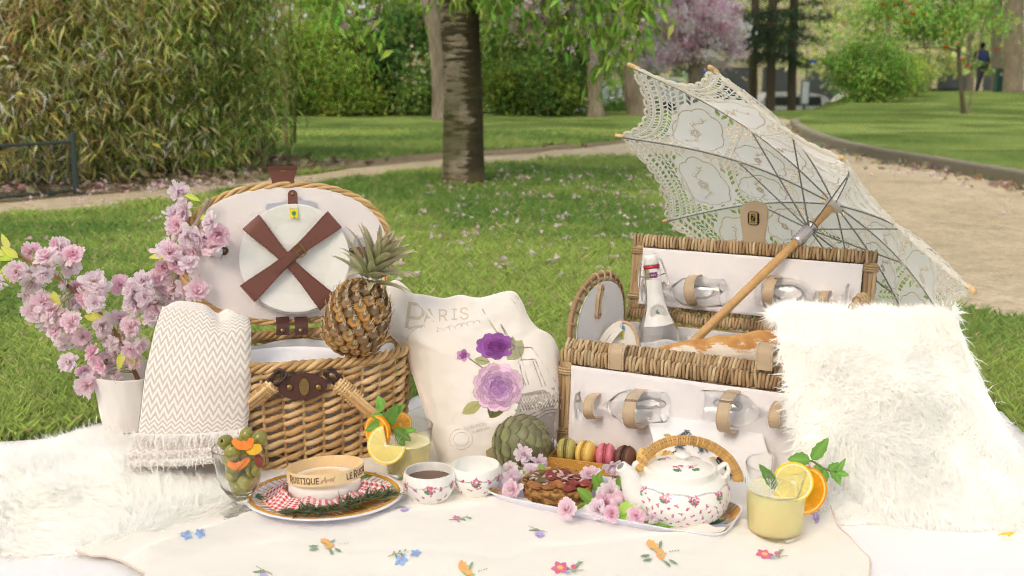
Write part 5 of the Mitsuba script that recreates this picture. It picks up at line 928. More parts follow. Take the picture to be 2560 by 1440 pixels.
# the flap lids
def flap(name, o, up, nrm, L_, h_, top_wrap=True, low_wrap=True):
    FL = HM + '__' + name
    if top_wrap: wrap_row(FL, o + up * (h_ - .012), o + up * (h_ - .012) + hx * L_, nrm, .025, up)
    if low_wrap: wrap_row(FL, o + up * .010, o + up * .010 + hx * L_, nrm, .018, up)
    for x0, x1 in ((0.0, .022), (L_ - .022, L_)):
        bars(FL, o + hx * x0, o + hx * x1, o + hx * x0 + up * (h_ - .022), o + hx * x1 + up * (h_ - .022), 5)
        for f_ in (.16, .78): tie(FL, o + hx * (x0 + x1) / 2 + up * h_ * f_, up, hx, nrm, .0135)
    part(FL, 'backing', xf(rbox(L_ - .01, h_ - .012, .006, .002), mat4(np.column_stack([hx, up, np.cross(hx, up)]), o + hx * L_ / 2 + up * h_ / 2 - nrm * .007)), 'rod', WK2[2] * .8)
    s_ = lambda u, v: o + hx * (.024 + u[..., None] * (L_ - .048)) + up * (.008 + v[..., None] * (h_ - .034)) + nrm * (.007 + .0015 * np.sin(u * 25 + v * 6) * 0.6 + .002 * meshkit.fbm(np.stack([u * 6, v * 3, 0 * u + len(name)], -1), 2))[..., None]
    mesh, _ = grid(50, 20, s_); mesh = mesh if np.dot(vnorm(*mesh)[400], nrm) > 0 else (mesh[0], mesh[1][:, ::-1]); part(FL, 'lining', thick(mesh, .004), 'linen', np.array([.80, .795, .81])); return FL
bu = unit(hy * math.sin(.167) + oz * math.cos(.167)); bn = np.cross(hx, bu); bn = -bn if bn[1] > 0 else bn; BF = flap('back_lid', hp(0, hW + .006, hh_ + .012), bu, bn, hL, hl)
# the front lid hangs down in front, leaning out at its foot
fo_ = hp(0.0, -.020, .012); fu = unit(hy * .07 + oz); fn_ = np.cross(hx, fu); fn_ = -fn_ if fn_[1] > 0 else fn_; FF = flap('front_lid', fo_, fu, fn_, hL, hh_ - .012, True, False)
fp = lambda px, py, off=.012: onp(px, py, fo_ + fn_ * off, fn_); bp = lambda px, py, off=.012: onp(px, py, hp(0, hW + .006, hh_ + .012) + bn * off, bn)
# straps over the rim between body and front lid
for px in (1543, 1912):
    c = fp(px, 905, .003); q = [c - fu * .012 + fn_ * .004, c + fu * .012 + fn_ * .006, c + fu * .022 + fn_ * .002, c + fu * .027 - fn_ * .010, c + fu * .022 - fn_ * .024, c + fu * .005 - fn_ * .028]
    sp_ = spline(q, 24); tn = np.gradient(sp_, axis=0); nn_ = unit(np.cross(hx, tn)); nn_ = nn_ if np.dot(nn_[0], fn_) > 0 else -nn_; k = part(HM, 'hinge_strap', strip(sp_, nn_, hx, .028, .003), 'leather', BEI, smooth=40); part(k, 'stitching', stitches(sp_[:14] + hx * .011 + nn_[:14] * .003, nn_[0]), 'matte', BEI * .6, kind='stuff'); part(k, 'stitching', stitches(sp_[:14] - hx * .011 + nn_[:14] * .003, nn_[0]), 'matte', BEI * .6, kind='stuff')
    if px == 1912: part(HM, 'buckle', tube(spline([c + fu * .02 + hx * x - fn_ * y for x, y in ((.016, 0), (.03, 0), (.03, .02), (.016, .02))], 30, True), .0018, 6, True), 'steel')
# closing tab with clasp on the back lid
o = bp(1885, 640, -.012); tp = bp(1886, 527, -.012); d = unit(tp - o); L_ = np.linalg.norm(tp - o)
part(BF, 'closing_tab', plate2d(Polygon([(-.022, -.02), (-.020, L_ * .45), (-.024, L_ * .75), (-.026, L_), (-.020, L_ + .013), (0, L_ + .018), (.020, L_ + .013), (.026, L_), (.024, L_ * .75), (.020, L_ * .45), (.022, -.02)]).buffer(.002), o, np.cross(d, bn) * (1 if np.cross(d, bn)[0] > 0 else -1), d, bn, .004), 'leather', BEI * .78, smooth=40)
cl = bp(1884, 546, -.007); part(BF, 'clasp', plate2d(sbox(-.005, -.007, .005, .007).buffer(.006), cl, hx, d, bn, .003), 'matte', (.02, .02, .02), smooth=40)
part(BF, 'clasp', plate2d(sbox(-.006, -.010, .006, .010).buffer(.002).difference(sbox(-.0042, -.008, .0042, .008)), cl + bn * .003, hx, d, bn, .001), 'brass', smooth=40, label='brass clasp frame')
for a, b in (((-.003, -.006), (.003, .006)), ((-.003, .006), (.003, .006)), ((-.003, -.006), (.003, -.006))): part(BF, 'clasp_hook', tube([cl + hx * a[0] + d * a[1] + bn * .004, cl + hx * b[0] + d * b[1] + bn * .004], .0012, 6), 'brass')

# wine glasses held by leather loops
def wineglass(label, pf, base_px, rim_px, nrm, up, loops, FL, s=1.0):
    a, b = pf(*base_px, .035), pf(*rim_px, .035); ax = b - a; Lg = np.linalg.norm(ax); w = thing('wine_glass', label, 'wine glass', None); k = Lg / .15
    o_ = [(0, .0), (.026, 0), (.027, .002), (.012, .005), (.005, .009), (.0042, .03), (.0048, .042), (.012, .055), (.027, .075), (.031, .093), (.0305, .115), (.0275, .148), (.0270, .15)]
    i_ = [(.0262, .1495), (.0292, .115), (.0295, .094), (.0255, .077), (.0105, .0575), (0, .053)]
    put(w, xf(lathe([(r * k * .9, z * k) for r, z in o_ + i_], 48), mat4(frame(ax), a)), 'glass')
    for (px0, px1, wd_, stitch) in loops:
        c0, c1 = pf(*px0, .006), pf(*px1, .006); u = unit(c1 - c0); h_ = np.linalg.norm(c1 - c0); t = np.linspace(0, PI, 24); dp = .064 if wd_ > .02 else .045
        p = (c0 + c1) / 2 + np.outer(-np.cos(t) * h_ / 2, u) + np.outer(np.sin(t) ** .75 * dp, nrm); tn = np.gradient(p, axis=0); wv = unit(np.cross(nrm, u)); n2 = unit(np.cross(wv, tn)); n2 = n2 if np.dot(n2[12], nrm) > 0 else -n2
        kk_ = part(FL, 'leather_loop', strip(p, n2, wv, wd_, .0025), 'leather', BEI, smooth=40); part(kk_, 'stitching', stitches(p[6:22] + wv * (wd_ / 2 - .002) + n2[6:22] * .0025, nrm), 'matte', BEI * .6, kind='stuff'); part(kk_, 'stitching', stitches(p[6:22] - wv * (wd_ / 2 - .002) + n2[6:22] * .0025, nrm), 'matte', BEI * .6, kind='stuff')
        for f_ in (): part(FL, 'rivet', rivet(c0 + (c1 - c0) * f_ + nrm * .0045, nrm, .0035), 'brass')
wineglass('wine glass strapped in the front lid with its foot beside the wicker edge', fp, (1447, 1016), (1662, 1018), fn_, fu, (((1497, 1040), (1492, 985), .019, 0), ((1606, 1062), (1604, 975), .022, 0)), FF)
wineglass('wine glass strapped in the front lid with its foot beside the fur throw', fp, (1985, 1045), (1752, 1012), fn_, fu, (((1952, 1062), (1952, 1006), .019, 0), ((1832, 1072), (1836, 978), .022, 0)), FF)
wineglass('wine glass strapped in the back lid beside the glass bottle', bp, (1610, 725), (1808, 732), bn, bu, (((1652, 740), (1650, 708), .017, 0), ((1750, 765), (1744, 690), .021, 0)), BF)
wineglass('wine glass strapped in the back lid behind the parasol handle', bp, (2120, 745), (1896, 728), bn, bu, (((2070, 758), (2068, 730), .017, 0), ((1935, 768), (1944, 692), .021, 0)), BF)
# ---------------------------------------------------------------- leaves and blossom
def leafmesh(L, W, curl=0.2, fold=0.25, col=(0.1, 0.25, 0.03), ser=0.0, seed=0, n=9, twist=0.0):
    """a leaf along +x with a folded midrib, veins in relief and a pointed tip"""
    t = np.linspace(0, 1, n); w = W / 2 * np.sin(PI * t ** 0.8) ** 0.75; w[0] = W * .03; w[-1] = 0.0
    a = np.array([-1, -.55, 0, .55, 1.0]); X = t[:, None] * L + 0 * a; Y = w[:, None] * a * (1 + ser * ((np.arange(n) % 2) * 2 - 1)[:, None] * (np.abs(a) > .9)); Z = fold * np.abs(Y) - curl * L * t[:, None] ** 2 + 0.012 * L * np.where(np.abs(a) == .55, (np.arange(n) % 2)[:, None], 0)
    c, s = np.cos(twist * t)[:, None], np.sin(twist * t)[:, None]; v = np.stack([X, Y * c - Z * s * 0, Z + Y * s], -1).reshape(-1, 3); k = 5
    f = np.array([[i * k + j, (i + 1) * k + j, (i + 1) * k + j + 1, i * k + j + 1] for i in range(n - 1) for j in range(k - 1)]); f = np.vstack([f[:, [0, 1, 2]], f[:, [0, 2, 3]]])
    cc = np.clip(np.asarray(col) * (1 + .25 * (meshkit.fbm(v * 90 + seed * 3, 2, seed) - .5) + .25 * np.where(np.tile(a == 0, n), 1, -.1))[:, None], 0, .85); return v, f, cc
def petal(L, W, curl, tipn=0.12):
    x = np.array([0, .35, .35, .75, .75, .93, .93, 1.0]) ; y = np.array([0.06, .42, -.42, .5, -.5, .26, -.26, 0]); x = x * L; x[7] = L * (1 - tipn); y = y * W; z = curl * (x / L) ** 2 * L + .15 * np.abs(y)
    return np.stack([x, y, z], 1), np.array([[0, 2, 1], [1, 2, 4], [1, 4, 3], [3, 4, 7], [3, 7, 5], [4, 6, 7]])
def blossom(rng, R, pal, n=30, tight=0.0):
    """double cherry blossom: ruffled petals from flat outer ones to upright inner ones, facing +z"""
    o = MB()
    for i in range(n):
        t = i / (n - 1); el = 0.05 + 1.25 * t ** 1.1 + rng.normal() * .16 + tight; a = i * 2.39996 + rng.normal() * .15; L = R * (1 - .30 * t) * rng.uniform(.85, 1.12); v, f = petal(L, L * rng.uniform(.36, .52), rng.uniform(-.25, .30), rng.uniform(.05, .2))
        tw = rng.normal() * .3; c, s = math.cos(tw), math.sin(tw); v = np.stack([v[:, 0], v[:, 1] * c - v[:, 2] * s, v[:, 1] * s + v[:, 2] * c], 1); c, s = math.cos(el), math.sin(el); v = np.stack([v[:, 0] * c - v[:, 2] * s, v[:, 1], v[:, 0] * s + v[:, 2] * c], 1) @ rz(a).T
        q = rng.random(); col = pal[0] * (1 - q) + pal[1] * q; rr = np.linalg.norm(v, axis=1) / R; o.add((v, f), lambda v_, col=col, rr=rr: np.clip(col * (0.90 + .14 * rr)[:, None] + np.outer(np.clip(.35 - rr, 0, 1), [.10, -.25, -.08]), 0, .95))
    for i in range(5): a = i * 1.257; o.add(tube([[0, 0, 0], [math.cos(a) * R * .1, math.sin(a) * R * .1, R * .45]], R * .02, 4), (.75, .6, .3))
    v, f = lathe([(0, -R * .30), (R * .1, -R * .28), (R * .13, -R * .1), (R * .05, 0)], 7); o.add((v, f), (.16, .2, .07)); return o.get()
PKA = [(np.array([.95, .87, .91]), np.array([.95, .75, .84])), (np.array([.95, .90, .925]), np.array([.95, .82, .88])), (np.array([.95, .82, .885]), np.array([.94, .65, .79])), (np.array([.95, .90, .93]), np.array([.93, .82, .89]))]
rng = np.random.default_rng(41)
BLS = [blossom(rng, 0.021 * k, PKA[i % 4], 46 if i < 5 else 24) for i, k in enumerate((1.0, 1.08, .95, 1.0, 1.05, .8))]
bsrc = {}
def put_blossom(parent, c, d, s=1.0, kind=None):
    i = int(rng.integers(0, 6)) if kind is None else kind; m_ = mat4(frame(d, rng.normal(size=3)), c, s)
    if i not in bsrc: bsrc[i] = part(parent, 'blossom', BLS[i], 'petal', smooth=False); scene[bsrc[i]]['to_world'] = T(m_)
    else: copy(bsrc[i], parent, 'blossom', m_)
# vase
vc = at(342, 1076, 2.0); vc[2] = 0.012
vs = thing('vase', 'crinkled white vase holding cherry blossom branches beside the blanket', 'vase'); vh = at(342, 925, 2.0)[2] - vc[2]
put(vs, xf(lathe([(0, 0), (.058, 0), (.062, .004), (.064, vh * .3), (.069, vh * .7), (.075, vh - .002), (.075, vh), (.072, vh), (.066, vh * .7), (.06, .01), (0, .01)], 90, lambda a, z: 1 + .12 * (meshkit.fbm(np.stack(np.broadcast_arrays(np.cos(a) * 3, np.sin(a) * 3, z * 24), -1), 3) - .5) + .018 * np.sin(a * 17 + 5 * np.sin(z * 40))), mat4(t=vc)), 'matte', vnoise([.80, .78, .76], .05, 20.))
def branch(name, label, nodes, r0, r1, Y0, col): 
    t = thing(name, label, 'flowering branch', 'cherry branches in the white vase' if 0 else None); p = spline([at(a, b, Y0 + dy) for a, b, dy in nodes], 40); rr = np.linspace(r0, r1, 40) * (1 + .18 * np.abs(np.sin(np.arange(40) * 1.3))); part(t, 'stem', tube(p, rr, 8), 'matte', vnoise(col, .3, 60.)); return t, p
cp = lambda x, y: (x / 1.8, 400 + y / 1.8)
BRA, pa = branch('cherry_branch', 'long arching cherry branch reaching left out of the vase', [(350, 960, 0), (300, 850, -.02), (245, 780, -.02), (150, 700, -.02), (60, 645, -.02), (-20, 600, 0)], .0042, .0026, 1.99, (.30, .17, .09))
BRB, pb = branch('cherry_branch', 'upright cherry branch standing in front of the open basket lid', [(370, 960, 0), (400, 830, .0), (440, 690, -.02), (470, 610, -.03), (500, 545, -.04), (522, 495, -.04)], .006, .0042, 1.99, (.33, .27, .20))
CA = [(145, 410), (260, 385), (210, 440), (300, 475), (330, 430), (140, 500), (70, 500), (145, 550), (110, 610), (190, 640), (160, 700), (230, 680), (250, 770), (300, 720), (280, 810), (330, 650), (350, 580), (420, 555), (450, 600), (390, 620), (370, 790), (450, 745), (540, 720), (600, 765), (550, 830), (520, 860), (480, 900), (420, 870), (310, 910), (600, 900), (380, 960), (450, 960), (510, 970), (400, 1010), (430, 640), (270, 640), (200, 740), (330, 780), (500, 800), (590, 850), (-20, 560)]
CB = [(800, 150), (835, 225), (780, 255), (822, 315), (800, 290), (930, 275), (930, 350), (985, 330), (900, 350), (955, 395), (900, 400), (720, 410), (820, 430), (770, 400), (850, 470), (730, 480), (800, 460), (640, 550), (600, 590), (610, 650), (700, 640), (740, 560), (690, 700), (830, 580), (880, 520), (890, 580), (760, 620), (860, 420), (650, 610), (630, 830), (690, 650), (790, 560)]
def dress(t, pth, C, single):
    st, lf = MB(), 0
    for (x, y) in C:
        px, py = cp(x, y)
        d = np.linalg.norm(proj(pth) - [px, py], axis=1); j = int(d.argmin()); yb = pth[j, 1]; sz = rng.uniform(.85, 1.15)
        for k in range(1 if (x, y) in single else int(rng.integers(1, 3))):
            c = at(px + (rng.normal() * 14 if k else 0), py + (rng.normal() * 12 if k else 0), yb + rng.uniform(-.055, .03)); dd = unit(np.array([rng.normal() * .7, -.7, .25 + rng.normal() * .5])); put_blossom(t, c, dd, sz * 1.18, 3 if (x, y) in single else None)
            a = pth[max(0, min(39, j + int(rng.integers(-2, 3))))]; st.add(tube(spline([a, (a + c) / 2 + [0, 0, .008], c - dd * .006], 7), .0009, 4), (.28, .34, .10))
    part(t, 'flower_stalks', st.get(), 'satin', kind='stuff')
dress(BRA, pa, CA, []); dress(BRB, pb, CB, [(800, 150), (835, 225)])
YG = [(.36, .42, .06), (.28, .36, .05), (.42, .45, .08)]
def put_leaf(t, px, py, y, d, L, W, col, curl=.25, ser=0.0, up=None, twist=0.0, fold=.3): 
    c = at(px, py, y); c = G(px, py, .030) if c[2] < .030 else c; R = frame(np.cross(unit(d), np.array([0, -1.0, .2]) if up is None else np.cross(np.asarray(up, float), unit(d))), d) if up is None else None
    x = unit(d); z = np.array([0, -.75, .6]) if up is None else np.asarray(up, float); z = unit(z - x * np.dot(z, x)); R = np.stack([x, np.cross(z, x), z], 1); m_ = leafmesh(L, W, curl, fold, col, ser, len(scene), twist=twist); part(t, 'leaf', xf(m_, mat4(R, c)), 'leaf')
for (x, y, dx, dy, L) in ((80, 440, -.8, .7, .036), (70, 440, -1, .1, .042), (60, 470, -.9, -.6, .040), (90, 530, -1, .2, .036), (40, 400, -.3, .9, .03), (20, 430, -1, .6, .034), (380, 700, .8, -.1, .045), (420, 720, 1, .1, .03), (240, 590, .2, -.9, .04), (345, 745, .1, -1, .03)): px, py = cp(x, y); put_leaf(BRA, px, py, 1.955, (dx, -.15, dy), L, L * .42, YG[int(rng.integers(0, 3))], .2)
for (x, y, dx, dy, L) in ((755, 430, -1, .0, .035), (720, 400, .6, .3, .03), (900, 270, .5, .4, .025), (830, 160, .9, -.2, .03), (590, 860, .1, -.9, .03), (560, 860, -.3, -.7, .04)): px, py = cp(x, y); put_leaf(BRB, px, py, 1.945, (dx, -.15, dy), L, L * .4, YG[int(rng.integers(0, 3))], .2)
part(BRB, 'flower_stalk', tube(spline([at(*cp(905, 215), 1.95), at(*cp(860, 180), 1.94), at(*cp(812, 155), 1.93)], 8), .0011, 5), 'satin', (.4, .42, .12)); part(BRB, 'flower_stalk', tube(spline([at(*cp(905, 215), 1.95), at(*cp(870, 215), 1.94), at(*cp(840, 225), 1.93)], 8), .0011, 5), 'satin', (.4, .42, .12))

# ---------------------------------------------------------------- pineapple
PA = thing('pineapple', 'ripe brown pineapple standing in the round basket', 'pineapple'); y0 = 1.80
b_, t_p = at(868, 890, y0), at(920, 698, y0 + .012); ax = unit(t_p - b_); PL_ = np.linalg.norm(t_p - b_); R3 = frame(ax); Rm = .0515
prf = lambda s: Rm * (np.clip(1 - np.abs(2 * s - 1) ** 2.6, 0, 1) ** .5) * (1.05 - .12 * s)
part(PA, 'flesh', xf(lathe([(max(prf(s) - .003, 0), s * PL_) for s in np.linspace(0, 1, 24)], 32), mat4(R3, b_)), 'matte', (.16, .085, .035))
def eye(seed):
    r = np.random.default_rng(seed); a = np.linspace(0, 2 * PI, 6, endpoint=False) + PI / 6; o = MB()
    def ring(k, z): return np.stack([np.cos(a) * k, np.sin(a) * k * .92, np.full(6, z)], 1) * (1 + r.normal(size=(6, 1)) * .04)
    v = np.vstack([ring(1.0, -.35), ring(.90, .10), ring(.72, .40), ring(.3, .36), [[.02, 0, .28]]]); f = []
    for i in range(3): f += [[i * 6 + j, i * 6 + (j + 1) % 6, i * 6 + 6 + (j + 1) % 6] for j in range(6)] + [[i * 6 + j, i * 6 + 6 + (j + 1) % 6, i * 6 + 6 + j] for j in range(6)]
    f += [[18 + j, 18 + (j + 1) % 6, 24] for j in range(6)]; base = [np.array([.28, .155, .065]), np.array([.20, .115, .058]), np.array([.33, .18, .06]), np.array([.15, .092, .05]), np.array([.40, .205, .05])][seed % 5]
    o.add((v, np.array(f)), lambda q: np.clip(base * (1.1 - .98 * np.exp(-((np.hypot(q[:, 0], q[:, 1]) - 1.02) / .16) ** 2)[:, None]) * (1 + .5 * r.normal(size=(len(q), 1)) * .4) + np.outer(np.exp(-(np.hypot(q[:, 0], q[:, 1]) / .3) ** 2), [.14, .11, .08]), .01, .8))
    v, f = petal(1.15, .7, .35, 0.0); o.add((np.stack([v[:, 1], v[:, 0] * .9 - .35, v[:, 2] * .5 + .34], 1), f[:, ::-1]), lambda q: np.clip(np.outer(.6 + .6 * q[:, 1].clip(0, 1), [.36, .26, .17]), 0, .8))
    for k in range(3): x = r.normal() * .15; o.add(tube([[x, .2, .4], [x + r.normal() * .2, .75, .62], [x + r.normal() * .3, 1.15, .78]], [.05, .035, .01], 4), (.62, .52, .38))
    return o.get()
es = [part(PA, 'eye', eye(0), 'matte', smooth=False)]; first = True; rows_ = 11
src = {0: es[0]}
for i in range(rows_):
    s = .045 + .92 * i / (rows_ - 1); n_ = 13; r_ = prf(s); sc = min(.0132, max(2 * PI * r_ / n_ * .58, .006))
    for j in range(n_):
        a = 2 * PI * (j + .5 * (i % 2)) / n_ + .03 * i; c = np.array([math.cos(a) * r_, math.sin(a) * r_, s * PL_]); ds = (prf(min(s + .02, 1)) - prf(max(s - .02, 0))) / (.04 * PL_); nrm = unit([math.cos(a), math.sin(a), -np.clip(ds, -3, 3)]); up = unit(np.array([0, 0, 1.0]) - nrm * nrm[2]); Rl = np.stack([np.cross(up, nrm), up, nrm], 1); m_ = mat4(R3, b_) @ mat4(Rl, c - nrm * .001, sc * rng.uniform(.95, 1.08)); k = int(rng.integers(0, 10))
        if first: scene[es[0]]['to_world'] = T(m_); first = False
        elif k in src: copy(src[k], PA, 'eye', m_)
        else: src[k] = part(PA, 'eye', eye(k), 'matte', smooth=False); scene[src[k]]['to_world'] = T(m_)
def spike(L, W, curl, col):
    t = np.linspace(0, 1, 9); w = W / 2 * (1 - t) ** .55 * (1 - .25 * np.exp(-t * 8)); a = np.array([-1, -.5, 0, .5, 1.0]); v = np.stack([t[:, None] * L * np.cos(curl * t[:, None]) + 0 * a, w[:, None] * a, .45 * np.abs(w[:, None] * a) - L * curl * .5 * t[:, None] ** 2], -1).reshape(-1, 3)
    f = np.array([[i * 5 + j, (i + 1) * 5 + j, (i + 1) * 5 + j + 1, i * 5 + j + 1] for i in range(8) for j in range(4)]); f = np.vstack([f[:, [0, 1, 2]], f[:, [0, 2, 3]]]); tt_ = np.repeat(t, 5)
    c = np.outer(1 - tt_, col) + np.outer(tt_, [.55, .47, .30]) * .8; c += np.outer(np.abs(np.tile(a, 9)) > .9, [.06, .05, .03]); return v, f, np.clip(c * (1 + .3 * (meshkit.fbm(v * 60, 2) - .5))[:, None], 0, .8)
tx = unit(at(985, 560, y0) - t_p)
for i in range(44):
    lay = i / 44; a = i * 2.39996; out = 1.12 - 1.0 * lay + rng.normal() * .10; e = frame(tx) @ np.array([math.cos(a), math.sin(a), 0]); d = unit(tx * math.cos(out) + e * math.sin(out)); L = (.046 + .036 * math.sin(PI * min(1, .25 + lay * .8))) * rng.uniform(.85, 1.15); c = t_p + tx * (-.004 + .052 * lay) + e * .014 * (1 - lay)
    z = unit(np.cross(d, np.cross(tx, d))) * -1; z = -unit(tx - d * np.dot(tx, d)) * -1; R = np.stack([d, np.cross(z, d), z], 1); g_ = rng.random(); col = np.array([.30, .36, .16]) * (1 - g_) + np.array([.42, .42, .26]) * g_
    part(PA, 'leaf', xf(spike(L, .0235 * rng.uniform(.8, 1.1), rng.uniform(.15, .7) * (1.2 - lay), col), mat4(R, c)), 'satin')

# ---------------------------------------------------------------- artichoke
AR = thing('artichoke', 'green artichoke lying on the cloth in front of the pillow', 'artichoke'); c0 = at(1302, 1116, 1.75); c0[2] = .060; aax = unit([.80, -.25, .40]); R3 = frame(aax, [0, 0, 1]); part(AR, 'heart', xf(ico(3), mat4(R3 @ np.diag([.040, .040, .042]), c0)), 'matte', (.10, .12, .05))
def bract(L, W, c1, c2, seed):
    n = 8; t = np.linspace(0, 1, n); w = W / 2 * np.sqrt(np.clip(1 - (2 * t * .80 - .52) ** 2 / 1.18, 0, 1)); w[-1] *= .35; a = np.linspace(-1, 1, 7); X = t[:, None] * L + 0 * a; Y = w[:, None] * a; Z = .0025 - .30 * (Y / (W / 2)) ** 2 * W * .35 - .06 * L * t[:, None] ** 2.2 + .0035 * np.sin(PI * t[:, None])
    v = np.stack([X, Y, Z], -1).reshape(-1, 3); f = np.array([[i * 7 + j, (i + 1) * 7 + j, (i + 1) * 7 + j + 1, i * 7 + j + 1] for i in range(n - 1) for j in range(6)]); v, f = thick((v, np.vstack([f[:, [0, 1, 2]], f[:, [0, 2, 3]]])), .0014); q = np.tile(np.repeat(t, 7), 2); nz = meshkit.fbm(v * 70 + seed, 3, seed)
    k = np.clip(np.exp(-((1 - q) / .22) ** 2) * .8 + np.clip(nz - .45, 0, 1) * 1.6, 0, 1)[:, None]; return v, f, np.clip(np.asarray(c1) * (1 - k) + np.asarray(c2) * k, 0, .8) * (.7 + .6 * nz[:, None])
n_ = 96
for i in range(n_):
    t = (i + .5) / n_; th = PI * (.98 - .90 * t ** .85); a = i * 2.39996; nl = np.array([math.sin(th) * math.cos(a), math.sin(th) * math.sin(a), math.cos(th)]); d = np.array([math.cos(th) * math.cos(a), math.cos(th) * math.sin(a), -math.sin(th)]) * -1; n0 = nl; d0 = d; d = d0 * math.cos(.20) + n0 * math.sin(.20); nl = n0 * math.cos(.20) - d0 * math.sin(.20)
    Rb = R3 @ np.stack([d, np.cross(nl, d), nl], 1); sz = .025 + .009 * math.sin(PI * t); g_ = rng.random(); part(AR, 'bract', xf(bract(sz, sz * .98, np.array([.27, .30, .135]) * (1 - g_) + np.array([.19, .21, .10]) * g_ * rng.uniform(.75, 1.1), (.12, .085, .055), i), mat4(Rb, c0 + R3 @ (n0 * [.0405, .0405, .044] * (1.0 + .07 * t) - d * .012))), 'satin')
part(AR, 'stem', tube([c0 - aax * .045, c0 - aax * .062], [.015, .013], 14), 'matte', (.26, .22, .12))

# ---------------------------------------------------------------- glassware and drinks
GB = thing('goblet', 'footed glass goblet filled with green olives and orange peel', 'goblet'); gc = G(603, 1280, .018); gk = 1.0; gm = mat4(t=gc)
gp = at(608, 1118, gc[1])[2] - gc[2]; q = gp / .108; rq = 1.03
o_ = [(0, 0), (.028, 0), (.029, .0015), (.020, .0045), (.009, .009), (.0075, .012), (.009, .016), (.012, .0195), (.009, .0225), (.018, .03), (.028, .048), (.033, .068), (.0365, .09), (.038, .1075), (.0374, .1085), (.0362, .1075)]; i_ = [(.0347, .09), (.0312, .068), (.0262, .049), (.016, .033), (0, .0285)]
flute = lambda a, z: 1 + .014 * np.cos(a * 10) * np.clip((z / q - .03) / .02, 0, 1) * np.clip((.09 - z / q) / .03, 0, 1)
part(GB, 'glass', xf(lathe([(r * rq, z * q) for r, z in o_ + i_], 80, flute), gm), 'glass')
OLAB = {0: 'pitted green olive with its hole showing at the goblet rim by the blanket', 1: 'large green olive under the orange peel at the front of the goblet top', 2: 'green olive topmost in the goblet just above the orange peel', 3: 'green olive on top of the goblet closest to the round basket', 4: 'green olive half hidden behind the curled orange peel', 5: 'green olive between the lemon peel and the topmost olive'}
def olive(c, d, r, seed, hole=True):
    k = thing('olive', OLAB.get(seed, 'green olive behind the glass of the footed goblet'), 'olive', None if seed in OLAB else 'olives behind the goblet glass')
    prof = [(0, -1.12), (.45, -1.03), (.8, -.65), (.99, 0), (.82, .62), (.5, .98), (.26, 1.08)] + ([(.2, 1.02), (.16, .7), (0, .6)] if hole else [(0, 1.12)]); base = np.array([.26, .25, .055]) * rng.uniform(.8, 1.15)
    put(k, xf(lathe([(a * r, b * r) for a, b in prof], 22), mat4(frame(d), c)), 'glaze', lambda v: np.clip(base * (1 + .35 * (meshkit.fbm(v * 80, 3, seed) - .5))[:, None] * np.where(np.linalg.norm(v - c, axis=1) < r * .85, .35, 1)[:, None], 0, .8))
ol = [(565, 1106, -.012, (-.3, -.9, .5)), (580, 1131, -.026, (.2, -.3, 1)), (617, 1091, .010, (0, 0, 1)), (648, 1097, -.002, (.5, .2, 1)), (600, 1112, .012, (1, 0, .4)), (632, 1118, .012, (-.6, 0, 1)),
      (585, 1166, -.012, (.9, -.2, .3)), (632, 1172, -.014, (.2, -.3, 1)), (606, 1140, .008, (0, .5, 1)), (600, 1190, .014, (1, 0, .2)), (612, 1205, -.009, (.5, -.4, .6)), (590, 1205, .004, (0, 0, 1)), (640, 1148, .008, (1, 0, .3)), (575, 1146, .010, (0, 1, .4)), (607, 1225, -.002, (1, .2, .3)), (582, 1185, .0, (0, 1, .2)), (628, 1195, .004, (1, 0, .5)), (606, 1170, .018, (0, .3, 1)), (618, 1216, .006, (1, 1, 0)), (596, 1218, -.008, (0, -1, .4)), (638, 1160, .014, (1, .2, .3)), (588, 1150, .016, (0, 1, .4))]
for i, (px, py, dy, d) in enumerate(ol): olive(at(px, py, gc[1] + dy), d, .0120, i, i < 3)
def peel(label, pts, w, col=S(236, 130, 40), inner=S(245, 205, 120)):
    k = thing('orange_peel', label, 'orange peel'); p = spline(pts, 24); tn = np.gradient(p, axis=0); wd = unit(np.cross(tn, [0, -1, .3])); nn_ = unit(np.cross(wd, tn)); nn_ = nn_ if nn_[12, 1] < 0 else -nn_; w_ = w * np.sin(np.linspace(.35, PI - .35, 24)) ** .6; part(k, 'rind', strip(p, nn_, wd, w_, .003), 'satin', vnoise(col, .15, 120.), smooth=40); part(k, 'pith', strip(p - nn_ * .0016, nn_, wd, w_ * .96, .0018), 'matte', inner, smooth=40)
A_ = lambda px, py, dy: at(px, py, gc[1] + dy)
peel('curled orange peel on top of the olives', [A_(584, 1100, -.024), A_(597, 1112, -.030), A_(608, 1113, -.030), A_(622, 1112, -.030), A_(630, 1098, -.022)], .014)
peel('orange peel strip pressed against the glass among the olives', [A_(572, 1157, -.02), A_(590, 1166, -.030), A_(607, 1160, -.031), A_(622, 1145, -.028)], .012)
peel('lemon peel piece at the rim of the olive goblet', [A_(618, 1122, -.027), A_(634, 1124, -.029), A_(652, 1118, -.022)], .016, S(240, 190, 50))
peel('dark red peel behind the glass of the olive goblet', [A_(640, 1138, -.022), A_(648, 1150, -.023), A_(650, 1165, -.018)], .012, S(140, 60, 50), S(190, 110, 80))
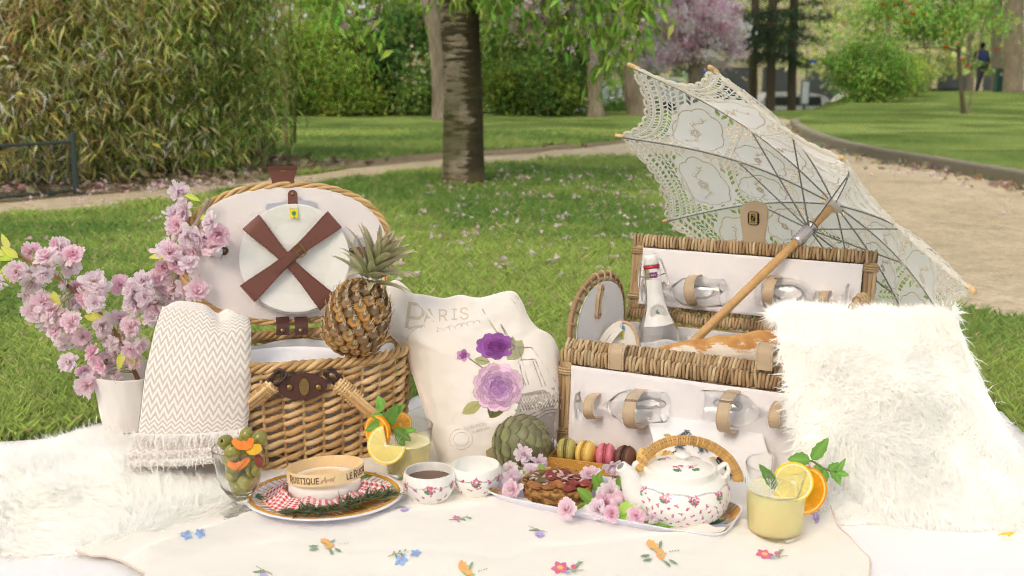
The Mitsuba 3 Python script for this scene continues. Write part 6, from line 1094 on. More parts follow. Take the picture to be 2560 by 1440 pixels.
def citrus(name, label, c, n, r, rind, pulp, pith, cut=None, th=.0055, up=None):
    """a slice: rind ring, pith ring, segments of pulp"""
    k = thing(name, label, 'slice'); R = frame(n, up); m_ = mat4(R, c); ga = 2 * PI if cut is None else cut
    def wedge(r0, r1, a0, a1, z0, z1, m=10, rd=.0):
        a = np.linspace(a0, a1, m); pts = np.vstack([np.c_[r1 * np.cos(a), r1 * np.sin(a)], np.c_[r0 * np.cos(a[::-1]), r0 * np.sin(a[::-1])]]) if r0 > 0 else np.vstack([np.c_[r1 * np.cos(a), r1 * np.sin(a)], [[0, 0]]]); pg = Polygon(pts).buffer(0)
        if rd: pg = pg.buffer(-rd).buffer(rd * .8)
        v, f = vf(trimesh.creation.extrude_polygon(pg, z1 - z0, engine='earcut')); v[:, 2] += z0; return v, f
    part(k, 'rind', xf(wedge(r * .93, r, 0, ga, -th / 2, th / 2, 60), m_), 'satin', vnoise(rind, .08, 200.), smooth=40); part(k, 'pith', xf(wedge(0, r * .935, 0, ga, -th * .42, th * .42, 60), m_), 'satin', pith, smooth=40)
    ns = 9 if cut is None else max(3, int(9 * cut / (2 * PI)))
    for i in range(ns):
        w = wedge(r * .10, r * .85, ga * i / ns, ga * (i + 1) / ns, -th * .47, th * .47, 8, .0009); part(k, 'segment', xf(w, m_), 'glaze', vnoise(np.array(pulp) * rng.uniform(.92, 1.08), .22, 300.), smooth=40)
    return k
LEMR, LEMP, LEMW, ORR, ORP, ORW = S(250, 222, 60), S(238, 220, 130), S(248, 240, 200), S(250, 160, 20), S(245, 165, 25), S(250, 215, 120)
def tumbler(label, c, r0, r1, h, fill, cut):
    t = thing('glass_tumbler', label, 'glass'); o_ = [(0, 0), (r0 * .96, 0), (r0, .003), (r0 * 1.04, h * .12), (r0 + (r1 - r0) * .6, h * .6), (r1, h - .001), (r1 - .0006, h), (r1 - .0016, h - .001)]; ip = [(0, .007), (r0 * .93, .007), (r0 * 1.02 - .0018, h * .13), (r0 + (r1 - r0) * .6 - .0018, h * .6)]
    part(t, 'glass', xf(lathe(o_ + ip[::-1], 64), mat4(t=c)), 'glass'); zf = h * fill; ri = lambda z: np.interp(z, [p[1] for p in ip[1:]] + [h], [p[0] for p in ip[1:]] + [r1 - .0016]) + .0004
    pz = np.linspace(.0065, zf, 14); part(t, 'lemonade', xf(lathe([(0, .0065)] + [(ri(z), z) for z in pz] + [(ri(zf) * .8, zf + .0002), (0, zf)], 64), mat4(t=c)), 'glaze', lambda v: np.clip(np.outer(1 + .10 * (meshkit.fbm(v * 25, 3, 4) - .5), S(250, 236, 182)) * (1.0 + .1 * ((v[:, 2:] - c[2]) / h)), 0, .85))
    gr_ = MB()
    for i in range(cut):
        a0 = PI * .95 + 1.4 * i / cut
        for s_ in (0, 1):
            z = np.linspace(h * .66, h * .93, 8); a = a0 + (z - h * .66) / h * (1.1 if s_ else -.2); rr = np.interp(z, [h * .6, h], [r0 + (r1 - r0) * .6, r1]) + .0001; gr_.add(tube(np.stack([c[0] + rr * np.cos(a), c[1] + rr * np.sin(a), c[2] + z], 1), .00035, 4), (.8, .82, .84))
    if cut: part(t, 'cut_lines', gr_.get(), 'glaze', kind='stuff')
    return t
g2 = G(1936, 1333, .018); hh2 = at(1930, 1165, g2[1] - .01)[2] - g2[2]; tumbler('tumbler of cloudy lemonade with lemon, orange and mint in front of the fur throw', g2, .0385, .0455, hh2, .66, 16)
g1 = at(1020, 1212, 1.725); g1[2] = .018; hh1 = at(1022, 1062, g1[1])[2] - g1[2]; tumbler('tumbler of pale lemonade between the round basket and the pillow', g1, .034, .044, hh1, .66, 16)
citrus('lemon_slice', 'round lemon slice stuck on the rim of the tumbler by the fur throw', at(1982, 1205, g2[1] - .030), unit([-.05, -1, .18]), .0285, LEMR, LEMP, LEMW)
citrus('orange_slice', 'orange slice tucked behind the round lemon slice', at(2012, 1226, g2[1] - .008), unit([.30, -1, .18]), .035, ORR, ORP, ORW, up=[0, 0, 1])
citrus('lemon_slice', 'cut lemon slice hanging on the rim of the tumbler by the round basket', at(966, 1112, g1[1] - .044), unit([-.15, -1, .25]), .032, LEMR, LEMP, LEMW, cut=4.4, up=[-.2, .2, 1])
citrus('orange_slice', 'orange slice behind the mint on the tumbler by the round basket', at(944, 1078, g1[1] - .020), unit([-.7, -1, .1]), .027, ORR, ORP, ORW); citrus('orange_slice', 'orange slice edge peeping out behind the mint above the tumbler by the pillow', at(1000, 1060, g1[1] + .004), unit([.4, -1, .1]), .02, ORR, ORP, ORW)
def mint(label, y, stem, lv):
    k = thing('mint_sprig', label, 'mint'); part(k, 'stem', tube(spline([at(a, b, y + c) for a, b, c in stem], 14), .0016, 6), 'satin', (.16, .17, .07))
    for (px, py, dx, dz, dy, L, W, c) in lv: put_leaf(k, px, py, y, (dx, dy, dz), L, W, np.array([.085, .19, .035]) * c, .18, .10, fold=.35)
mint('mint sprig with broad leaves on the tumbler by the round basket', g1[1] - .02, [(985, 1085, 0), (968, 1052, 0), (950, 1010, 0)], [(966, 1058, -1, -.15, -.5, .036, .022, 1), (972, 1060, .35, .9, -.3, .040, .024, .8), (975, 1045, .7, .75, -.2, .036, .016, .85), (955, 1020, -.25, 1, -.2, .022, .017, 1.5), (948, 1030, .2, 1, -.2, .024, .015, 1.3), (968, 1050, -.9, .3, .1, .03, .016, 1.1), (985, 1072, .9, -.5, -.3, .034, .018, .8), (992, 1080, .5, -.9, -.3, .028, .016, .9), (1010, 1078, .8, .2, -.3, .022, .012, 1)])
mint('mint sprig leaning right out of the tumbler by the fur throw', g2[1] + .005, [(1985, 1190, 0), (2022, 1152, 0), (2060, 1172, 0), (2092, 1180, 0)], [(2025, 1150, -1, .15, -.2, .033, .020, 1), (2030, 1150, .55, 1, -.2, .040, .018, .9), (2040, 1160, .3, -1, -.2, .022, .016, 1), (2060, 1172, -.2, -1, -.2, .026, .018, .9), (2075, 1176, .9, -.9, -.2, .022, .014, 1.1), (2092, 1180, .4, .9, -.2, .024, .008, 1), (2092, 1182, 1, -.1, -.2, .018, .01, 1.1), (2088, 1184, .5, -1, -.2, .018, .012, 1.2), (2070, 1178, .6, .6, -.1, .02, .012, .9)])
mint('single mint leaf standing in the tumbler by the fur throw', g2[1] - .034, [(1938, 1218, 0), (1930, 1205, 0), (1920, 1188, 0)], [(1938, 1222, -.55, .95, -.05, .042, .017, .7)])

# ---------------------------------------------------------------- oval plate with cheese
pc_ = np.array([*G(811, 1238, .030)[:2], .018]); pa_, pb_ = .122, .104
PT = thing('oval_plate', 'oval plate with a gold bamboo rim, painted leaves and radiating lines', 'plate'); zp = lambda r: np.interp(r, [0, .60, .72, .97, 1.0], [.005, .005, .0085, .0165, .017])
pp2 = [(0, .0), (.55, .0), (.60, .0015), (.75, .005), (1.0, .0135), (1.012, .0152), (1.008, .017), (.97, .0165), (.72, .0085), (.60, .005), (0, .005)]
pm = np.diag([pa_, pb_, 1.0, 1.0]); pm[:3, 3] = pc_
put(PT, xf(lathe(pp2, 96), pm), 'glaze', lambda v: np.where((v[:, 2:] - pc_[2] < .0145), [[.62, .62, .78]], [[.80, .80, .84]]))
def onplate(poly, off): v, f = flatpoly(poly, .06); r = np.hypot(v[:, 0], v[:, 1]); return np.c_[pc_[0] + v[:, 0] * pa_, pc_[1] + v[:, 1] * pb_, pc_[2] + zp(r) + off], f
GOLD = S(214, 158, 70)
s = np.linspace(0, 2 * PI, 150, endpoint=False); part(PT, 'bamboo_rim', tube(np.c_[pc_[0] + np.cos(s) * pa_ * .945, pc_[1] + np.sin(s) * pb_ * .945, np.full(150, pc_[2] + .0155)], .0042 * (1 + .22 * np.abs(np.sin(s * 11)) ** 8), 8, True, flat=.35, up=[0, 0, 1]), 'glaze', vnoise(GOLD, .22, 60.))
m = MB(); i = 0
for a in np.linspace(0, 2 * PI, 64, endpoint=False):
    a += rng.normal() * .015; m.add(onplate(LineString([(.50 * math.cos(a), .5 * math.sin(a)), (.90 * math.cos(a + .05), .90 * math.sin(a + .05))]).buffer(.009), .0004), GOLD * rng.uniform(.8, 1.1))
part(PT, 'painted_lines', m.get(), 'glaze', smooth=False, kind='stuff')
for (x, y, a, l, w, c) in ((-.78, -.18, 110, .22, .11, S(40, 110, 80)), (-.62, -.52, -20, .34, .12, S(110, 150, 60)), (-.45, -.62, 5, .4, .22, S(230, 180, 60)), (-.2, -.72, 10, .3, .1, S(90, 130, 60)), (.62, .15, 30, .34, .13, S(60, 150, 140)), (.80, -.05, 60, .24, .16, S(150, 190, 60)), (.62, -.12, 10, .34, .2, S(245, 190, 60)), (.78, -.3, 30, .2, .12, S(90, 150, 70)), (.5, -.45, 20, .26, .11, S(120, 160, 80)), (.2, .75, 160, .3, .1, S(90, 100, 160)), (.35, .70, 20, .26, .1, S(90, 140, 80))):
    part(PT, 'painted_leaf', onplate(put2(lens(l, w), x, y, a), .0007), 'glaze', c, smooth=False)
# cheese in its box with a checked cloth and the wooden lid ring
cc = np.array([*G(806, 1243, .03)[:2], pc_[2] + .0055]); cc[1] = at(806, 1235, pc_[1])[1]; CR = .060
CBX = thing('cheese_box', 'round beige chipboard cheese box base on the oval plate', 'box'); put(CBX, xf(lathe([(0, 0), (CR, 0), (CR + .001, .001), (CR + .001, .017), (CR - .0005, .017), (CR - .0005, .002), (0, .002)], 64), mat4(t=cc)), 'matte', vnoise(S(225, 196, 165), .08, 30.))
CZ = thing('round_cheese', 'soft white rinded round cheese sitting in its box on the oval plate', 'cheese'); cm = cc + [0.002, .004, .0095]
wv = lambda a, z: 1 + .02 * (meshkit.fbm(np.stack(np.broadcast_arrays(np.cos(a) * 4, np.sin(a) * 4, z * 60), -1), 3) - .5) * 2
put(CZ, xf(lathe([(0, 0), (.052, 0), (.0555, .004), (.0565, .012), (.0555, .020), (.051, .0235), (.035, .0245), (0, .0245)], 72, wv), mat4(t=cm)), 'matte', lambda v: np.where(((np.hypot(v[:, 0] - cm[0], v[:, 1] - cm[1]) < .050) & (v[:, 2] > cm[2] + .02))[:, None], S(232, 200, 150), S(248, 240, 236)) * (1 + .10 * (meshkit.fbm(v * 120, 3, 2) - .5))[:, None])
def ging(p, n, uv):
    a, b = dr.select(uv.x * 26 - dr.floor(uv.x * 26) < 0.5, 1.0, 0.0), dr.select(uv.y * 26 - dr.floor(uv.y * 26) < 0.5, 1.0, 0.0); t = (a + b) * 0.5; return mix([0.80, 0.77, 0.76], [0.58, 0.035, 0.055], t * (0.85 + 0.3 * noise(uv.x * 400, uv.y * 400, 0.)))
mat('gingham', two(base_color=proc(ging), roughness=0.95, specular=0.1))
GC = thing('checked_cloth', 'red and white checked cloth wrapped round the cheese in its box', 'cloth')
def ging_s(u, v):
    a = PI * (.93 + 1.10 * u); ca, sa = np.cos(a), np.sin(a); out = .0015 + .034 * v ** 1.2 * (.45 + .55 * np.clip(np.cos((a - PI * 1.04) * 1.05), 0, 1) ** 2 + .8 * np.exp(-((a - PI * 1.98) / .28) ** 2)) + .003 * np.sin(a * 9 + v * 2) * v
    z = .0235 - v * (.006 + .018 * np.clip(np.cos(a - PI * 1.08), 0, 1) ** 3) + .003 * np.sin(a * 7 + 1) * (1 - v) + .0015 * np.sin(a * 17); return np.stack([cc[0] + ca * (CR + out), cc[1] + sa * (CR + out) + .003, cc[2] + z], -1)
mesh, uv = grid(90, 16, ging_s); put(GC, thick(mesh, .0012), 'gingham', uv=np.vstack([uv * [1, .22]] * 2))
RB = thing('wooden_band', 'thin wooden lid ring with dark lettering resting on the cheese', 'lid ring'); rc = cc + [.004, .004, .036]; tilt = frame(unit([-.06, .10, 1.0])); RR, RH = .0595, .0185
band = lambda a, z, off=0.0: rc + (np.stack([np.cos(a) * (RR + off), np.sin(a) * (RR + off), z], -1)) @ tilt.T
put(RB, xf(lathe([(RR - .0014, 0), (RR - .0014, RH), (RR, RH), (RR, 0), (RR - .0014, 0)], 80), mat4(tilt, rc)), 'matte', vnoise(S(242, 214, 168), .10, 40.), smooth=40)
def bandtext(txt, a0, h, z0, dark=(.16, .10, .07)):
    m_ = meshkit.text_mesh(txt, h, .0003, bold=True); v, f = vf(m_); v = v * [.80, 1, 1]; return (band(a0 + v[:, 0] / RR, z0 + v[:, 1], .0002 + v[:, 2]), f), dark
lt = MB(); lt.add(*bandtext('R', -2.50, .0120, .0032)); lt.add(*bandtext('USTIQUE', -2.34, .0094, .0045)); lt.add(*bandtext('LE', -.84, .0094, .0045)); lt.add(*bandtext('R', -.60, .0120, .0032)); lt.add(*bandtext('USTIQUE', -.44, .0094, .0045))
part(RB, 'lettering', lt.get(), 'matte', smooth=False)
cart = union_all([sbox(-.006, 0, .003, .0022), Point(-.006, -.0005).buffer(.0016), Point(-.001, -.0005).buffer(.0016), LineString([(.003, .001), (.009, .003), (.010, .0045)]).buffer(.0006), affinity.scale(Point(.006, .0012).buffer(.0022), 1.4, .8), LineString([(.0045, 0), (.0035, -.002)]).buffer(.0004), LineString([(.0075, 0), (.0085, -.002)]).buffer(.0004), Point(-.002, .0042).buffer(.0012), sbox(-.003, .002, -.001, .004)]); v, f = flatpoly(cart, .001)
part(RB, 'printed_cart', (band(-1.36 + v[:, 0] * 1.25 / RR, .0075 + v[:, 1] * 1.3, .0003), f), 'matte', (.50, .33, .20), smooth=False)
RM = thing('rosemary_sprig', 'rosemary sprig lying along the front of the oval plate', 'rosemary'); RM2 = thing('rosemary_sprig', 'shorter rosemary sprig lying on the right part of the oval plate', 'rosemary')
for k, nodes in ((RM, [(730, 1283), (790, 1280), (850, 1273), (905, 1258)]), (RM2, [(840, 1268), (890, 1255), (935, 1245), (975, 1238)])):
    p = spline([G(a, b, .040 if i else .036) for i, (a, b) in enumerate(nodes)], 40); part(k, 'stem', tube(p, .0016, 6), 'matte', (.16, .12, .06)); q = p[rng.integers(0, 40, 190)] + rng.normal(size=(190, 3)) * .0008; d0 = unit(p[-1] - p[0]) * (1 if k == RM else -1); d = rng.normal(size=(190, 3)) * [.7, .7, .55] - d0 * .9; d[:, 2] = np.abs(d[:, 2]) * .8; nm = MB(); nm.add(leaves(rng, q, d, .021, .0030, np.array([.105, .125, .06]), fold=.5, jit=.3)); part(k, 'needles', nm.get(), 'satin', smooth=False, kind='stuff')

# ---------------------------------------------------------------- flower painted cups and teapot
class Round:
    """a lathe body that painted decoration can be laid on"""
    def __init__(s, c, prof): s.c, s.p = np.asarray(c, float), np.asarray(prof, float)
    def r(s, z): i = np.argsort(s.p[:, 1]); return np.interp(z, s.p[i, 1], s.p[i, 0])
    def lay(s, poly, a, z, off=.0003, step=.002):
        v, f = flatpoly(poly, step); sl0 = (s.r(z + .002) - s.r(z - .002)) / .004; zz = z + v[:, 1] / math.sqrt(1 + sl0 * sl0); r_ = s.r(zz); aa = a + v[:, 0] / s.r(z); dz = 1e-3; sl = (s.r(zz + dz) - s.r(zz - dz)) / (2 * dz); n = unit(np.stack([np.cos(aa), np.sin(aa), -sl], 1)); return s.c + np.stack([r_ * np.cos(aa), r_ * np.sin(aa), zz], 1) + n * off, f
RO, RO2, RO3, LG = S(214, 105, 150), S(230, 150, 180), S(175, 75, 118), S(95, 145, 100)
def sprig(rd, a, z, s):
    o = MB()
    for i in range(7): o.add(rd.lay(put2(lens(.0055 * s, .0022 * s), 0, 0, 200 + 23 * i + rng.uniform(-8, 8)), a, z - .001 * s, .00020), LG * rng.uniform(.7, 1.2))
    for i in range(16): t = rng.uniform(0, 2 * PI); q = rng.uniform(0, 1) ** .5; o.add(rd.lay(put2(lens(.0036 * s, .0015 * s), .0052 * s * q * math.cos(t), .0034 * s * q * math.sin(t), rng.uniform(0, 360)), a, z, .00030 + .00003 * i), (RO, RO2, RO3)[i % 3] * rng.uniform(.8, 1.15))
    return o.get()
def bud(rd, a, z, s):
    o = MB()
    for i in range(3): o.add(rd.lay(put2(lens(.0036 * s, .0021 * s), 0, 0, rng.uniform(0, 360)), a, z, .0002 + .00005 * i), (RO, RO2, RO3)[i] * rng.uniform(.85, 1.1))
    return o.get()
def swag(rd, a0, a1, z, dip):
    o = MB()
    for k in (0, .0012): t = np.linspace(a0, a1, 14); m_ = rd.r(z); o.add(rd.lay(LineString(np.c_[(t - a0) * m_, -dip * np.sin(PI * (t - a0) / (a1 - a0)) - k]).buffer(.00028), a0, z, .00025), (.25, .27, .28))
    return o.get()
PORC = np.array([.82, .815, .805])
def cup(label, c, tea):
    k = thing('cup', label, 'cup'); R_, h = .0395, .046; prof = [(0, .002), (.022, .002), (.024, 0), (.028, .0005), (.034, .008), (R_, .019), (.0415, .029), (.0405, .038), (.0385, h - .001)]; inner = [(.0378, h), (.0368, h - .001), (.0385, .038), (.0392, .029), (.037, .018), (.03, .009), (0, .006)]
    put(k, xf(lathe(prof + inner, 72), mat4(t=c)), 'glaze', PORC); rd = Round(c, prof[3:])
    if tea: part(k, 'tea', xf(lathe([(0, .031), (.0389, .031)], 48), mat4(t=c)), 'glaze', (.10, .045, .02))
    for i in range(6):
        a = -PI / 2 + .05 + i * PI / 3; part(k, 'painted_sprig', sprig(rd, a, .030, 1.6 if i % 2 == 0 else 1.2), 'glaze', smooth=False); part(k, 'painted_swag', swag(rd, a, a + PI / 3, .033, .003), 'glaze', smooth=False); part(k, 'painted_bud', bud(rd, a + PI / 6, .0285, 1.5), 'glaze', smooth=False)
    for i in range(18): part(k, 'painted_bud', bud(rd, 2 * PI * i / 18 + rng.uniform(-.1, .1), .010 + .005 * (i % 3) + rng.uniform(-.001, .001), 1.4), 'glaze', smooth=False)
cup('small white cup of black tea painted with pink flowers', G(1071, 1258, .018) + [0, .022, 0], True); cup('empty small white flowered cup behind the cup of tea', G(1188, 1243, .018) + [0, .026, 0], False)
# tray
ta, tb, tc_, td = G(1212, 1226, .03), G(1802, 1338, .03), G(1842, 1287, .03), None
tx_ = unit(tb - ta); ty_ = np.cross(oz, tx_); tL = np.linalg.norm(tb - ta) + .012; tW = .150; tcn = ta + tx_ * (tL / 2 - .003) + ty_ * (tW / 2 - .024); tcn[2] = .017
def trs(k, z, n=160):
    t = np.linspace(0, 2 * PI, n, endpoint=False); e = 2 / 5.5; c, s = np.cos(t), np.sin(t); return tcn + np.outer(np.sign(c) * np.abs(c) ** e * (tL / 2 - (1 - k) * .05), tx_) + np.outer(np.sign(s) * np.abs(s) ** e * (tW / 2 - (1 - k) * .05), ty_) + oz * z
rg = [trs(k, z) for k, z in ((.0, .0), (.55, .0), (.72, .003), (.95, .0145), (1.0, .0165), (1.01, .018), (1.0, .0195), (.95, .0175), (.72, .0065), (.55, .0035), (.0, .0035))]; n_ = 160; v = np.vstack(rg + [(tcn + oz * 0)[None], (tcn + oz * .0035)[None]]); f = []
for i in range(len(rg) - 1): a, b = i * n_ + np.arange(n_), i * n_ + (np.arange(n_) + 1) % n_; f += np.stack([a, b, b + n_], 1).tolist() + np.stack([a, b + n_, a + n_], 1).tolist()
f += [[len(rg) * n_, (j + 1) % n_, j] for j in range(n_)] + [[len(rg) * n_ + 1, (len(rg) - 1) * n_ + j, (len(rg) - 1) * n_ + (j + 1) % n_] for j in range(n_)]
TR = thing('serving_tray', 'long pale blue white serving tray painted with orange lines and leaves', 'tray'); put(TR, (v, np.array(f)), 'glaze', lambda q: np.where(q[:, 2:] - tcn[2] < .0125, [[.56, .56, .74]], [[.74, .75, .83]]))
m = MB()
for i in range(130):
    s = i / 130 * 2 * PI + rng.normal() * .006; e = 2 / 5.5; c, si = math.cos(s), math.sin(s); pt = lambda k, z: tcn + tx_ * np.sign(c) * abs(c) ** e * (tL / 2 - (1 - k) * .05) + ty_ * np.sign(si) * abs(si) ** e * (tW / 2 - (1 - k) * .05) + oz * z
    q = np.array([pt(.60, .0046), pt(.74, .0078), pt(.93, .0178)]); q[0] += rng.normal(size=3) * [.002, .002, 0]; m.add(tube(q, .0007, 4), (S(225, 160, 70), S(225, 160, 70), S(120, 150, 90))[int(rng.integers(0, 3))])
part(TR, 'painted_lines', m.get(), 'glaze', kind='stuff')
tp_ = lambda x, y, z=0.0: tcn + tx_ * x + ty_ * y + oz * (.0038 + z)
for (x, y, a, l, w, c) in ((-.145, .0, 150, .03, .010, S(60, 130, 80)), (-.15, -.012, 165, .028, .009, S(80, 140, 80)), (-.12, -.03, 200, .03, .01, S(230, 180, 70)), (.10, -.045, 170, .05, .014, S(90, 140, 70)), (.12, -.035, 185, .045, .012, S(110, 150, 170)), (.15, -.01, 60, .05, .014, S(70, 120, 70)), (.165, .02, 80, .05, .014, S(200, 180, 80)), (.06, -.052, 175, .04, .01, S(70, 120, 130))):
    vv, ff = flatpoly(put2(lens(l, w), x, y, a)); part(TR, 'painted_leaf', (tcn + np.outer(vv[:, 0], tx_) + np.outer(vv[:, 1], ty_) + oz * .0042, ff), 'glaze', c, smooth=False)
# tart
def crumb(p, n, uv): a = fbm(p.x * 120, p.y * 120, p.z * 120, 3); return mix([0.13, 0.058, 0.02], [0.44, 0.235, 0.075], smoothstep(0.3, 0.65, a)) * (0.8 + 0.4 * noise(p.x * 500, p.y * 500, p.z * 500))
mat('crust', dict(type='bumpmap', nested_texture=proc(lambda p, n, uv: 0.003 * fbm(p.x * 160, p.y * 160, p.z * 160, 3), eps=4e-4), scale=1.0, bsdf=two(base_color=proc(crumb), roughness=0.7, specular=0.3)))
tq = at(1393, 1258, G(1393, 1278, .024)[1] + .064); tq[2] = tcn[2] + .004; TT = thing('tart', 'small savoury tart with browned tomato topping on the tray', 'tart'); tr_ = .0565
part(TT, 'crust', xf(lathe([(0, 0), (tr_ * .86, 0), (tr_ * .9, .002), (tr_ * .97, .018), (tr_, .025), (tr_ * .97, .028), (tr_ * .92, .026), (tr_ * .88, .019), (0, .019)], 120, lambda a, z: 1 + .022 * np.cos(a * 26) * (z > .001) + .03 * (meshkit.fbm(np.stack(np.broadcast_arrays(np.cos(a) * 3, np.sin(a) * 3, z * 50), -1), 3) - .5)), mat4(t=tq)), 'crust')
part(TT, 'filling', xf(blob((0, 0, .019), (tr_ * .9, tr_ * .9, .008), 4, .10, 5, 3), mat4(t=tq)), 'crust')
for i in range(15):
    a = i * 2.4; r_ = tr_ * .80 * math.sqrt((i + .5) / 15); k = ('tomato', 'tomato', 'browned_cheese', 'tomato', 'herb')[i % 5]; col = dict(tomato=S(128, 40, 24), browned_cheese=S(176, 112, 48), herb=S(105, 85, 36))[k]
    part(TT, k + '_piece', xf(blob((0, 0, 0), (.0125 * rng.uniform(.8, 1.3), .010 * rng.uniform(.8, 1.2), .0042), 3, .22, 2.5, i), mat4(rz(a * 1.7), tq + [r_ * math.cos(a), r_ * math.sin(a), .0262 + .003 * (1 - i / 15)])), 'glaze', vnoise(col * rng.uniform(.7, 1.15), .5, 150., i))
m = MB(); q = tq + rng.normal(size=(26, 3)) * [.022, .022, .001] + [0, 0, .0345]; m.add(leaves(rng, q, rng.normal(size=(26, 3)) * [1, 1, .25], .013, .005, S(246, 222, 224), jit=.1)); part(TT, 'scattered_petals', m.get(), 'petal', smooth=False, kind='stuff')
# teapot
tpc = at(1712, 1312, 1.0); tpc = G(1716, 1328, .022) + [0, .060, 0]; tpc[2] = tcn[2] + .004; K = .0735
tprof = [(0, .001), (.040, .001), (.042, 0), (.050, .001), (.062, .012), (.0705, .028), (.0735, .046), (.0715, .062), (.064, .076), (.054, .083), (.051, .085), (.0508, .094), (.0515, .097), (.050, .0985)]
ZK = .80; tprof = [(r, z * ZK) for r, z in tprof]
TP = thing('teapot', 'round white teapot with pink flowers and a woven cane handle on the tray', 'teapot'); part(TP, 'body', xf(lathe(tprof + [(.048, .097 * ZK), (.047, .09 * ZK), (.0, .09 * ZK)], 96), mat4(t=tpc)), 'glaze', PORC); rd = Round(tpc, tprof[3:11])
lidp = [(.0, .088), (.046, .0905), (.0485, .0965), (.048, .0985), (.040, .107), (.024, .114), (.010, .1165), (.006, .119), (.007, .122), (.012, .126), (.0125, .131), (.008, .135), (0, .136)]; lidp = [(r, (.088 + (z - .088) * .8) * ZK) for r, z in lidp]; part(TP, 'lid', xf(lathe(lidp, 64), mat4(t=tpc)), 'glaze', PORC); rl = Round(tpc, lidp[3:7])
for a in (-PI / 2 - .35, -PI / 2 + .5, -PI / 2 + 2.2, -PI / 2 - 2): part(TP + '__lid', 'painted_sprig', sprig(rl, a, .108 * ZK, 1.4), 'glaze', smooth=False)
sa = math.radians(192); sd = np.array([math.cos(sa), math.sin(sa), 0]); spn = spline([tpc + sd * .050 + oz * .024, tpc + sd * .068 + oz * .036, tpc + sd * .078 + oz * .054, tpc + sd * .084 + oz * .072, tpc + sd * .096 + oz * .086], 26); k = part(TP, 'spout', tube(spn, np.linspace(.0225, .0085, 26) * (1 + .10 * np.linspace(-1, 1, 26) ** 2), 24), 'glaze', PORC); part(TP, 'spout_mouth', tube([spn[-1] - unit(spn[-1] - spn[-2]) * .002, spn[-1] + unit(spn[-1] - spn[-2]) * .0006], .0060, 16), 'glaze', (.25, .24, .23))
for sg in (-1, 1): c = tpc + np.array([sg * .057, 0, .084 * ZK]); part(TP, 'lug', tube(spline([c + [-sg * .010, 0, -.004], c + [sg * .001, 0, .010], c + [sg * .012, 0, .016], c + [sg * .014, 0, .004], c + [sg * .006, 0, -.010]], 20), .0042, 10), 'glaze', PORC)
hpts = [np.asarray(q_) * [1, 1, 1] for q_ in ([-.066, .0, .072], [-.056, .004, .090], [-.034, .008, .108], [-.002, .010, .116], [.036, .008, .111], [.066, .004, .093], [.082, .0, .070], [.086, 0, .056])]; hpts = spline([tpc + q_ for q_ in hpts], 70)
_old = lambda tpc: spline([tpc + [-.062, .0, .086], tpc + [-.054, .004, .110], tpc + [-.034, .008, .133], tpc + [-.002, .010, .143], tpc + [.036, .008, .136], tpc + [.064, .004, .116], tpc + [.080, .0, .088], tpc + [.084, 0, .070]], 70)
CANE = S(222, 176, 108); part(TP, 'handle', tube(hpts, .0058, 10), 'rod', vnoise(CANE * .8, .2, 60.))
for i in range(1, 69): d = unit(hpts[i + 1 if i < 69 else i] - hpts[i - 1]); u = unit(np.cross(d, [0, 1, 0])); w_ = np.cross(d, u); t = np.linspace(0, 2 * PI, 12, endpoint=False); part(TP + '__handle', 'binding', tube(hpts[i] + np.outer(np.cos(t) * .0068, u) + np.outer(np.sin(t) * .0068, w_) + np.outer(.0006 * np.sin(2 * t), d), .0016, 5, True), 'rod', rodcol(rng, [CANE, CANE * .9]))
part(TP + '__handle', 'lacing', stitches(hpts[4:-4:2] + np.array([0, -.0066, .0045]), np.array([0, -1, .5])), 'matte', CANE * .35, kind='stuff')
for i in range(7): a = -PI / 2 + .12 + (i - 3) * .62; part(TP, 'painted_sprig', sprig(rd, a, .066 * ZK, 1.5), 'glaze', smooth=False); part(TP, 'painted_swag', swag(rd, a, a + .62, .070 * ZK, -.004), 'glaze', smooth=False)
for i in range(90):
    z = (.008 + .052 * (i / 90)) * ZK; a = -PI / 2 + ((i * .61803) % 1 - .5) * 4.2; part(TP, 'painted_bud', bud(rd, a, z, 1.15), 'glaze', smooth=False)
# blossom on the tray
BT = thing('cherry_sprig', 'pink cherry blossom sprig lying on the tray between tart and teapot', 'flowers'); BT2 = thing('cherry_sprig', 'pink cherry blossom sprig in front of the artichoke at the tray corner', 'flowers')
for t, L_ in ((BT2, ((1306, 1138, .03), (1275, 1172, .02), (1318, 1192, .02), (1276, 1196, .0), (1283, 1222, -.01), (1345, 1155, .03), (1330, 1180, .02), (1290, 1185, .02))), (BT, ((1473, 1190, .0), (1528, 1163, .02), (1525, 1232, -.01), (1553, 1220, .0), (1565, 1205, .01), (1573, 1240, .0), (1496, 1274, -.04), (1525, 1285, -.045), (1545, 1262, -.03), (1590, 1290, -.035), (1560, 1255, -.02), (1420, 1275, -.06), (1510, 1255, -.02), (1630, 1292, -.02)))):
    st = MB(); yb = 1.66 if t == BT2 else 1.625; base = at(1318, 1190, yb + .03) if t == BT2 else at(1540, 1262, yb)
    for (px, py, dy) in L_: c = at(px, py, yb + dy); c = G(px, py, .040) if c[2] < .040 else c; dd = unit([rng.normal() * .6, -.75, .3 + rng.normal() * .4]); put_blossom(t, c, dd, .98 if py < 1285 else .85, 3 if py < 1170 else None); st.add(tube(spline([base, (base + c) / 2 + [0, .01, .004], c - dd * .006], 7), .001, 5), (.22, .26, .10))
    part(t, 'flower_stalks', st.get(), 'satin', kind='stuff')
G3 = np.array([.13, .25, .035])
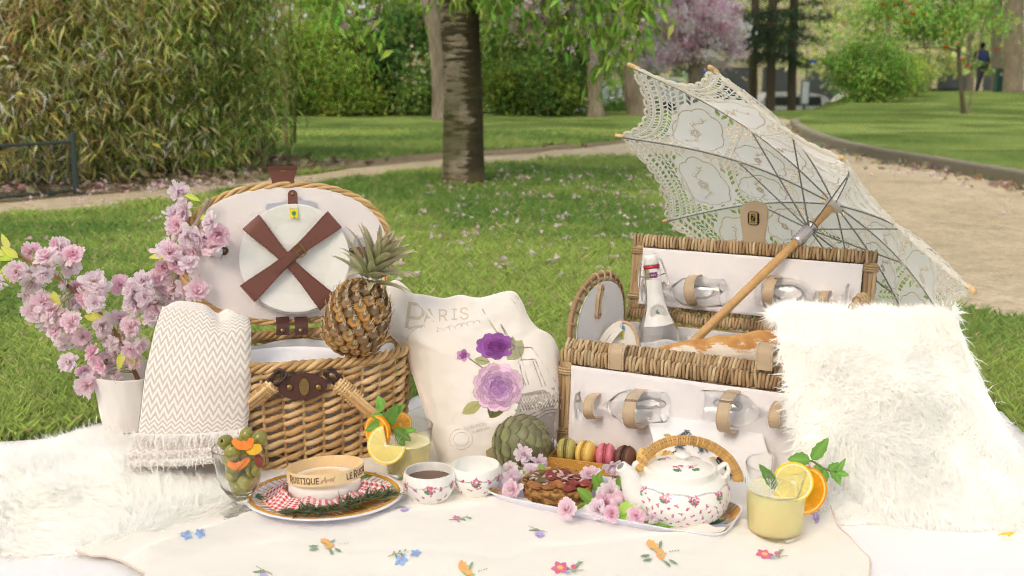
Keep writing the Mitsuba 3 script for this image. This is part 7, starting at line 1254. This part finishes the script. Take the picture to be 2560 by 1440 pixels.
for (px, py, dx, dz, dy, L, W, c) in ((1488, 1262, -1, -.35, -.4, .052, .024, .8), (1480, 1255, -.7, .8, -.2, .034, .018, 1), (1540, 1288, .75, .8, -.3, .056, .016, 1.8), (1545, 1292, 1, -.1, -.4, .055, .016, 1.3), (1535, 1205, -.1, -1, -.1, .022, .010, 1), (1490, 1225, .2, 1, 0, .03, .018, .8), (1540, 1245, .2, .9, .1, .04, .018, .7), (1565, 1300, 1, .02, -.3, .075, .012, 1.0), (1500, 1238, -.3, .9, .1, .035, .016, .8), (1590, 1302, 1, -.04, -.3, .06, .014, .7)): put_leaf(BT, px, py, 1.605, (dx, dy, dz), L, W, G3 * c, .12, .06)
for (px, py, dx, dz, L) in ((1345, 1160, .5, -.5, .02), (1290, 1180, .8, -.1, .025)): put_leaf(BT2, px, py, 1.66, (dx, -.2, dz), L, L * .4, G3, .15)
# ---------------------------------------------------------------- macaron box, jar, gift bag
ma_ = -0.36; mx, my = np.array([math.cos(ma_), math.sin(ma_), 0]), np.array([-math.sin(ma_), math.cos(ma_), 0]); mo = at(1367, 1192, 1.735); mo[2] = .017; bh = at(1367, 1141, mo[1])[2] - mo[2]; bL, bW = .232, .058
MX = thing('macaron_box', 'open ochre gift box holding a row of macarons', 'box'); OCH = S(205, 150, 62); Rm_ = np.column_stack([mx, my, oz])
for (x, y, sx, sy) in ((bL / 2, 0, bL, .003), (bL / 2, bW, bL, .003)): part(MX, 'side', xf(rbox(sx, sy, bh, .0008), mat4(Rm_, mo + mx * x + my * y + oz * bh / 2)), 'satin', vnoise(OCH, .06, 20.))
for x in (.0016, bL - .0016): part(MX, 'end', xf(rbox(.003, bW - .0034, bh - .001, .0008), mat4(Rm_, mo + mx * x + my * bW / 2 + oz * bh / 2)), 'satin', OCH)
part(MX, 'floor', xf(rbox(bL - .008, bW - .004, .002, .0008), mat4(Rm_, mo + mx * bL / 2 + my * bW / 2 + oz * .003)), 'satin', OCH * .9)
part(MX, 'lid_edge', xf(rbox(.17, .004, .03, .001), mat4(Rm_, mo + mx * .26 + my * (bW + .020) + oz * (bh + .006))), 'satin', S(240, 180, 70))
m = MB()
for i in range(34): x, z = (rng.normal() * .010 + .022, bh * .62 + rng.normal() * .008) if i < 16 else ((rng.normal() * .006 + .062, bh * .86) if i < 22 else (rng.uniform(.01, .14), rng.uniform(.3, .95) * bh)); m.add(xf(lathe([(0, 0), (.0009, 0), (.0006, .0003), (0, .0004)], 8), mat4(frame(-my), mo + mx * x + oz * z - my * .0016)), S(240, 200, 215))
part(MX, 'printed_dots', m.get(), 'satin', kind='stuff')
MC = [('pale green macaron at the end of the row beside the wicker edge', S(190, 180, 105), S(120, 110, 55)), ('yellow macaron between the green and the pink one', S(240, 205, 110), S(190, 140, 60)), ('pink macaron in the middle of the row', S(225, 130, 145), S(185, 85, 90)), ('dark brown chocolate macaron between pink and yellow ones', S(115, 78, 66), S(70, 44, 38)), ('yellow macaron right after the chocolate one', S(242, 208, 125), S(225, 165, 70)), ('pale yellow macaron at the end of the row beside the teapot handle', S(240, 205, 140), S(220, 165, 90))]
for i, (lab, c1, c2) in enumerate(MC):
    k = thing('macaron', lab, 'macaron'); c = mo + mx * (.026 + .0345 * i) + my * .027 + oz * (bh + .0045); ax = unit(mx + my * .12 * ((-1) ** i)); r_ = .0205; zs = np.array([0, .35, .75, 1.0])
    for sg in (-1, 1):
        fm = frame(ax * sg, oz); part(k, 'shell', xf(lathe([(0, .0035), (r_ * .92, .0035), (r_ * .99, .006), (r_ * .985, .0085), (r_ * .85, .0125), (r_ * .5, .0152), (0, .016)], 36), mat4(fm, c)), 'satin', vnoise(c1, .06, 80.)); part(k, 'ruffled_foot', xf(lathe([(r_ * .8, .0022), (r_ * 1.02, .0026), (r_ * 1.05, .004), (r_ * 1.0, .0055), (r_ * .9, .0058)], 60, lambda a, z: 1 + .035 * (meshkit.fbm(np.stack(np.broadcast_arrays(np.cos(a) * 9, np.sin(a) * 9, z * 300 + i), -1), 2) - .5) * 2), mat4(fm, c)), 'matte', vnoise(c1 * .85, .25, 300.))
    part(k, 'filling', xf(lathe([(0, -.0026), (r_ * .93, -.0026), (r_ * .96, 0), (r_ * .93, .0026), (0, .0026)], 36), mat4(frame(ax, oz), c)), 'satin', vnoise(c2, .3, 200.))
jc = at(1568, 1232, 1.690); jc[2] = .018; JR = thing('jam_jar', 'small jam jar with red and white lid behind the blossom and teapot spout', 'jar'); jh = at(1568, 1178, jc[1])[2] - jc[2]
part(JR, 'jar', xf(lathe([(0, 0), (.020, 0), (.0225, .003), (.0225, jh * .62), (.019, jh * .72), (0, jh * .72)], 32), mat4(t=jc)), 'glaze', S(150, 30, 45)); part(JR, 'lid', xf(lathe([(.0225, jh * .66), (.0245, jh * .68), (.0245, jh * .93), (.0235, jh * .98), (0, jh)], 40, lambda a, z: 1 + .012 * np.cos(a * 20)), mat4(t=jc)), 'satin', lambda v: np.where((np.sin((v[:, 0] - jc[0]) * 900 + (v[:, 2] - jc[2]) * 500) > .1)[:, None], [[.80, .78, .78]], [[.62, .06, .08]]))
# gift bag lying behind the teapot
GBG = thing('gift_bag', 'white paper gift bag with black ink drawing and dark ribbon handles behind the teapot', 'gift bag'); ga_ = -0.40; gx_, gy_ = np.array([math.cos(ga_), math.sin(ga_), 0]), np.array([-math.sin(ga_), math.cos(ga_), 0]); go = at(1640, 1215, 1.690); go[2] = .018; ge = at(1900, 1262, 1.60); gn = unit(-gy_ + oz * .35); gu = unit(oz + gy_ * .35)
part(GBG, 'front', xf(rbox(.195, .068, .003, .001), mat4(np.column_stack([gx_, gu, np.cross(gx_, gu)]), go + gx_ * .085 + gu * .030)), 'satin', np.array([.80, .80, .83])); gfl = unit(oz * .55 + gy_ * .85); gf0 = go + gu * .063 + gx_ * (-.012)
v, f = vf(trimesh.creation.extrude_polygon(Polygon([(.0, 0), (.19, 0), (.165, .060), (.10, .072), (.02, .088), (-.022, .045)]), .002, engine='earcut')); part(GBG, 'flap', (gf0 + np.outer(v[:, 0], gx_) + np.outer(v[:, 1], gfl) + np.outer(v[:, 2], np.cross(gx_, gfl)), f), 'satin', np.array([.81, .81, .83]), smooth=40)
part(GBG, 'side', xf(rbox(.003, .066, .05, .001), mat4(np.column_stack([gx_, gu, np.cross(gx_, gu)]), go + gx_ * .183 + gu * .030 - np.cross(gx_, gu) * .028)), 'satin', np.array([.78, .78, .81]))
gn_ = np.cross(gx_, gu); gq = lambda px, py, off=.0022: onp(px, py, go + gn_ * off, gn_); gff = np.cross(gx_, gfl); gl = lambda px, py, off=.0026: onp(px, py, gf0 + gff * off, gff)
m_ = meshkit.text_mesh('HERMÉ', .0085, .0004); v, f = vf(m_); o = gq(1790, 1196, .0018); part(GBG, 'lettering', (o + np.outer(v[:, 0] * 1.35, gx_) + np.outer(v[:, 1], gu) + np.outer(v[:, 2], gn_), f), 'matte', (.30, .30, .32), smooth=False)
BRN = S(60, 44, 42)
part(GBG, 'ribbon', tube(spline([gq(1612, 1160, .006), gq(1636, 1152, .010), gq(1660, 1142, .010), gq(1692, 1130, .006)], 16), .0030, 6, flat=.4), 'cloth', BRN); part(GBG, 'ribbon', tube(spline([gq(1612, 1172, .006), gq(1625, 1178, .008), gq(1636, 1176, .006)], 12), .0026, 6, flat=.4), 'cloth', BRN)
part(GBG, 'ribbon', tube(spline([gq(1806, 1168, .006), gq(1792, 1152, .010), gq(1797, 1146, .011), gq(1808, 1160, .010), gq(1822, 1180, .010), gq(1835, 1190, .010), gq(1846, 1190, .006)], 30), .0030, 6, flat=.4), 'cloth', BRN)
for (x, y) in ((1668, 1088), (1702, 1142), (1783, 1146)): part(GBG, 'printed_dot', plate2d(affinity.scale(Point(0, 0).buffer(.004), 1.5, .8), gl(x, y), gx_, gfl, gff, .0004), 'satin', S(200, 175, 120))
m = MB()
for (cx, cy) in ((1712, 1086), (1745, 1108), (1760, 1122), (1700, 1112)):
    for i in range(16): a = rng.uniform(0, 2 * PI); l = rng.uniform(8, 24); q = [gl(cx + rng.normal() * 3 + l * t * math.cos(a), cy + l * t * .55 * math.sin(a) + 3 * math.sin(t * 5 + i), .0030) for t in np.linspace(.15, 1, 6)]; m.add(tube(q, .0008, 4), (.10, .12, .14))
part(GBG, 'ink_drawing', m.get(), 'matte', kind='stuff')

# ---------------------------------------------------------------- in the hamper: bottle, baguette, lined pouch
bc = at(1648, 872, 2.03); bz0 = .022; zt = at(1625, 636, 2.03)[2]; bax = unit(at(1626, 640, 2.035) - at(1650, 870, 2.025)); b0_ = at(1650, 870, 2.025); b0_ = b0_ - bax * (b0_[2] - .026) / bax[2]; BLn = (zt - b0_[2]) / bax[2]
BT_ = thing('swing_top_bottle', 'clear glass swing top bottle standing in the wicker hamper', 'bottle'); bm4 = mat4(frame(bax), b0_); k = BLn / .30; w = .041
o_ = [(0, .002), (w * .9, 0), (w, .004), (w, .135), (w * .98, .150), (w * .86, .170), (w * .62, .192), (w * .50, .205), (.0172, .225), (.0158, .262), (.0175, .264), (.0175, .270), (.0155, .272), (.0152, .280), (.0110, .2805)]; i_ = [(.0108, .27), (.0122, .226), (w * .5 - .0035, .205), (w * .86 - .003, .17), (w - .003, .135), (w - .003, .010), (0, .008)]
part(BT_, 'glass', xf(lathe([(r, z * k) for r, z in o_ + i_], 64), bm4), 'glass'); wl = .172
part(BT_, 'stopper', xf(lathe([(0, .279 * k), (.0135, .280 * k), (.0150, .283 * k), (.0150, .293 * k), (.0125, .2985 * k), (0, .2995 * k)], 32), bm4), 'glaze', (.80, .80, .80)); part(BT_, 'seal', xf(lathe([(0, .2745 * k), (.0150, .2745 * k), (.0165, .277 * k), (.0150, .2798 * k), (0, .2798 * k)], 32), bm4), 'satin', S(210, 40, 50))
loc = lambda a, r, z: (bm4[:3, :3] @ np.array([r * math.cos(a), r * math.sin(a), z * k])) + b0_
def hoop(a0): return None
side = unit(np.cross(bax, [0, -1, 0])); fr2 = np.cross(side, bax); W_ = lambda x, y, z: b0_ + side * x - np.cross(bax, side) * y + bax * z * k
for sg in (-1, 1): part(BT_, 'wire', tube(spline([W_(sg * .0165, 0, .290), W_(sg * .020, 0, .284), W_(sg * .0245, 0, .268), W_(sg * .0285, .004, .250), W_(sg * .0290, .006, .243), W_(sg * .024, .006, .240), W_(sg * .0195, .006, .249)], 30), .0013, 7), 'steel')
part(BT_, 'wire', tube(spline([W_(-.0245, .002, .262), W_(-.018, -.014, .258), W_(0, -.0205, .256), W_(.018, -.014, .258), W_(.0245, .002, .262)], 30), .0013, 7), 'steel')
def wraplab(z0, z1, half, rr, off): 
    a = np.linspace(-half, half, 24); z = np.linspace(z0, z1, 18); A_2, Z_ = np.meshgrid(a, z); r_ = np.interp(Z_, [p[1] for p in o_[2:11]], [p[0] for p in o_[2:11]]) + off; X_, Y_ = r_ * np.sin(A_2), r_ * np.cos(A_2); P_ = b0_ + X_[..., None] * side - Y_[..., None] * np.cross(bax, side) + (Z_ * k)[..., None] * bax; nu = 24; i, j = np.meshgrid(np.arange(17), np.arange(23), indexing='ij'); q = (i * nu + j).ravel(); return P_.reshape(-1, 3), np.stack([q, q + 1, q + nu + 1, q + nu], 1)
if np.dot(-np.cross(bax, side), [0, -1, 0]) < 0: pass
part(BT_, 'label', wraplab(.172, .255, .95, 0, .0012), 'satin', (.80, .80, .80)); lq = lambda z, off: W_(0, -(np.interp(z, [p[1] for p in o_[2:11]], [p[0] for p in o_[2:11]]) + off), z) if np.dot(W_(0, -.01, 0) - W_(0, 0, 0), [0, -1, 0]) > 0 else W_(0, (np.interp(z, [p[1] for p in o_[2:11]], [p[0] for p in o_[2:11]]) + off), z)
nf = unit(lq(.2, .01) - W_(0, 0, .2)); part(BT_, 'neck_print', plate2d(sbox(-.007, -.0045, .007, .0045).buffer(.0008), lq(.252, .0026) + bax * .012 , side, bax, nf, .0005), 'satin', S(120, 60, 120)); part(BT_, 'neck_lettering', (lambda m_: (lq(.252, .0033) + bax * .0105 - side * .0055 + np.outer(m_[0][:, 0], side) + np.outer(m_[0][:, 1], bax) + np.outer(m_[0][:, 2], nf), m_[1]))(vf(meshkit.text_mesh('Elixia', .0030, .0003))), 'satin', (.8, .8, .8), smooth=False)
cr = lq(.198, .0034) + nf * .002; part(BT_, 'round_print', plate2d(affinity.scale(Point(0, 0).buffer(.016), 1, 1), cr, side, unit(bax + nf * .35), unit(nf - bax * .35), .0005), 'satin', (.82, .82, .82))
m = MB()
for txt, a0, dirn in (('LORINESS', 2.5, -1), ('ARTISANALE', 3.75, 1)):
    for i, ch in enumerate(txt): a = a0 + dirn * i * .28; mt = meshkit.text_mesh(ch, .0026, .0003); v, f = vf(mt); up2 = unit(bax + nf * .35); n2 = unit(nf - bax * .35); er = np.array([math.cos(a), math.sin(a)]); tdir = np.array([math.sin(a), -math.cos(a)]) * (1 if dirn < 0 else -1); ud = er if dirn < 0 else -er; q = er * .0125; xy = q + np.outer(v[:, 0] - .001, tdir) + np.outer(v[:, 1] - .0013, ud); m.add((cr + np.outer(xy[:, 0], side) + np.outer(xy[:, 1], up2) + np.outer(v[:, 2] + .0007, n2), f), (.3, .32, .32))
for i in range(6): m.add(plate2d(put2(lens(.006, .0028), 0, 0, 100 + 40 * i), cr, side, unit(bax + nf * .35), unit(nf - bax * .35), .0009 + .0001 * i), S(90, 160, 110) if i % 2 else S(150, 190, 210))
part(BT_, 'round_print_lettering', m.get(), 'satin', smooth=False)
# cloth napkin around the bottle foot, and pouch with loops
part_k = thing('napkin', 'white cloth napkin tucked round the foot of the glass bottle', 'napkin')
def nap(u, v):
    a = PI * (.98 + 1.04 * u) ; r_ = .046 + .006 * v + .003 * np.sin(a * 7 + v * 3); c = at(1652, 862, 2.02); return np.stack([c[0] + r_ * np.cos(a) * 1.05, c[1] + r_ * np.sin(a), c[2] - .035 + .052 * v + .006 * np.sin(a * 3)], -1)
mesh, _ = grid(40, 10, nap); put(part_k, thick(mesh, .002), 'linen', WHITE * .95)
PU = thing('lined_pouch', 'cream lined cutlery pouch with a looped strap standing in the hamper beside the bottle', 'pouch'); pb0 = hp(.036, .16, .10); pfn = unit(-hy * .75 + hx * .25 + oz * .25); pex = unit(np.cross(pfn, oz) * -1); pex = pex if pex[0] > 0 else -pex; pey = np.cross(pfn, pex); pey = pey if pey[2] > 0 else -pey
pq = lambda px, py, off=0.0: onp(px, py, at(1545, 860, 2.0) + pfn * off, pfn); o = pq(1548, 925); L2 = lambda px, py: np.array([np.dot(pq(px, py) - o, pex), np.dot(pq(px, py) - o, pey)])
outl = [L2(*q) for q in ((1488, 930), (1497, 875), (1512, 838), (1532, 815), (1553, 806), (1575, 812), (1590, 835), (1596, 870), (1594, 930))]; pg = Polygon(spline(outl, 40)).buffer(0); part(PU, 'front', plate2d(pg, o, pex, pey, pfn, .008), 'linen', CREAM * .97, smooth=40); part(PU, 'edge', tube(o + pfn * .008 + np.outer(np.array(pg.exterior.coords)[:-1, 0], pex) + np.outer(np.array(pg.exterior.coords)[:-1, 1], pey), .0035, 8, True), 'satin', BEI * 1.1)
t = spline([pq(1492, 900, .014), pq(1500, 865, .020), pq(1520, 832, .022), pq(1545, 812, .018), pq(1556, 812, .012)], 20); part(PU, 'strap', strip(t, pfn, unit(np.cross(np.gradient(t, axis=0), pfn)), .012, .002), 'satin', CREAM * .95, smooth=40); t2 = spline([pq(1505, 905, .016), pq(1514, 872, .022), pq(1532, 842, .024), pq(1552, 820, .018)], 20); part(PU, 'strap', strip(t2, pfn, unit(np.cross(np.gradient(t2, axis=0), pfn)), .010, .002), 'satin', CREAM * .97, smooth=40)
for i, c in enumerate((S(60, 140, 200), S(235, 215, 60), S(160, 170, 60))): part(PU, 'tag', plate2d(sbox(-.0025, -.004, .0025, .004), pq(1558 - i * 1.5, 820 + 11 * i, .0105), pex, pey, pfn, .0008), 'satin', c)
bl = pq(1502, 880, .02); t = np.linspace(0, 2 * PI, 24, endpoint=False); part(PU, 'leather_roll', xf(lathe([(0, 0), (.014, 0), (.015, .001), (.015, .026), (.0135, .026), (.0135, .002), (0, .002)], 28), mat4(frame(unit(oz + hx * .1)), bl - oz * .016)), 'leather', BEI)
def bread_fn(p, n, uv):
    a = fbm(p.x * 26, p.y * 26, p.z * 40, 4); b = fbm(p.x * 70 + 4, p.y * 70, p.z * 90, 3); g = mix([0.46, 0.21, 0.065], [0.62, 0.36, 0.14], smoothstep(0.3, 0.7, a)); return mix(g, [0.80, 0.74, 0.64], 0.9 * smoothstep(0.50, 0.62, 0.5 * a + 0.5 * b - 0.20 * n.y - 0.20 * n.z + 0.02))
mat('bread', dict(type='bumpmap', nested_texture=proc(lambda p, n, uv: 0.002 * fbm(p.x * 60, p.y * 60, p.z * 60, 3), eps=5e-4), scale=1.0, bsdf=two(base_color=proc(bread_fn), roughness=0.75, specular=0.25)))
BG = thing('baguette', 'floury baguette lying across the open hamper', 'baguette'); p = spline([hp(.115, .085, hh_ - .022), hp(.19, .095, hh_ - .012), hp(.28, .105, hh_ + .000), hp(.38, .115, hh_ + .012), hp(.47, .125, hh_ + .018)], 80); s = np.linspace(0, 1, 80); nb_ = 36; r_ = (.012 + .024 * np.clip(s / .7, 0, 1)) * np.clip(1 - np.abs(2 * s - 1) ** 4, 0, 1) ** .5 + .0012
v, f = tube(p, r_, nb_, up=[0, 0, 1]); a = np.arange(nb_) * 2 * PI / nb_; slash = np.zeros(80 * nb_)
for j in range(5): slash += np.exp(-(((np.repeat(s, nb_) - .15 - .18 * j) * 9 - (np.tile(np.cos(a - .3), 80)) * 1.0) / .35) ** 2) * (np.tile(np.cos(a), 80) > -.1)
ax_ = np.repeat(p, nb_, 0); v[:-2] = ax_ + (v[:-2] - ax_) * (1 + .10 * slash + .10 * (meshkit.fbm(v[:-2] * 30, 3) - .5))[:, None]; uvv = np.vstack([np.c_[np.repeat(s, nb_), np.tile((np.sin(a) + 1) / 2, 80)], [[0, .5], [1, .5]]]); put(BG, (v, f), 'bread', uv=uvv)

# ---------------------------------------------------------------- lace parasol
PS = thing('lace_parasol', 'open cream lace parasol lying on its side behind the hamper', 'parasol'); PSK = .96; Ap = at(2090, 508, 2.147 * PSK); pnv = unit([.33, .135, .287]); e1 = unit(np.cross(pnv, [0, 0, 1])); e2 = np.cross(pnv, e1); kk = np.arange(10) * .62832 + 3.141; tips = Ap - pnv * .143 * PSK + .472 * PSK * (np.outer(np.cos(kk), e1) + np.outer(np.sin(kk), e2))
fix = {0: (1665, 552), 1: (1548, 340), 2: (1580, 165), 3: (1780, 172), 4: (2105, 395), 5: (2430, 725), 6: (2418, 905)}
for i, q in fix.items(): d = unit(ray(*q)); o = np.array([0, 0, H]); tips[i] = o + d * np.dot(tips[i] - o, d)
for i in range(10):
    if tips[i, 2] < .03: tips[i, 2] = .03
def rib(i, s):
    """point on rib i, bowed outwards"""
    t = tips[i % 10]; s = np.asarray(s)[..., None]; return Ap + (t - Ap) * s + pnv * (.030 * np.sin(PI * np.clip(s, 0, 1)) ** 1.0)
STEEL_ = (.20, .19, .18)
for i in range(10):
    part(PS, 'rib', tube(rib(i, np.linspace(.03, .985, 20)) - pnv * .004, .0013, 6), 'satin', STEEL_); d = unit(tips[i] - rib(i, .9)); k_ = part(PS, 'rib_tip', xf(lathe([(0, 0), (.0035, 0), (.0040, .004), (.0042, .020), (.0036, .025), (0, .026)], 14), mat4(frame(d), tips[i] - d * .016)), 'satin', vnoise(S(236, 196, 140), .12, 90.))
hend = at(1730, 858, 1.925); sdv = unit(Ap - hend); 
run = hend + sdv * np.linalg.norm(Ap - hend) * .775; hand = hend - sdv * .05
WOOD = S(212, 160, 92)
mat('wood', two(base_color=proc(lambda p, n, uv: mix([0.46, 0.26, 0.10], [0.62, 0.39, 0.17], fbm(p.x * 60 + p.z * 20, p.y * 60, p.z * 14, 3))), roughness=0.35, specular=0.5, clearcoat=0.4))
part(PS, 'shaft', tube([hand, run, Ap - sdv * .004], [.0082, .0082, .0078], 20), 'wood'); part(PS, 'runner', xf(lathe([(0, -.002), (.0105, -.002), (.0105, .004), (.0118, .006), (.0118, .034), (.0105, .036), (.0105, .040), (.013, .042), (.013, .047), (0, .047)], 28), mat4(frame(sdv), run - sdv * .024)), 'steel')
part(PS, 'crown_collar', xf(lathe([(0, -.014), (.013, -.014), (.020, -.004), (.021, .006), (0, .012)], 24, lambda a, z: 1 + .08 * np.cos(a * 12)), mat4(frame(pnv), Ap)), 'cloth', (.72, .70, .66)); part(PS, 'ferrule', tube([Ap + pnv * .008, Ap + pnv * .05], [.006, .004], 14), 'wood')
for i in range(10): part(PS, 'stretcher', tube([run + sdv * .016 + unit(tips[i] - run) * .010, rib(i, .46) - pnv * .006], .0014, 6), 'satin', STEEL_); part(PS, 'joint', xf(ico(1), mat4(t=rib(i, .46) - pnv * .005, s=.0035)), 'satin', (.5, .45, .38))
# the canopy: ten gores of cloth with a lace border; holes are cut through the cloth
def gore(i, a, b):
    """a in 0..1 across the gore, b in 0..1 from crown to hem"""
    a, b = np.asarray(a), np.asarray(b); p = rib(i, b) * (1 - a)[..., None] + rib(i + 1, b) * a[..., None]; sag = (4 * a * (1 - a)); return p - pnv * (.018 * sag * np.sin(PI * b * .9) ** 1.0)[..., None] - (unit((tips[i % 10] + tips[(i + 1) % 10]) / 2 - Ap) * (.055 * sag * b ** 3)[..., None])
def medallion(x, y, rx, ry, n=8, dep=.10):
    t = np.linspace(0, 2 * PI, 64, endpoint=False); r = 1 + dep * np.abs(np.cos(t * n / 2)); return Polygon(np.c_[x + rx * r * np.cos(t), y + ry * r * np.sin(t)])
# gore plane coordinates: x = (a - .5) * b * WID, y = b * LEN in metres
LEN, WID = .49, .30
outer = Polygon([(-.5 * .07 * WID, .07 * LEN), (.5 * .07 * WID, .07 * LEN), (.5 * WID, LEN), (.3 * WID, LEN * .995), (.1 * WID, LEN * .997), (-.1 * WID, LEN * .997), (-.3 * WID, LEN * .995), (-.5 * WID, LEN)])
M1, M2 = medallion(0, .345, .074, .062), medallion(0, .185, .036, .058)
def holes(seed):
    r = np.random.default_rng(seed); hs = []
    def cells(y0, y1, ny, wfrac, slant, excl, px=.0085, fill=.66):
        for j in range(ny):
            y = y0 + (y1 - y0) * (j + .5) / ny; hy_ = (y1 - y0) / ny; half = y / LEN * WID / 2 - .006; n = max(1, int(2 * half / px))
            for i in range(n):
                x = -half + 2 * half * (i + .5) / n; sx = half * 2 / n; s = slant * (1 if (j % 2) else -1); h = Polygon([(x - sx * fill / 2 - s, y - hy_ * fill / 2), (x + sx * fill / 2 - s, y - hy_ * fill / 2), (x + sx * fill / 2 + s, y + hy_ * fill / 2), (x - sx * fill / 2 + s, y + hy_ * fill / 2)])
                if not excl.intersects(h): hs.append(h)
    solid = union_all([M1.buffer(.006), M2.buffer(.006)])
    cells(.475, .487, 1, 1, .0, Point(9, 9), .011, .55); cells(.452, .470, 1, 1, .0030, solid, .0125, .70); cells(.405, .446, 3, 1, .0040, solid, .0130, .74); cells(.252, .402, 9, 1, .0042, solid, .0125, .72); cells(.10, .248, 11, 1, .0028, solid, .0085, .62)
    t = [Point(x, .449).buffer(.004) for x in np.linspace(-.11, .11, 9)]
    return union_all(hs).buffer(-.0003)
HOL = holes(1); G2D = outer.difference(HOL)
mat('lace', dict(type='principledthin', base_color=VC, roughness=0.9, spec_trans=0.0, diff_trans=1.45, eta=1.2))
v2, f2 = flatpoly(G2D, .012)
# finer triangles where the cloth is whole
tm = trimesh.Trimesh(np.c_[v2, 0 * v2[:, 0]], f2, process=False); vv, ff = trimesh.remesh.subdivide_to_size(tm.vertices, tm.faces, .03); v2, f2 = vv[:, :2], ff
def togore(i, x, y, off=0.0): b = y / LEN; return gore(i, np.clip(x / np.maximum(b * WID, 1e-6) + .5, 0, 1), b) - pnv * off
LACE = np.array([.94, .915, .85]); thread = S(214, 190, 150)
def cord(pts, w): return LineString(pts).buffer(w)
emb = [M1.buffer(.0015).difference(M1.buffer(-.0005)), M2.buffer(.0013).difference(M2.buffer(-.0005)), medallion(0, .115, .02, .022).buffer(.001).difference(medallion(0, .115, .02, .022))]
fl_ = []
for (cx, cy, s) in ((0, .350, 1.0), (0, .19, .6)):
    t = np.linspace(0, 2 * PI, 24); fl_ += [cord(np.c_[cx + .011 * s * np.cos(t), cy + .011 * s * np.sin(t)], .0007), cord(np.c_[cx + .0055 * s * np.cos(t), cy + .0055 * s * np.sin(t)], .0006)] + [cord(np.c_[cx + s * (.011 + .005 * np.cos(t)) * math.cos(q) - s * .005 * np.sin(t) * math.sin(q), cy + s * (.011 + .005 * np.cos(t)) * math.sin(q) + s * .005 * np.sin(t) * math.cos(q)], .0006) for q in np.arange(5) * 1.257]
    for sx in (-1, 1):
        u = np.linspace(0, 1, 20); xs = cx + sx * s * (.014 + .040 * u); ys = cy + s * .012 * np.sin(u * 5.5) * (1 if sx > 0 else -1); fl_ += [cord(np.c_[xs, ys], .0007)] + [cord([(xs[j], ys[j]), (xs[j] + sx * .006 * s, ys[j] + .008 * s * q)], .0006) for j in (5, 9, 13, 17) for q in (-1, 1)]
emb2 = union_all(fl_)
for i in range(10):
    P_ = togore(i, v2[:, 0], v2[:, 1]); part(PS, 'canopy_panel', (P_, f2), 'lace', LACE)
    m = MB()
    for q, w_ in ((emb, thread), ([emb2], S(208, 178, 130))):
        for g_ in q: a_, b_ = flatpoly(g_, .012); m.add((togore(i, a_[:, 0], a_[:, 1], .0011), b_), w_)
    part(PS, 'embroidery', m.get(), 'cloth', smooth=False)
    m = MB()  # raised cords and scalloped hem
    for y, rr_ in ((.4485, .0017), (.472, .0015), (.249, .0012), (.4035, .0013)): xs = np.linspace(-.5, .5, 26) * y / LEN * WID; m.add(tube(togore(i, xs, y + 0 * xs), rr_, 5), LACE)
    for sx in np.linspace(-.42, .42, 8): ys = np.linspace(.405, .487, 8); m.add(tube(togore(i, sx * ys / LEN * WID, ys), .0011, 5), LACE)
    for j in range(8): t = np.linspace(0, PI, 8); xs = (-.44 + .88 * (j + .5) / 8) * WID + .0145 * np.cos(t); c_ = togore(i, (-.44 + .88 * (j + .5) / 8) * WID + 0 * t, LEN + 0 * t); dirn = unit((tips[i % 10] + tips[(i + 1) % 10]) / 2 - Ap); m.add(tube(togore(i, np.clip(xs, -.499 * WID, .499 * WID), LEN + 0 * t) + np.outer(np.sin(t) * .009, dirn), .0024, 6), LACE)
    m.add(tube(togore(i, np.linspace(-.5, .5, 24) * WID, np.full(24, LEN - .001)), .0022, 6), LACE)
    part(PS, 'lace_cords', m.get(), 'lace', kind='stuff')
c = G(2492, 1338, .014); m = MB(); m.add(leaves(np.random.default_rng(2), np.array([c, c + [.012, .004, .002]]), np.array([[1, -.2, .1], [1, .1, .05]]), .026, .012, S(250, 235, 110), jit=.05)); solo('yellow_petal', 'small yellow petal lying on the white sheet beside the fur throw', 'petal', m.get(), 'petal', smooth=False)
